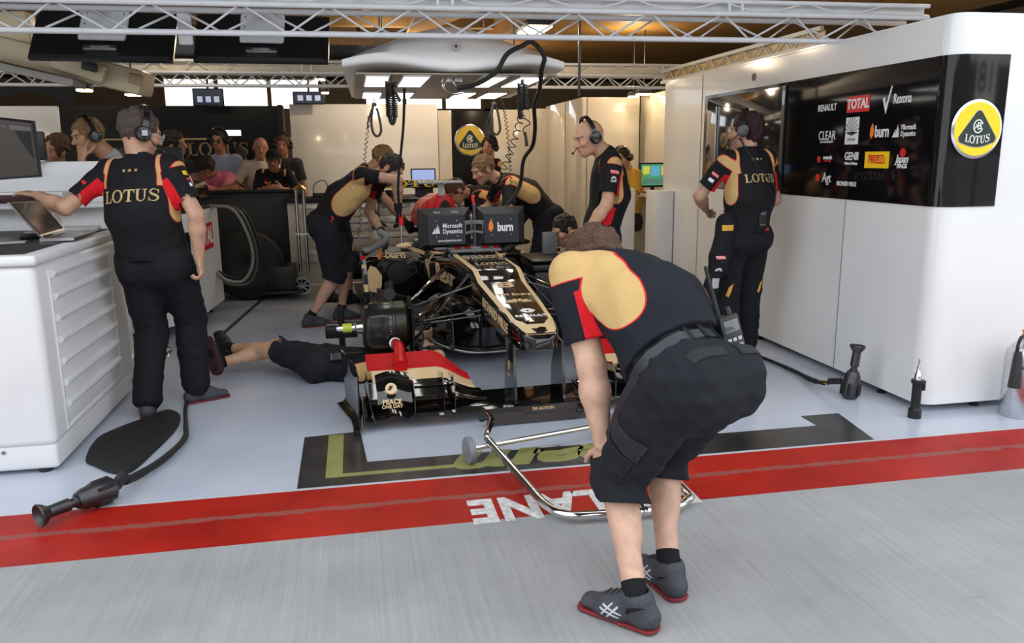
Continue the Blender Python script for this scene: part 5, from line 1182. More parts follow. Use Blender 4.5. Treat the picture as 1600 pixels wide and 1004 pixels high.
# ---------------------------------------------------------------- light canopy over the car
cn = thing('light_canopy', 'large white curved light canopy hanging over the car', 'light canopy', (.72, 6.7, 2.06))
wire = mat('wire', (.1, .1, .1), .4)
secs = []; NX = 28
for i in range(NX + 1):
    s = -1 + 2 * i / NX; x = .72 + s * .755; a = abs(s); wv = .028 * math.cos(a * math.pi * 1.5) if a < .95 else .0
    zb = 2.082 - wv * .9; e = max(0, 1 - a ** 2.6); zt = 2.125 + .27 * (1 - a ** 1.7); xb = x + .06
    yf = 5.52 + .10 * a ** 3; yb = 8.05 - .12 * a ** 3
    secs.append([(x, yf, zb), (x, yf - .015, zb + .02), (x, yf - .012, zb + .045 + .02 * e), (x, yf + .10, zb + .05 + (zt - zb - .05) * .62), (x, yf + .32, zt - .02 * e), (x, yf + .8, zt + .01), (xb, yb - .5, zt - .05 * e), (xb, yb, zb + .05), (xb, yb, 2.05), (xb * 1, yb - .02, 2.045), (x, yf + .04, zb - .005)])
mb = MB(); mb.loft(secs); cn_sh = mb.build('canopy_shell', mat('canopy_white', (.93, .93, .93), .3), cn, True, 50)
mb = MB(); mb.lathe([(0, 0), (.026, 0), (.036, .004), (.036, .008), (.0, .010)], (.715, 5.553, 2.205), (0, -.84, .54), 24); o = mb.build('round_cap', mat('cap_grey', (.6, .6, .62), .3), cn_sh); mb = MB(); mb.lathe([(0, .01), (.008, .01), (.008, .016), (0, .016)], (.715, 5.553, 2.205), (0, -.84, .54), 12); mb.build('cap_screw', black, o)
emw = mat('light_panel_glow', (1, 1, 1), emis=(1, .98, .90), estr=4)
for x0, x1 in ((.11, .28), (.36, .55), (.90, 1.08), (1.16, 1.35)):
    for y0, y1 in ((5.60, 6.42), (7.0, 7.68)):
        mb = MB(); z = 2.026
        for (a, b_, c_, d_) in ((x0, x1, y0, y0 + .03), (x0, x1, y1 - .03, y1), (x0, x0 + .012, y0, y1), (x1 - .012, x1, y0, y1)): mb.b2(a, b_, c_, d_, z - .005, z + .012, .002)
        f = mb.build('light_frame', mat('light_frame', (.7, .71, .68), .4), cn)
        mb = MB(); mb.b2(x0 + .012, x1 - .012, y0 + .03, y1 - .03, z - .007, z + .005); mb.build('light_panel', emw, f, False)
for x, y in ((.25, 6.0), (1.2, 6.0), (.3, 7.7), (1.25, 7.7)):
    mb = MB(); mb.cyl((x, y, 2.2), (x, y, 3.4), .006, n=8); mb.build('suspension_wire', wire, cn)
mb = MB(); mb.b2(.64, .78, 5.75, 5.85, 2.0, 2.045, .006); mb.tube([(.66, 5.7, 2.03), (.64, 5.68, 1.96), (.70, 5.70, 1.92), (.78, 5.75, 1.93)], .009, 8, 5); mb.tube([(.72, 5.7, 2.04), (.71, 5.68, 1.99), (.74, 5.7, 1.95)], .008, 8, 5); mb.build('cable_socket', steel, cn)
# hanging lines
def coil(a, b_, r, turns, th, k=12):
    a = V(a); b_ = V(b_); d = (b_ - a); z = d.normalized(); x = z.orthogonal().normalized(); y = z.cross(x)
    return [a + d * (i / (turns * k)) + (x * math.cos(2 * math.pi * i / k) + y * math.sin(2 * math.pi * i / k)) * r for i in range(turns * k + 1)]
def hang(name, label, cat, parts, loc):
    t = thing(name, label, cat, loc)
    for nm, mb, m in parts: mb.build(nm, m, t)
    return t
mb = MB(); mb.b2(.05, 1.42, 5.57, 7.9, 2.033, 2.043, .003); mb.build('underside_panel', mat('underside_beige', S(170, 160, 140), .4), cn)
b1 = MB(); b1.tube(coil((.262, 5.62, 1.99), (.262, 5.62, 1.76), .020, 16, 0), .0055, 6); b1.tube(coil((.300, 5.62, 1.99), (.300, 5.62, 1.76), .016, 16, 0), .005, 6); b1.tube([(.262, 5.62, 1.77), (.27, 5.62, 1.73), (.285, 5.62, 1.72), (.30, 5.62, 1.77)], .014, 8, 5)
b2 = MB(); b2.cyl((.28, 5.62, 2.06), (.28, 5.62, 1.98), .008, .014); b2.cyl((.295, 5.6, 1.95), (.335, 5.6, 1.86), .008, .012)
hang('coiled_air_line', 'bundle of black coiled air line hanging at the front left of the canopy', 'air line', [('coil', b1, rubber), ('connector', b2, black)], (.28, 5.62, 2.06))
b1 = MB(); b1.tube(coil((1.18, 5.7, 1.99), (1.18, 5.7, 1.75), .018, 18, 0), .005, 6); b1.tube(coil((1.215, 5.7, 1.99), (1.22, 5.7, 1.82), .015, 12, 0), .005, 6); b1.tube([(1.20, 5.7, 1.76), (1.25, 5.7, 1.72), (1.20, 5.7, 1.68), (1.22, 5.7, 1.60)], .004, 6, 8)
b2 = MB(); b2.cyl((1.20, 5.7, 2.05), (1.195, 5.7, 1.98), .008, .014); b2.cyl((1.215, 5.7, 1.66), (1.225, 5.7, 1.56), .008, .013)
hang('coiled_air_line', 'pair of black coiled air lines hanging at the front right of the canopy', 'air line', [('coil', b1, rubber), ('connector', b2, black)], (1.19, 5.7, 2.05))
for (px, y, lb) in ((584, 7.2, 'looped grey air hose hanging from the rear left of the canopy'), (772, 7.3, 'looped grey air hose hanging in front of the round logo banner')):
    p = D(px, 150, y); b1 = MB(); b1.tube([p + V((-.01, 0, -.08)), p + V((-.03, 0, -.2)), p + V((-.02, 0, -.30)), p + V((.015, 0, -.335)), p + V((.05, 0, -.29)), p + V((.035, 0, -.16)), p + V((.02, 0, -.1))], .011, 8, 6)
    b2 = MB(); b2.cyl(p + V((0, 0, .06)), p + V((0, 0, -.06)), .004, n=6); b2.box(p + V((0, 0, -.07)), (.04, .03, .03), None, .005); b2.tube([p + V((-.02, 0, -.1)), p + V((-.06, 0, -.22)), p + V((-.06, 0, -.27))], .007, 6, 5)
    hang('hose_loop', lb, 'hose', [('hose', b1, mat('hose_grey', (.07, .065, .06), .4)), ('hook', b2, dsteel)], p)
for pts, r, lb in (([(577, 180, 7.2), (570, 245, 7.25), (566, 300, 7.3), (560, 370, 7.35)], .012, 'thin coiled cord hanging behind the dark haired mechanic'), ([(782, 150, 7.2), (790, 185, 7.2), (796, 240, 7.2), (800, 290, 7.1)], .012, 'thin coiled cord hanging above the fair haired mechanic'), ([(815, 180, 7.1), (805, 215, 7.0), (793, 250, 7.0), (780, 285, 7.0), (775, 330, 7.0)], .030, 'loose wide coiled lead hanging above the fair haired mechanic')):
    P_ = [D(*p) for p in pts]; b1 = MB(); c_ = crom(P_, 8 if r < .02 else 3); q = []
    for i in range(len(c_) - 1):
        d = (c_[i + 1] - c_[i]); z = d.normalized(); x = V((1, 0, 0)); x = (x - z * x.dot(z)).normalized(); y = z.cross(x)
        for k in range(10): a = 2 * math.pi * k / 10; q.append(c_[i] + d * (k / 10) + (x * math.cos(a) + y * math.sin(a)) * r)
    b1.tube(q, .0035 if r < .02 else .0045, 5); tag(b1.build('spiral_cable', rubber), lb, 'cable')
b1 = MB(); b1.tube([D(632, 136, 6.7), D(630, 200, 6.8), D(622, 290, 6.95), D(627, 345, 7.05)], .011, 8, 6); b2 = MB(); b2.cyl(D(627, 335, 7.05), D(627, 352, 7.05), .022); b3 = MB(); b3.cyl(D(627, 350, 7.05), D(628, 382, 7.05), .008)
hang('air_wand', 'straight black hose hanging to a red collared nozzle over the cockpit', 'air hose', [('hose', b1, rubber), ('collar', b2, tr), ('nozzle', b3, chrome)], D(627, 345, 7.05))
b1 = MB(); b1.tube([D(*p) for p in ((716, 138, 5.68), (745, 131, 5.52), (775, 112, 5.44), (792, 85, 5.42), (815, 72, 5.42), (832, 66, 5.42), (850, 88, 5.42), (846, 110, 5.5), (843, 140, 5.8), (835, 165, 6.0), (836, 200, 6.3), (832, 228, 6.5), (818, 250, 6.6), (812, 290, 6.7), (790, 322, 6.7), (760, 338, 6.6), (745, 350, 6.4), (742, 375, 6.3))], .016, 10, 6)
tag(b1.build('umbilical_cable', rubber), 'thick black cable arching over the canopy edge and down to the display stand', 'cable')
# ---------------------------------------------------------------- screens hung from the front truss, camera boom
def D2(p): return D(*p)
for k, (c4, lb) in enumerate(((((43, 90, 5.66), (270, 95, 5.66), (278, 22, 5.84), (60, 15, 5.84)), 'black hanging television seen from behind, farthest left on the truss'), (((302, 94, 5.66), (513, 97, 5.66), (515, 27, 5.84), (308, 22, 5.84)), 'black hanging television seen from behind, just left of the light canopy'))):
    a, b_, c_, d_ = [D(*p) for p in c4]; n_ = (b_ - a).cross(d_ - a).normalized(); n_ = -n_ if n_.y > 0 else n_
    t = thing('television', lb, 'television', (a + b_) / 2)
    mb = MB(); mb.loft([[a - n_ * .03, b_ - n_ * .03, c_ - n_ * .03, d_ - n_ * .03], [a, b_, c_, d_], [a + (c_ - a) * .04 + n_ * .02, b_ + (d_ - b_) * .04 + n_ * .02, c_ + (a - c_) * .04 + n_ * .02, d_ + (b_ - d_) * .04 + n_ * .02]]); mb.build('housing', mat('tv_black', (.012, .012, .013), .3), t)
    xd = (b_ - a).normalized(); yd = (d_ - a).normalized(); m0 = (a + b_ + c_ + d_) / 4
    mb = MB(); mb.box(m0 + n_ * .045 + yd * .04, (.28, .02, .22), Matrix((xd, n_, yd)).transposed(), .015); pl = mb.build('mount_plate', trussm, t)
    for sx in (-.11, .11):
        for sz in (-.05, .0, .08): mb = MB(); mb.ball(m0 + n_ * .058 + xd * sx + yd * (.04 + sz), .005, 6); mb.build('bolt', dsteel, pl)
    mb = MB(); q = m0 + n_ * .035 - yd * .125; mb.box(q, (.20, .03, .035), Matrix((xd, n_, yd)).transposed(), .01); mb.box(q + n_ * .012 + yd * .005, (.11, .02, .014), Matrix((xd, n_, yd)).transposed(), .003); mb.build('bracket', steel, t)
    for w_ in range(6): pass
    mb = MB(); mb.bar(m0 + n_ * .05 + yd * .12, V((m0.x, 5.40, 2.38)), .05, .02); mb.build('hanger', trussm, t)
ps = thing('hanger_plate', 'narrow white hanger plate between the two hanging televisions', 'bracket', D(289, 45, 5.5)); mb = MB(); a = D(289, 45, 5.52); mb.box(a, (.085, .015, .19), None, .01); mb.build('plate', trussm, ps)
cbm = thing('camera_boom', 'long cream slanting boom hanging at the upper left corner', 'boom', D(120, 95, 6.3)); crm = mat('boom_cream', S(196, 180, 150), .4, noise=.05)
a = D(-90, 55, 6.35); b_ = D(232, 133, 6.25); mb = MB(); mb.bar(a, b_, .30, .17, .03); bo = mb.build('boom_body', crm, cbm)
a2 = D(-60, 90, 6.1); b2_ = D(125, 132, 6.08); mb = MB(); mb.bar(a2, b2_, .26, .05, .01); mb.build('lower_rail', mat('boom_grey', (.30, .28, .26), .4), cbm)
mb = MB(); mb.bar(D(80, 92, 6.08), D(165, 118, 6.06), .06, .12, .02); mb.build('side_pod', crm, cbm)
mb = MB(); mb.box(D(140, 104, 5.99), (.10, .03, .06), Matrix.Rotation(.25, 3, 'Y'), .01); mb.build('vent_opening', mat('dark_green', (.02, .025, .02), .5), cbm)
mb = MB(); mb.box(D(212, 124, 6.08), (.09, .02, .07), Matrix.Rotation(.25, 3, 'Y'), .01); mb.build('socket_cover', mat('socket_tan', S(150, 130, 98), .5), cbm)
mb = MB(); mb.bar(D(20, 20, 6.3), D(30, 75, 6.3), .18, .22, .02); mb.build('boom_mount', crm, cbm)
# black umbrella-like drape behind
mb = MB(); mb.loft([[D(x, 135 + 3 * (i % 2), 7.6) for i, x in enumerate((0, 20, 45, 80, 118))] + [D(x, y, 7.6) for x, y in ((122, 150), (110, 161), (95, 160), (80, 150), (45, 143), (20, 148), (0, 150))], [D(x, 135 + 3 * (i % 2), 7.75) for i, x in enumerate((0, 20, 45, 80, 118))] + [D(x, y, 7.75) for x, y in ((122, 150), (110, 161), (95, 160), (80, 150), (45, 143), (20, 148), (0, 150))]])
tag(mb.build('fabric_drape', blackm), 'black fabric hanging in folds below the cream boom', 'drape')
# small hanging screens far behind
for (x0, y0, x1, y1, y, lb) in ((302, 138, 348, 166, 10.9, 'small dark hanging screen above the spectators'), (458, 143, 507, 163, 11.7, 'small dark hanging screen above the white partition')):
    a = D(x0, y1, y); b_ = D(x1, y0, y); t = thing('hanging_screen', lb, 'screen', a)
    mb = MB(); mb.b2(a.x, b_.x, y, y + .05, a.z, b_.z, .008); mb.build('housing', black, t)
    mb = MB(); mb.b2(a.x + .015, b_.x - .015, y - .004, y, a.z + .015, b_.z - .015); p = mb.build('display', mat('screen_dim', S(20, 22, 32), .2, emis=S(30, 36, 52), estr=.8), t, False)
    w_ = (b_.x - a.x)
    for k in range(3): mb = MB(); mb.b2(a.x + w_ * (.15 + .27 * k), a.x + w_ * (.32 + .27 * k), y - .007, y - .004, a.z + .05, a.z + .12); mb.build('display_item', mat('screen_item', (.3, .33, .4), emis=(.4, .45, .6), estr=.8), p, False)
    mb = MB(); mb.cyl(((a.x + b_.x) / 2, y + .03, b_.z), ((a.x + b_.x) / 2, y + .03, 3.3), .015); mb.build('drop_pole', black, t)
# ceiling light fittings that can be seen
warm = mat('lamp_glow', (1, 1, 1), emis=(1, .78, .42), estr=14)
for (px, py, y, w_, d_, lb) in ((835, 47, 7.6, .22, .5, 'rectangular warm ceiling light right of the canopy'), (208, 148, 8.4, .12, .12, 'small warm lamp above the grey haired person'), (1006, 147, 9.6, .16, .12, 'warm lamp above the screen recess, larger of two'), (990, 151, 9.8, .12, .08, 'warm lamp above the screen recess, smaller of two'), (132, 141, 7.2, .10, .10, 'warm lamp below the cream boom'), (500, 124, 9.8, .11, .11, 'warm lamp left of the canopy behind the rear truss, upper one'), (508, 145, 9.9, .08, .08, 'warm lamp left of the canopy, lower one')):
    p = D(px, py, y); t = thing('ceiling_light', lb, 'lamp', p); mb = MB(); mb.box(p + V((0, 0, .03)), (w_ * 1.15, d_ * 1.15, .05), None, .008); mb.build('housing', black, t); mb = MB(); mb.box(p, (w_, d_, .02), None, .004); mb.build('glow_panel', warm, t)
    mb = MB(); mb.cyl(p + V((0, 0, .05)), (p.x, p.y, 3.38), .008); mb.build('stem', black, t)
mb = MB(); a = D(905, 150, 7.0); mb.cyl(a, (a.x, a.y, 2.95), .012); tag(mb.build('drop_rod', dsteel), 'thin dark vertical rod in front of the ochre soffit', 'rod')
# ---------------------------------------------------------------- drawer cabinet on the left
dc = thing('drawer_cabinet', 'large white drawer cabinet with black worktop at the left edge', 'cabinet', (-2.4, 4.8, 0))
mb = MB(); mb.b2(-3.6, -1.475, 4.045, 5.48, .14, 1.02, .035, 4); mb.build('body', white2, dc)
mb = MB(); mb.b2(-3.6, -1.485, 4.06, 5.46, .02, .15, .02, 3); mb.build('plinth', white2, dc)
mb = MB(); mb.b2(-3.6, -1.46, 4.03, 5.5, 1.02, 1.07, .018, 4); mb.build('worktop_rim', white2, dc)
mb = MB(); mb.b2(-3.55, -1.53, 4.10, 5.44, 1.065, 1.076); mb.build('worktop_mat', mat('worktop_black', (.018, .018, .02), .45), dc)
mb = MB(); mb.b2(-1.478, -1.468, 4.20, 4.22, .19, .98, .003); mb.b2(-1.478, -1.468, 5.18, 5.20, .19, .98, .003); mb.b2(-1.478, -1.468, 4.2, 5.2, .17, .19, .003); mb.build('drawer_frame', white2, dc)
zz = [.975, .865, .755, .645, .535, .425, .315, .195]
for k in range(7):
    z1 = zz[k]; z0 = zz[k + 1] + .006; mb = MB(); mb.b2(-1.479, -1.472, 4.225, 5.175, z0, z1, .002); dr_ = mb.build('drawer', white2, dc)
    mb = MB(); mb.prism([(0, 0), (.020, -.004), (.024, -.018), (.012, -.036), (0, -.038)], (-1.474, 4.235, z1), (1, 0, 0), (0, 0, 1), -.93); mb.build('drawer_handle', white2, dr_)
mb = MB(); mb.lathe([(0, 0), (.009, 0), (.009, .004), (0, .004)], (-1.72, 4.058, .12), (0, -1, 0), 12); mb.build('plug', gray, dc)
mb = MB(); mb.cyl((-1.56, 4.1, 0), (-1.56, 4.1, .03), .03); mb.build('foot', black, dc)
mb = MB(); mb.cyl((-1.56, 5.4, 0), (-1.56, 5.4, .03), .03); mb.build('foot', black, dc)
# things on the worktop
Z = 1.076
lp = thing('laptop', 'open thin laptop with tilted dark screen on the worktop', 'laptop', (-1.66, 4.8, Z))
hL = D(61, 369, 4.6); hR = D(100, 355, 5.0); hL.z = hR.z = Z + .03; tL = D(11, 317, 4.55); tR = D(60, 314, 4.95); n_ = (hR - hL).cross(tL - hL).normalized()
mb = MB(); mb.loft([[hL, hR, tR, tL], [hL + n_ * .008, hR + n_ * .008, tR + n_ * .008, tL + n_ * .008]]); lid = mb.build('screen_lid', steel, lp)
s_ = -1 if n_.x > 0 else 1
for sg in (-1, 1):
    off = n_ * (.010 if sg > 0 else -.002); k_ = .05; q = [hL.lerp(tR, k_), hR.lerp(tL, k_), tR.lerp(hL, k_), tL.lerp(hR, k_)]
    mb = MB(); mb.loft([[p + off for p in q], [p + off + n_ * sg * .001 for p in q]]); mb.build('display', mat('laptop_display', (.03, .03, .028), .12, coat=1), lid)
e_ = V((.25, .06, 0)); mb = MB(); mb.loft([[hL + V((0, 0, -.026)), hR + V((0, 0, -.026)), hR + e_ * .62 + V((0, 0, -.026)), hL + e_ * .62 + V((0, 0, -.026))], [hL + V((0, 0, -.008)), hR + V((0, 0, -.008)), hR + e_ * .62 + V((0, 0, -.012)), hL + e_ * .62 + V((0, 0, -.012))]]) ; mb.build('keyboard_base', steel, lp)
def item(name, label, cat, c, d, rz, m, bev=.003):
    mb = MB(); mb.box(c, d, rz, bev); return tag(mb.build(name, m), label, cat)
item('folder', 'long white folder lying behind the laptop on the worktop', 'folder', (-1.66, 5.33, Z + .012), (.22, .14, .022), .12, white2)
item('folder', 'slim white folder lying right of the laptop hinge', 'folder', (-1.75, 5.12, Z + .008), (.16, .08, .015), .2, white2)
item('notepad', 'flat pale notepad near the centre of the worktop', 'notepad', (-1.82, 4.62, Z + .004), (.22, .12, .006), .25, lgray)
item('instrument_tray', 'grey instrument tray at the front edge of the worktop', 'tray', (-2.05, 4.28, Z + .012), (.55, .14, .024), .02, gray)
item('tool_wrap', 'black folded tool wrap lying beside the white folders', 'tool wrap', (-1.74, 4.86, Z + .015), (.16, .05, .03), .5, black, .01)
ms_ = thing('computer_mouse', 'silver mouse on the worktop beside the black tool wrap', 'mouse', (-1.63, 4.72, Z)); mb = MB(); mb.ball((-1.63, 4.72, Z + .012), (.035, .055, .018), 16); mb.build('shell', steel, ms_); mb = MB(); mb.box((-1.63, 4.75, Z + .028), (.006, .02, .006), None, .002); mb.build('wheel', black, ms_)
ds2 = thing('desk_lamp', 'small chrome desk stand at the left end of the worktop', 'stand', (-1.86, 5.2, Z)); mb = MB(); mb.lathe([(0, 0), (.06, 0), (.06, .01), (.015, .02), (.012, .12), (0, .12)], (-1.86, 5.2, Z), (0, 0, 1)); mb.build('stand', steel, ds2); mb = MB(); mb.ball((-1.86, 5.2, Z + .15), (.05, .03, .04), 12); mb.build('head', dsteel, ds2)
# big monitor at the left edge
mo = thing('computer_monitor', 'large grey lit monitor at the far left edge', 'monitor', (-2.0, 5.0, Z))
a = D(66, 276, 4.9); b_ = D(55, 189, 4.9); c_ = D(0, 183, 4.72); d_ = D(0, 281, 4.72); xx = (c_ - b_) ; c_ = b_ + xx * 3.2; d_ = a + (d_ - a) * 3.2; n_ = (b_ - a).cross(d_ - a).normalized(); n_ = n_ if n_.y < 0 else -n_
mb = MB(); mb.loft([[a, b_, c_, d_], [p - n_ * .03 for p in (a, b_, c_, d_)]]); mo_f = mb.build('housing', black, mo)
q = [p.lerp(r_, .035) for p, r_ in ((a, c_), (b_, d_), (c_, a), (d_, b_))]
mb = MB(); mb.loft([[p + n_ * .001 for p in q], [p + n_ * .002 for p in q]]); sc1 = mb.build('display', mat('monitor_display', S(70, 68, 66), .25, emis=S(70, 66, 62), estr=.35), mo_f, False)
def onq(u0, v0, u1, v1, k, m, nm='display_window'):
    f_ = lambda u, v: q[0].lerp(q[3], u).lerp(q[1].lerp(q[2], u), v) + n_ * k
    mb = MB(); mb.loft([[f_(u0, v0), f_(u1, v0), f_(u1, v1), f_(u0, v1)], [p + n_ * .0008 for p in (f_(u0, v0), f_(u1, v0), f_(u1, v1), f_(u0, v1))]]); return mb.build(nm, m, sc1, False)
dk = mat('window_dark', S(44, 44, 44), .3, emis=S(40, 40, 40), estr=.3); md = mat('window_mid', S(96, 92, 100), .3, emis=S(96, 92, 100), estr=.35)
onq(.02, .30, .22, .92, .003, dk); onq(.25, .40, .48, .92, .003, dk); onq(.02, .84, .22, .92, .005, md); onq(.25, .84, .48, .90, .005, md)
mb = MB(); e_ = (a + d_) / 2; mb.cyl(e_ + V((0, .05, .08)), (e_.x, e_.y + .08, Z + .02), .025); mb.lathe([(0, 0), (.13, 0), (.12, .015), (0, .015)], (e_.x, e_.y + .08, Z), (0, 0, 1)); mb.build('stand', gray, mo)
dsk = thing('shelf_counter', 'white stepped shelf counter between cabinet and seated person', 'counter', (-2.5, 5.95, 0))
mb = MB(); mb.b2(-3.8, -1.63, 5.85, 6.12, 0, 1.19, .01); mb.build('base', white2, dsk)
mb = MB(); mb.b2(-3.8, -1.60, 5.75, 6.15, 1.19, 1.215, .006); mb.build('shelf', white2, dsk); mb = MB(); mb.b2(-3.8, -1.72, 6.10, 6.14, 1.2, 1.49, .006); mb.build('upper_panel', white2, dsk)
rk = thing('instrument_case', 'white rack instrument case with dark slot under the monitor', 'instrument', (-2.1, 5.25, 1.28)); mb = MB(); mb.b2(-2.7, -1.72, 5.3, 5.44, 1.235, 1.315, .008); mb.build('case', white2, rk); mb = MB(); mb.b2(-2.6, -1.80, 5.292, 5.3, 1.25, 1.30, .003); mb.build('slot', mat('dark_red_slot', S(60, 14, 20), .4), rk)
mb = MB(); mb.b2(-2.6, -2.5, 5.3, 5.4, Z, 1.235); mb.b2(-1.88, -1.78, 5.3, 5.4, Z, 1.235); mb.build('legs', white2, rk)
dm = thing('computer_monitor', 'dark monitor seen from behind next to the seated person', 'monitor', (-2.15, 6.3, 1.5)); mb = MB(); mb.b2(-2.22, -2.03, 6.02, 6.06, 1.50, 1.69, .01); mb.build('housing', black, dm); mb = MB(); mb.b2(-2.15, -2.1, 6.06, 6.10, 1.40, 1.62); mb.build('stand', black, dm)
slab('partition_panel', 'white glossy panel at the far left behind the dark monitor', -3.6, -2.72, 8.5, 8.56, 0, 2.0, white)
# ---------------------------------------------------------------- white service trolley with decals
sv = thing('service_trolley', 'white service trolley with round logo and red sponsor plates on castors', 'trolley', (-1.75, 7.6, 0))
ol = [(-2.12, 6.85), (-1.68, 6.85), (-1.40, 7.35), (-1.33, 8.35), (-2.12, 8.35)]
mb = MB(); mb.prism(ol, (0, 0, .11), (1, 0, 0), (0, 1, 0), .93); bd = mb.build('body', white2, sv, ang=25)
mb = MB(); mb.prism([(x * 1.0, y) for x, y in ol], (0, 0, 1.045), (1, 0, 0), (0, 1, 0), .02); mb.build('top_mat', black, sv, False)
for x, y in ((-2.0, 6.95), (-1.66, 7.0), (-1.42, 7.7), (-1.45, 8.25)):
    mb = MB(); mb.lathe([(0, -.016), (.042, -.016), (.048, 0), (.042, .016), (0, .016)], (x, y, .048), (1, .2, 0), 20); mb.box((x, y, .09), (.03, .05, .03)); mb.build('castor', black, sv)
fd = (V((-1.33, 8.35, 0)) - V((-1.40, 7.35, 0))).normalized(); fn = V((fd.y, -fd.x, 0)); z_ = V((0, 0, 1))
p1 = V((-1.40, 7.35, 0)) + fd * .12 + fn * .003 + z_ * .72
fd0 = (V((-1.40, 7.35, 0)) - V((-1.68, 6.85, 0))).normalized(); fn0 = V((fd0.y, -fd0.x, 0)); pc = V((-1.68, 6.85, 0)).lerp(V((-1.40, 7.35, 0)), .52) + fn0 * .004
mb = MB(); mb.box(pc + z_ * .73, (.50, .004, .30), Matrix((fd0, -fn0, z_)).transposed()); pn = mb.build('logo_plate', tb, bd, False)
roundel(pc + z_ * .73 + fd0 * .13 + fn0 * .003, fd0, z_, .085, pn, .004)
pc2 = V((-1.40, 7.35, 0)) + fd * .42 + fn * .004; mb = MB(); mb.box(pc2 + z_ * .79, (.62, .004, .24), Matrix((fd, -fn, z_)).transposed()); pn = mb.build('sponsor_plate', tr, bd, False)
text('TOTAL', pc2 + z_ * .79 + fn * .004, fd, z_, .22, tw, pn, bold=.03, xs=.85)
shd = thing('engine_stand_shield', 'curved dark transparent shield with red and yellow parts on the service trolley', 'shield', (-1.7, 7.4, 1.065))
mb = MB(); secs = []
for i in range(9): a_ = i / 8 * 1.35; secs.append([(-1.37 - .45 * (1 - math.cos(a_)), y, 1.07 + .56 * math.sin(a_)) for y in (7.55, 8.3)] + [(-1.38 - .45 * (1 - math.cos(a_)), y, 1.065 + .55 * math.sin(a_)) for y in (8.3, 7.55)])
mb.loft(secs); mb.build('shield', mat('tinted_shield', (.02, .02, .022), .1, coat=1), shd)
mb = MB(); mb.tube([(-1.36, 7.55, 1.07), (-1.40, 7.55, 1.32), (-1.52, 7.55, 1.50), (-1.70, 7.55, 1.62)], .008, 6, 5); mb.build('shield_edge', steel, shd)
mb = MB(); mb.tube([(-1.68, 7.5, 1.08), (-1.56, 7.5, 1.15), (-1.46, 7.5, 1.14), (-1.40, 7.5, 1.08)], .02, 8, 5); mb.build('yellow_strap', ty, shd); mb = MB(); mb.b2(-1.48, -1.41, 7.44, 7.48, 1.07, 1.13, .01); mb.build('red_part', tr, shd); mb = MB(); mb.b2(-1.95, -1.52, 7.5, 7.54, 1.38, 1.47, .01); mb.build('red_bar', mat('dark_red', S(90, 20, 22), .4), shd); mb = MB(); mb.b2(-2.0, -1.45, 7.56, 7.6, 1.07, 1.6, .01); mb.build('dark_back', black, shd)
for k, (r_, m_) in enumerate(((0, mat('hose_pale', S(130, 128, 118), .4)), (.035, mat('hose_grey2', S(70, 72, 68), .4)), (-.03, rubber), (.06, rubber))):
    mb = MB(); pts = [(-1.40, 8.1, 1.06), (-1.15 + r_, 8.1, 1.02), (-1.02 + r_, 8.1, .75), (-1.0 + r_, 8.1, .5 - abs(r_)), (-1.1 + r_, 8.1, .33 - r_), (-1.25, 8.1, .34 - r_), (-1.34, 8.1, .42)]
    mb.tube([(p[0], p[1] + k * .03, p[2]) for p in pts], .015, 8, 6); tag(mb.build('coiled_hose', m_), ['pale hose looping off the right side of the service trolley', 'outer grey hose looping off the service trolley', 'inner black hose looping off the service trolley', 'outermost black hose looping off the service trolley'][k], 'hose')
# ---------------------------------------------------------------- rear benches
bn = thing('tool_bench', 'white drawer bench with black top behind the bending mechanics', 'bench', (.3, 9.6, 0))
mb = MB(); mb.b2(-.74, 1.5, 9.35, 9.85, .08, 1.0, .01); mb.build('body', cream, bn); mb = MB(); mb.b2(-.76, 1.52, 9.32, 9.88, 1.0, 1.05, .006); mb.build('top', blackm, bn)
for c in range(5):
    for r_ in range(5):
        if c in (0,) and r_ > 3: continue
        x = -.62 + c * .44; z = .84 - r_ * .17; mb = MB(); mb.b2(x, x + .38, 9.335, 9.35, z, z + .14, .004); d_ = mb.build('drawer', cream, bn); mb = MB(); mb.b2(x + .05, x + .33, 9.322, 9.335, z + .09, z + .105, .003); mb.build('handle', steel, d_)
lt = thing('laptop', 'open laptop with pale blue screen on the rear tool bench', 'laptop', (.8, 9.5, 1.05)); mb = MB(); mb.b2(.66, .95, 9.5, 9.52, 1.16, 1.36, .004); sc_ = mb.build('screen_lid', black, lt); mb = MB(); mb.b2(.675, .935, 9.495, 9.5, 1.18, 1.345); mb.build('display', mat('blue_display', S(150, 170, 215), .3, emis=S(150, 172, 220), estr=.8), sc_, False); mb = MB(); mb.b2(.66, .95, 9.3, 9.5, 1.14, 1.16, .004); mb.b2(.7, .9, 9.35, 9.5, 1.05, 1.14); mb.build('base', black, lt)
for k, (x, h_, w_, lb) in enumerate(((-.62, .10, .10, 'small dark box at the left end of the rear bench'), (-.35, .05, .22, 'flat black case on the rear bench'), (-.05, .09, .14, 'dark charger box behind the bending mechanic'), (.45, .07, .18, 'low black tray on the rear bench'))):
    item('tool_box', lb, 'box', (x, 9.5, 1.05 + h_ / 2), (w_, .16, h_), 0, black, .006)
mb = MB(); mb.tube([(-.45, 9.4, 1.05), (-.44, 9.4, 1.18), (-.37, 9.4, 1.24), (-.30, 9.4, 1.22), (-.28, 9.4, 1.05)], .005, 6, 6); tag(mb.build('loose_lead', rubber), 'thin black lead arching over the rear bench', 'lead')
tg_ = thing('gas_bottle_trolley', 'chrome pole trolley with spoked wheel beside the rear bench', 'trolley', (-.62, 8.95, 0))
for x in (-.61, -.53): mb = MB(); mb.cyl((x, 8.95, .28), (x, 8.95, 1.16), .02); mb.build('pole', chrome, tg_)
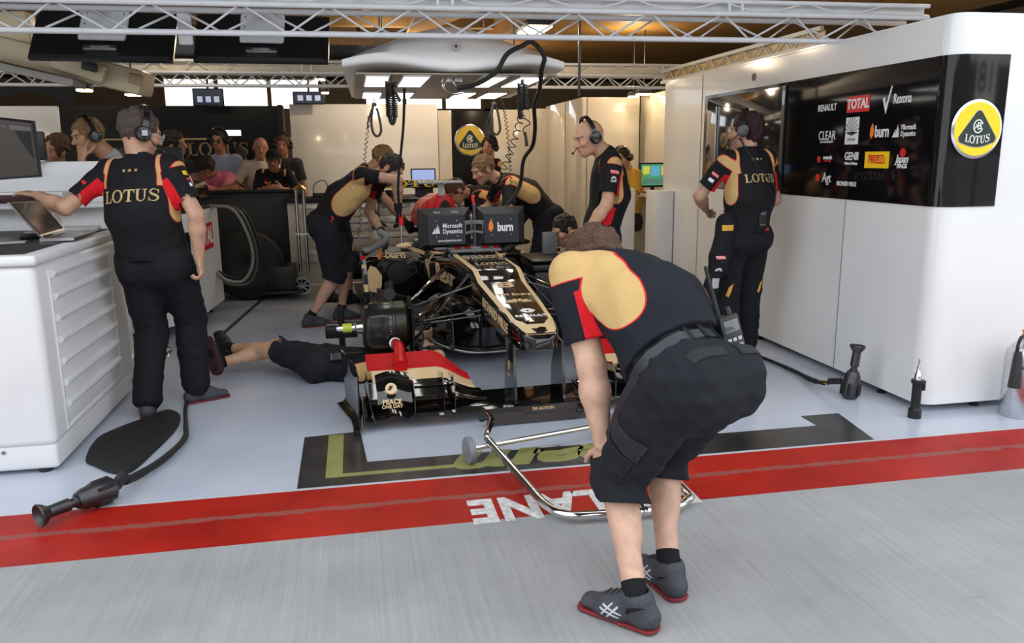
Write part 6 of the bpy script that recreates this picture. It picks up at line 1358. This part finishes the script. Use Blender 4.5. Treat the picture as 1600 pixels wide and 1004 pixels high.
mb = MB(); mb.tube([(-.63, 8.95, 1.16), (-.57, 8.95, 1.2), (-.51, 8.95, 1.16)], .018, 8, 5); mb.build('brass_handle', brass, tg_); mb = MB(); mb.b2(-.64, -.50, 8.93, 8.97, .68, .70); mb.build('cross_bar', steel, tg_)
mb = MB(); mb.lathe([(.075, -.02), (.10, -.02), (.10, .02), (.075, .02), (.075, -.02)], (-.60, 8.9, .13), (0, -1, 0), 28)
for k in range(8): a_ = math.pi * k / 4; mb.bar((-.60, 8.9, .13), (-.60 + .085 * math.cos(a_), 8.9, .13 + .085 * math.sin(a_)), .012, .02)
mb.lathe([(0, -.025), (.025, -.025), (.025, .025), (0, .025)], (-.60, 8.9, .13), (0, -1, 0), 16); mb.build('spoked_wheel', lgray, tg_)
mb = MB(); mb.b2(-.95, -.66, 8.8, 9.2, .10, .36, .01); mb.b2(-1.0, -.6, 8.75, 9.2, .07, .10, .005); mb.build('black_box', black, tg_)
mb = MB(); mb.lathe([(0, 0), (.32, 0), (.36, .05), (.36, .3), (.30, .34), (.12, .34), (0, .30)], (-1.15, 9.15, .37), (0, -1, .0), 36); tag(mb.build('wrapped_wheel', mat('tyre_black', (.008, .008, .008), .6)), 'black tyre standing in the dark before the barrier', 'tyre')
# recess on the right: counter, screen, desk
rc = thing('side_counter', 'white low counter with rounded corner behind the bald person', 'counter', (2.85, 8.3, 0)); mb = MB(); mb.b2(2.70, 2.98, 8.3, 8.36, .03, 1.14, .02, 3); mb.build('panel', white2, rc)
lw = thing('low_cabinet', 'white low cabinet at the far end of the tall wall unit', 'cabinet', (3.08, 7.9, 0)); mb = MB(); mb.b2(2.99, 3.17, 7.70, 8.02, .03, 1.13, .01); mb.build('body', white2, lw)
dk_ = thing('desk', 'cream desk carrying the coloured screen in the recess', 'desk', (3.3, 8.95, 0)); mb = MB(); mb.b2(2.95, 3.6, 8.7, 9.3, 1.02, 1.06, .006); mb.build('top', cream, dk_); mb = MB(); mb.b2(3.0, 3.58, 9.2, 9.26, 0, 1.02); mb.build('leg_panel', cream, dk_)
sm_ = thing('computer_monitor', 'monitor with green and yellow display on the recess desk', 'monitor', (3.38, 8.9, 1.06)); mb = MB(); mb.b2(3.22, 3.60, 8.86, 8.90, 1.12, 1.40, .008); hs_ = mb.build('housing', black, sm_); mb = MB(); mb.b2(3.24, 3.58, 8.853, 8.86, 1.145, 1.38); dp = mb.build('display', mat('disp_g', S(70, 150, 110), .4, emis=S(70, 150, 110), estr=.7), hs_, False)
for (x0, x1, z0, z1, c_) in ((3.26, 3.34, 1.27, 1.36, (190, 190, 80)), (3.36, 3.46, 1.25, 1.36, (90, 160, 200)), (3.48, 3.57, 1.26, 1.36, (200, 170, 90)), (3.26, 3.57, 1.16, 1.22, (80, 120, 110))): mb = MB(); mb.b2(x0, x1, 8.849, 8.853, z0, z1); mb.build('display_window', mat('dw%d' % c_[0], S(*c_), .4, emis=S(*c_), estr=.7), dp, False)
mb = MB(); mb.b2(3.38, 3.42, 8.9, 8.93, 1.06, 1.2); mb.b2(3.3, 3.5, 8.85, 8.98, 1.06, 1.07); mb.build('stand', black, sm_)
item('speaker_box', 'small black speaker left of the coloured screen', 'speaker', (3.14, 8.8, 1.16), (.10, .10, .2), 0, black, .01)
# ---------------------------------------------------------------- wheel guns, hose, floor bag, extinguisher
def wheel_gun(base, axis, label, s=1.):
    b0 = V(base); ax = V(axis).normalized(); t = thing('wheel_gun', label, 'wheel gun', b0)
    mb = MB(); mb.lathe([(0, 0), (.038 * s, 0), (.052 * s, .012), (.055 * s, .03), (.056 * s, .10), (.050 * s, .115), (.048 * s, .14), (.040 * s, .16), (.036 * s, .17), (0, .17)], b0, ax, 20); bd = mb.build('motor_body', dsteel, t)
    x = ax.orthogonal().normalized(); y = ax.cross(x)
    for k in range(6):
        a_ = 2 * math.pi * k / 6; o_ = (x * math.cos(a_) + y * math.sin(a_)); mb = MB(); mb.bar(b0 + ax * .02 + o_ * .055, b0 + ax * .10 + o_ * .055, .018, .012, .004); mb.build('rib', black, bd)
    mb = MB(); mb.lathe([(0, .17), (.026 * s, .17), (.026 * s, .18), (.020 * s, .185), (.020 * s, .20), (.028 * s, .205), (.026 * s, .29), (.044 * s, .315), (.050 * s, .33), (.046 * s, .335), (.030 * s, .32), (0, .315)], b0, ax, 22); mb.build('socket', dsteel, t)
    return t, b0, ax
t, b0, ax = wheel_gun((-1.118, 3.645, .062), (-.262, -.27, -.005), 'black wheel gun lying on the red line at left')
mb = MB(); mb.bar(b0 + V((.0, .0, .0)), b0 + V((.04, .05, .045)), .03, .05, .008); mb.build('handle', black, t)
al = thing('air_hose', 'black air hose with brass fittings leading to the left wheel gun', 'air hose', (-1.1, 4, 0))
mb = MB(); mb.tube([(-1.095, 3.72, .06), (-1.07, 3.84, .035), (-1.0, 4.05, .03), (-.96, 4.35, .025), (-1.0, 4.6, .022), (-1.075, 5.0, .02), (-1.12, 5.5, .015), (-1.2, 6.6, .015), (-1.1, 8.0, .012), (-.9, 10.2, .012)], [.022, .02, .018, .016, .014, .012, .012, .012, .012, .012, .012], 10, 8); mb.build('hose', rubber, al)
mb = MB(); mb.cyl((-1.10, 3.70, .06), (-1.08, 3.80, .045), .013); mb.build('fitting', brass, al)
mb = MB(); ps_ = [(135, 720), (150, 690), (185, 672), (225, 657), (262, 643), (280, 650), (275, 672), (240, 708), (205, 738), (175, 740), (150, 730)]
pp = crom([G(*p, .0) for p in ps_], 4, True); cen = sum(pp, V()) / len(pp); secs = []
for k_, z in ((1.0, .002), (1.015, .008), (.96, .022), (.80, .026), (.6, .018), (.3, .020)): secs.append([cen + (p - cen) * k_ + V((0, 0, z)) for p in pp])
mb.loft(secs); tag(mb.build('padded_bag', mat('bag_black', (.008, .008, .009), .75, bump=.5, bscale=30)), 'black leaf shaped padded cover lying flat beside the drawer cabinet', 'cover')
t, b0, ax = wheel_gun((2.955, 4.28, .004), (.10, .0, 1), 'black wheel gun standing upright near the tall white unit', .95)
mb = MB(); mb.bar((2.93, 4.33, .10), (2.90, 4.42, .075), .03, .04, .008); mb.build('handle', black, t)
al = thing('air_hose', 'black air hose with brass fitting running to the upright wheel gun', 'air hose', (2.9, 5, 0))
mb = MB(); mb.tube([(2.895, 4.46, .05), (2.90, 4.62, .03), (2.93, 4.85, .018), (2.92, 5.2, .014), (2.86, 5.7, .014), (2.8, 6.6, .014), (2.6, 8.0, .012)], [.014, .018, .014, .012, .011, .011, .011], 8, 8); mb.build('hose', rubber, al); mb = MB(); mb.cyl((2.90, 4.42, .065), (2.90, 4.50, .045), .014); mb.build('fitting', brass, al)
st_ = thing('hand_tool', 'slim black pneumatic tool with chrome tip standing upright in front of the white unit', 'tool', (3.10, 3.87, 0))
mb = MB(); mb.lathe([(0, 0), (.036, 0), (.036, .05), (.026, .06), (.026, .20), (.034, .205), (.034, .225), (0, .225)], (3.10, 3.87, 0), (.0, 0, 1), 18); mb.build('grip', black, st_)
mb = MB(); mb.lathe([(0, .225), (.020, .225), (.018, .26), (.011, .27), (.010, .305), (.005, .31), (.005, .345), (0, .345)], (3.10, 3.87, 0), (0, 0, 1), 14); mb.build('tip', chrome, st_); mb = MB(); mb.box((3.135, 3.87, .19), (.02, .03, .06), None, .004); mb.build('trigger', black, st_)
ex = thing('fire_extinguisher', 'silver fire extinguisher with black horn at the right edge', 'fire extinguisher', (3.70, 3.78, 0)); mb = MB()
mb.lathe([(0, 0), (.09, 0), (.095, .008), (.095, .34), (.088, .385), (.06, .42), (.030, .435), (.025, .45), (0, .45)], (3.70, 3.78, 0), (0, 0, 1), 36); cy = mb.build('cylinder', mat('brushed_alu', (.62, .62, .64), .28, 1, noise=.1, nscale=30), ex)
mb = MB(); mb.lathe([(0, .45), (.02, .45), (.022, .48), (.012, .49), (0, .49)], (3.70, 3.78, 0), (0, 0, 1), 14); vl = mb.build('valve', brass, ex); mb = MB(); mb.bar((3.66, 3.76, .475), (3.78, 3.78, .50), .02, .012); mb.bar((3.66, 3.76, .50), (3.78, 3.78, .54), .02, .01); mb.build('lever', mat('orange_lever', S(200, 90, 40), .4), vl)
mb = MB(); mb.tube([(3.67, 3.74, .475), (3.60, 3.71, .48), (3.575, 3.70, .44), (3.572, 3.70, .40)], .009, 8, 6); mb.build('hose', rubber, ex); mb = MB(); mb.lathe([(0, 0), (.018, 0), (.022, -.03), (.034, -.20), (.034, -.205), (0, -.205)], (3.572, 3.69, .405), (0, 0, 1), 20); mb.build('horn', mat('horn_grey', (.03, .03, .035), .5), ex)
text('CO2', (3.655, 3.70, .30), (.88, -.47, 0), (0, 0, 1), .03, tb, cy, bold=.01)
mb = MB(); mb.box((3.645, 3.701, .30), (.05, .004, .005), Matrix.Rotation(-.5, 3, 'Z')); mb.build('label_line', tb, cy)
# ---------------------------------------------------------------- prints on the clothes
def back_print(T_, size, stars=True, xs=1., up_=.12, y2=.235):
    b_ = bvh_of(T_['shirt']); W = serif_word(size)
    for v in W.vertices: v.co.x *= xs
    wrap(W, V(T_['mid'] + T_['uu'] * up_), V(T_['latu']), V(T_['uu']), tg, T_['shirt'], b_)
    if stars:
        P_ = []
        for k in (-1, 0, 1): P_.append([(k * .034 + (.013 if i % 2 == 0 else .005) * math.sin(math.pi * i / 5), (.013 if i % 2 == 0 else .005) * math.cos(math.pi * i / 5)) for i in range(10)])
        wrap(polymesh(P_), V(T_['mid'] + T_['uu'] * y2), V(T_['latu']), V(T_['uu']), tg, T_['shirt'], b_, 'stars')
    return b_
bl = back_print(T['left'], .070, xs=.95, up_=.09); bwm = back_print(T['woman'], .058, xs=.92, up_=.10)
def sleeve_print(T_, i, t, out, xd, items, b_=None):
    b_ = b_ or bvh_of(T_['shirt']); J = T_['J']; p = V(J['s', i] + (J['e', i] - J['s', i]) * t); d = V(J['s', i] - J['e', i]).normalized(); out = V(out); out = (out - d * out.dot(d)).normalized(); x = d.cross(out)
    for kind, dy, arg, m in items:
        q = p + d * dy
        if kind == 'plate': o_ = wrap(polymesh([rect(-arg[0], -arg[1], arg[0], arg[1])]), q, x, d, m, T_['shirt'], b_, 'print_patch')
        else: wrap(tmesh(arg[0], arg[1], bold=.02, ext=.0012), q, x, d, m, T_['shirt'], b_, 'lettering', off=.0045)
fan = [[(.006 * math.cos(a_), .006 * math.sin(a_)), (.022 * math.cos(a_ - .2), .022 * math.sin(a_ - .2)), (.025 * math.cos(a_), .025 * math.sin(a_)), (.022 * math.cos(a_ + .2), .022 * math.sin(a_ + .2))] for a_ in [math.radians(15 + 30 * k) for k in range(6)]]
bb = bvh_of(T['bald']['shirt'])
sleeve_print(T['bald'], 0, .28, (.25, -1, 0), None, [('plate', 0, (.036, .014), tr), ('t', 0, ('TOTAL', .024), tw)], bb)
p = V(T['bald']['J']['s', 0] + (T['bald']['J']['e', 0] - T['bald']['J']['s', 0]) * .42); wrap(polymesh(fan), p, (1, .2, 0), (0, 0, 1), tw, T['bald']['shirt'], bb, 'emblem')
wrap(tmesh('CNBC', .020, bold=.03), p - V((0, 0, .012)), (1, .2, 0), (0, 0, 1), tw, T['bald']['shirt'], bb)
sleeve_print(T['woman'], 0, .38, (-.6, -1, 0), None, [('plate', 0, (.026, .011), tr), ('t', 0, ('TOTAL', .018), tw), ('plate', -.045, (.02, .012), tw)], bwm)
sleeve_print(T['left'], 1, .35, (1, -.6, 0), None, [('plate', .03, (.016, .013), ty), ('plate', -.01, (.012, .008), tr), ('plate', -.045, (.008, .012), tw)], bl)
sleeve_print(T['left'], 0, .45, (-.2, -1, .6), None, [('plate', 0, (.014, .010), tr)], bl)
bm_ = bvh_of(T['mech']['shirt'])
c0 = V(T['mech']['neck']) - V(T['mech']['uu']) * .16
wrap(polymesh([check(.05)]), c0 + V((.02, 0, 0)), (.9, -.2, 0), (.2, .0, 1), tw, T['mech']['shirt'], bm_, 'emblem')
# red tabs at the hem
for k_, off in (('front', (-.15, -.03)), ('mech', (.02, -.06))):
    tt = T[k_]; b_ = bvh_of(tt['shirt']); o_ = V(tt['pel']) + V(tt['u']) * (.035 if k_ == 'front' else .06) + V(tt['lat']) * off[0]
    wrap(polymesh([[(-.012, -.028), (-.004, -.03), (.0, .01), (.012, -.012), (.018, -.008), (.004, .028), (-.006, .028)]]), o_, (1, 0, 0), (0, 0, 1), tr, tt['shirt'], b_, 'hem_tab', off=.006)
# belt, pockets on the front shorts
ft = T['front']; bs = bvh_of(ft['bottoms']); u_ = V(ft['u']); l_ = V(ft['lat']); f_ = V(ft['fw']); pe = V(ft['pel'])
mb = MB(); pts = []
for k in range(40):
    a_ = 2 * math.pi * k / 40; d = (l_ * math.cos(a_) + f_ * math.sin(a_)); o_ = pe + u_ * .048
    hit = bs.ray_cast(o_ + d * .5, -d); pts.append((hit[0] if hit[0] else o_ + d * .17) + d * .002)
secs = [[p + u_ * .018, p + (p - pe).normalized() * .004 + u_ * .018, p + (p - pe).normalized() * .004 - u_ * .018, p - u_ * .018] for p in pts]; secs.append(secs[0]); mb.loft(secs, caps=False); mb.build('belt', mat('belt_leather', (.02, .022, .028), .35), ft['root'])
for sx, nm in ((-.085, 'back_pocket'), (.085, 'back_pocket')):
    o_ = pe - u_ * .06 + l_ * sx * 1.2
    wrap(polymesh([rect(-.065, -.022, .065, .022)], .0012), o_, l_, u_, mat('pocket_cloth', (.014, .015, .02), .8, bump=.4), ft['bottoms'], bs, nm, off=.006)
for sx in (-.12, 0, .12):
    mb = MB(); d = -f_ * 1 + l_ * sx * 4; d.normalize(); hit = bs.ray_cast(pe + u_ * .055 + d * .5, -d); p = hit[0] if hit[0] else pe; mb.box(p + d * .006, (.014, .006, .055), Matrix((d.cross(u_).normalized(), d, u_)).transposed()); mb.build('belt_loop', SHORTS, ft['bottoms'])
J = ft['J']; th_d = V(J['h', 0] - J['k', 0]).normalized(); pk = V(J['h', 0]).lerp(V(J['k', 0]), .58); sd = V((-.75, -.66, 0)); sd = (sd - th_d * sd.dot(th_d)).normalized(); xq = th_d.cross(sd)
wrap(polymesh([[(-.075, -.03), (.075, -.045), (.075, .035), (-.075, .03)]], .0012), pk + th_d * .05, xq, th_d, mat('pocket_cloth', (0, 0, 0)), ft['bottoms'], bs, 'cargo_flap', off=.010)
wrap(polymesh([rect(-.068, -.085, .068, .03)], .0012), pk - th_d * .03, xq, th_d, SHORTS, ft['bottoms'], bs, 'cargo_pocket', off=.006)
# stripes and laces on the big shoes
for i in (0, 1):
    so, a_, t_, x_, dn = ft['shoe', i]; bsx = bvh_of(so); up_ = V(-dn); tt = V(t_)
    for sg in (1, -1):
        out = V(x_) * sg; c_ = V(a_) - up_ * .045 + tt * .055
        P_ = [[(-.045, -.016), (-.040, -.020), (-.004, .028), (-.010, .030)], [(-.025, -.020), (-.019, -.022), (.018, .022), (.012, .026)], [(-.05, .002), (.02, -.016), (.022, -.011), (-.048, .008)], [(-.042, .014), (.028, -.004), (.03, .001), (-.040, .020)]]
        P_ = [[(p[0] * (1 if sg < 0 else -1), p[1]) for p in q_] for q_ in P_]
        wrap(polymesh(P_, .0008), c_, tt.cross(up_).cross(up_) * 1 if False else (tt * (-1 if sg > 0 else 1)), up_, LACE, so, bsx, 'side_stripe', off=.002) if V(tt * (-1 if sg > 0 else 1)).cross(up_).dot(out) > 0 else wrap(polymesh(P_, .0008), c_, tt * (1 if sg > 0 else -1), up_, LACE, so, bsx, 'side_stripe', off=.002)
    for k in range(4):
        q = V(a_) - up_ * .012 + tt * (.035 + .022 * k); xd = V(x_)
        wrap(polymesh([rect(-.022, -.002, .022, .002)], .001), q + up_ * .02, xd, tt if xd.cross(tt).dot(up_) > 0 else -tt, black, so, bsx, 'lace', off=.004)
# radios on belts, headset leads
rd = (l_ * .80 - f_ * .55).normalized(); hit = bs.ray_cast(pe + u_ * .05 + rd * .6, -rd); p = (hit[0] if hit[0] else pe + rd * .2) + rd * .035
radio(p + V((.01, -.01, -.10)), (-.22, .18, .95), (.25, -1, .1), 'large keypad two way radio clipped to the belt of the bending person in front', 1.35, True)
wm = T['woman']; radio(V(wm['pel']) + V((.045, -.145, .03)), (.03, .0, 1), (.1, -1, 0), 'two way radio on the back of the belt of the person at the black panel', .95)
lf = T['left']; radio(V(lf['pel']) + V((-.175, -.04, .0)), (0, 0, 1), (-.8, -1, 0), 'two way radio on the left hip of the grey haired person', .9)
ly = T['lying']; radio(V(ly['pel']) + V((.03, -.17, .07)), (1, -.25, .1), (0, -1, .4), 'two way radio on the hip of the mechanic lying on the floor', .9)
mb = MB(); q0 = V(wm['hc']) + V((-.07, -.05, -.05)); mb.tube([q0, q0 + V((.05, -.09, -.14)), q0 + V((.14, -.13, -.26)), q0 + V((.22, -.13, -.36)), q0 + V((.18, -.13, -.5)), V(wm['pel']) + V((.06, -.16, .14))], .006, 8, 6); mb.build('headset_lead', rubber, wm['root'])
mb = MB(); bu = bvh_of(wm['bottoms']); wrap(polymesh([[(-.08, .02), (.11, .02), (.10, -.028), (.0, -.045), (-.05, -.03)]], .001), V(wm['pel']) + V((.02, 0, .03)), (1, 0, 0), (0, 0, 1), tr, wm['bottoms'], bu, 'red_yoke', off=.006)
ja = thing('tied_overall_top', 'black overall top with sponsor patches hanging from the waist of the person at the panel', 'overall top', (2.44, 5.2, .6))
g = SDF((2.3, 5.0, .4), (2.6, 5.45, 1.15), .008); g.add(cone((2.50, 5.14, 1.04), (2.45, 5.12, .8), .055, .06), .03); g.add(cone((2.45, 5.12, .8), (2.40, 5.14, .52), .06, .045), .03); g.add(cone((2.53, 5.14, 1.0), (2.50, 5.20, .7), .05, .06), .03); g.noise(.006, 40, 2); mj, _ = g.mesh(); jo = link('sleeve', mj, cloth('overall', (.012, .012, .015)), ja, True, 180); bj = bvh_of(jo)
wrap(polymesh([rect(-.03, -.013, .03, .013)]), (2.44, 5.1, .80), (1, 0, 0), (0, 0, 1), tr, jo, bj, 'print_patch'); wrap(tmesh('TOTAL', .022, bold=.03), (2.44, 5.1, .80), (1, 0, 0), (0, 0, 1), tw, jo, bj, off=.0045)
wrap(polymesh([rect(-.026, -.035, .026, .035)]), (2.42, 5.1, .62), (1, 0, 0), (0, 0, 1), lgray, jo, bj, 'print_patch'); wrap(polymesh(fan), (2.43, 5.1, .705), (1, 0, 0), (0, 0, 1), tw, jo, bj, 'emblem')
wrap(polymesh([rect(-.04, -.02, .04, .02)]), (2.49, 5.1, 1.0), (1, 0, 0), (0, 0, 1), mat('amber_trim', S(215, 160, 60), .6), jo, bj, 'amber_trim')

# stools under the two seated people
for (x, y, zt, lb) in ((-1.68, 6.58, .74, 'stool under the seated person with chin in hand'), (3.13, 8.97, .70, 'stool under the person in yellow top')):
    t = thing('stool', lb, 'stool', (x, y, 0)); mb = MB(); mb.lathe([(0, zt - .08), (.15, zt - .08), (.17, zt - .05), (.16, zt - .01), (0, zt)], (x, y, 0), (0, 0, 1)); mb.build('seat', black, t)
    mb = MB(); mb.cyl((x, y, .03), (x, y, zt - .08), .025); mb.lathe([(0, 0), (.2, 0), (.19, .02), (.03, .04), (0, .04)], (x, y, 0), (0, 0, 1)); mb.build('pedestal', chrome, t)
# the other side of the pit lane, behind the camera: it is what the dark gloss panel mirrors
pwm = mat('pit_wall_grey', (.10, .10, .105), .8, noise=.2)
mb = MB(); mb.b2(-16, 26, -11.3, -11.0, 0, 1.3); struct(mb.build('wall_pit', pwm, None, False)); mb = MB(); mb.b2(-16, 26, -14.5, -14.0, 1.3, 4.0); struct(mb.build('wall_stand', mat('stand_dark', (.05, .047, .045), .8, noise=.3), None, False))
a = D(1468, 100, 9.5); b_ = D(1528, 165, 9.5); ym = 2 * 3.92 - 9.5
sg_ = thing('garage_number_sign', 'grey board with the garage number 18 mirrored in the black corner panel', 'sign', ((a.x + b_.x) / 2, ym, 0))
mb = MB(); mb.b2(a.x, b_.x, ym - .03, ym, b_.z, a.z + .12); bd = mb.build('board', mat('sign_grey', (.55, .53, .50), .6), sg_, False)
text('18', ((a.x + b_.x) / 2, ym + .002, (a.z + b_.z) / 2 + .06), (-1, 0, 0), (0, 0, 1), .55, tb, bd, bold=.02, ext=.002)
mb = MB(); mb.cyl(((a.x + b_.x) / 2, ym - .06, 0), ((a.x + b_.x) / 2, ym - .06, a.z), .04); mb.build('post', dsteel, sg_)

# black stand box beyond the lying mechanic, blower hose beside the cockpit
t = thing('axle_stand', 'small black box stand on a post beyond the lying mechanic', 'stand', (-.18, 6.05, 0)); a = D(532, 488, 6.1)
mb = MB(); mb.box((a.x, 6.15, .20), (.24, .2, .09), None, .01); mb.build('box', black, t); mb = MB(); mb.box((a.x, 6.15, .248), (.22, .03, .006)); mb.build('edge_trim', steel, t); mb = MB(); mb.cyl((a.x, 6.15, 0), (a.x, 6.15, .38), .025); mb.lathe([(0, 0), (.1, 0), (.09, .02), (0, .02)], (a.x, 6.15, 0)); mb.build('post', black, t)
t = thing('cooling_blower', 'dark blower with curved grey hose on the left shoulder of the car', 'blower', (.2, 7.0, .75))
mb = MB(); mb.tube([D(568, 392, 6.9), D(582, 388, 6.9), D(600, 378, 6.85), D(603, 368, 6.85), D(592, 362, 6.9)], .028, 10, 6); mb.build('hose', gray, t)
mb = MB(); mb.box(D(640, 385, 7.1), (.16, .14, .07), None, .015); mb.box(D(655, 378, 7.1), (.10, .14, .05), None, .01); mb.build('motor_box', black, t)
# amber knee patches of the person at the panel
bu = bvh_of(wm['bottoms']); J = wm['J']
for i, dx in ((0, -.03), (1, .05)):
    wrap(polymesh([[(-.02, -.03), (.0, -.045), (.02, .02), (.025, .06), (.0, .03)]], .001), V(J['k', i]) + V((dx, 0, .03)), (1, 0, 0), (0, 0, 1), mat('amber_trim', (0, 0, 0)), wm['bottoms'], bu, 'knee_patch', off=.005)
mb = MB(); c_ = V(lf['hc'] + lf['side'] * .131 * 1.03 - lf['face'] * .008); mb.box(c_, (.03, .03, .004), V(lf['side']).to_track_quat('Z', 'Y').to_matrix(), .001); mb.build('cup_badge', mat('badge_pale', (.5, .5, .52), .4), lf['root'])
# ---------------------------------------------------------------- light
def lamp(name, loc, size, power, col, rot=(0, 0, 0)):
    l = bpy.data.lights.new(name, 'AREA'); l.shape = 'RECTANGLE'; l.size, l.size_y = size; l.energy = power; l.color = col
    o = bpy.data.objects.new(name, l); C.objects.link(o); o.location = loc; o.rotation_euler = rot; return o
for k, (x, y, p, z) in enumerate(((-4.2, 7.5, 30, 2.9), (-1.6, 8.0, 14, 2.75), (1.7, 7.6, 40, 2.6), (.5, 10.6, 60, 2.7), (1.9, 11.2, 26, 2.6), (3.3, 9.4, 30, 2.6), (-2.6, 10.2, 6, 2.7), (4.6, 6.0, 20, 2.8))):
    l = bpy.data.lights.new('ceiling_lamp', 'POINT'); l.shadow_soft_size = .08; l.energy = p; l.color = (1, .80, .55)
    o = bpy.data.objects.new('ceiling_lamp', l); C.objects.link(o); o.location = (x, y, z)
l = bpy.data.lights.new('sun', 'SUN'); l.energy = 14; l.angle = .01; l.color = (1, .96, .9)
o = bpy.data.objects.new('sun', l); C.objects.link(o); o.rotation_euler = V((-.15, -.77, -.66)).to_track_quat('-Z', 'Y').to_euler()
sc = bpy.context.scene
w = bpy.data.worlds.new('world'); sc.world = w; w.use_nodes = True
w.node_tree.nodes['Background'].inputs[0].default_value = (.90, .95, 1, 1); w.node_tree.nodes['Background'].inputs[1].default_value = 2.1
vs = sc.view_settings; vs.view_transform = 'Standard'; vs.look = 'None'; vs.gamma = 1; vs.exposure = 0; vs.use_curve_mapping = False
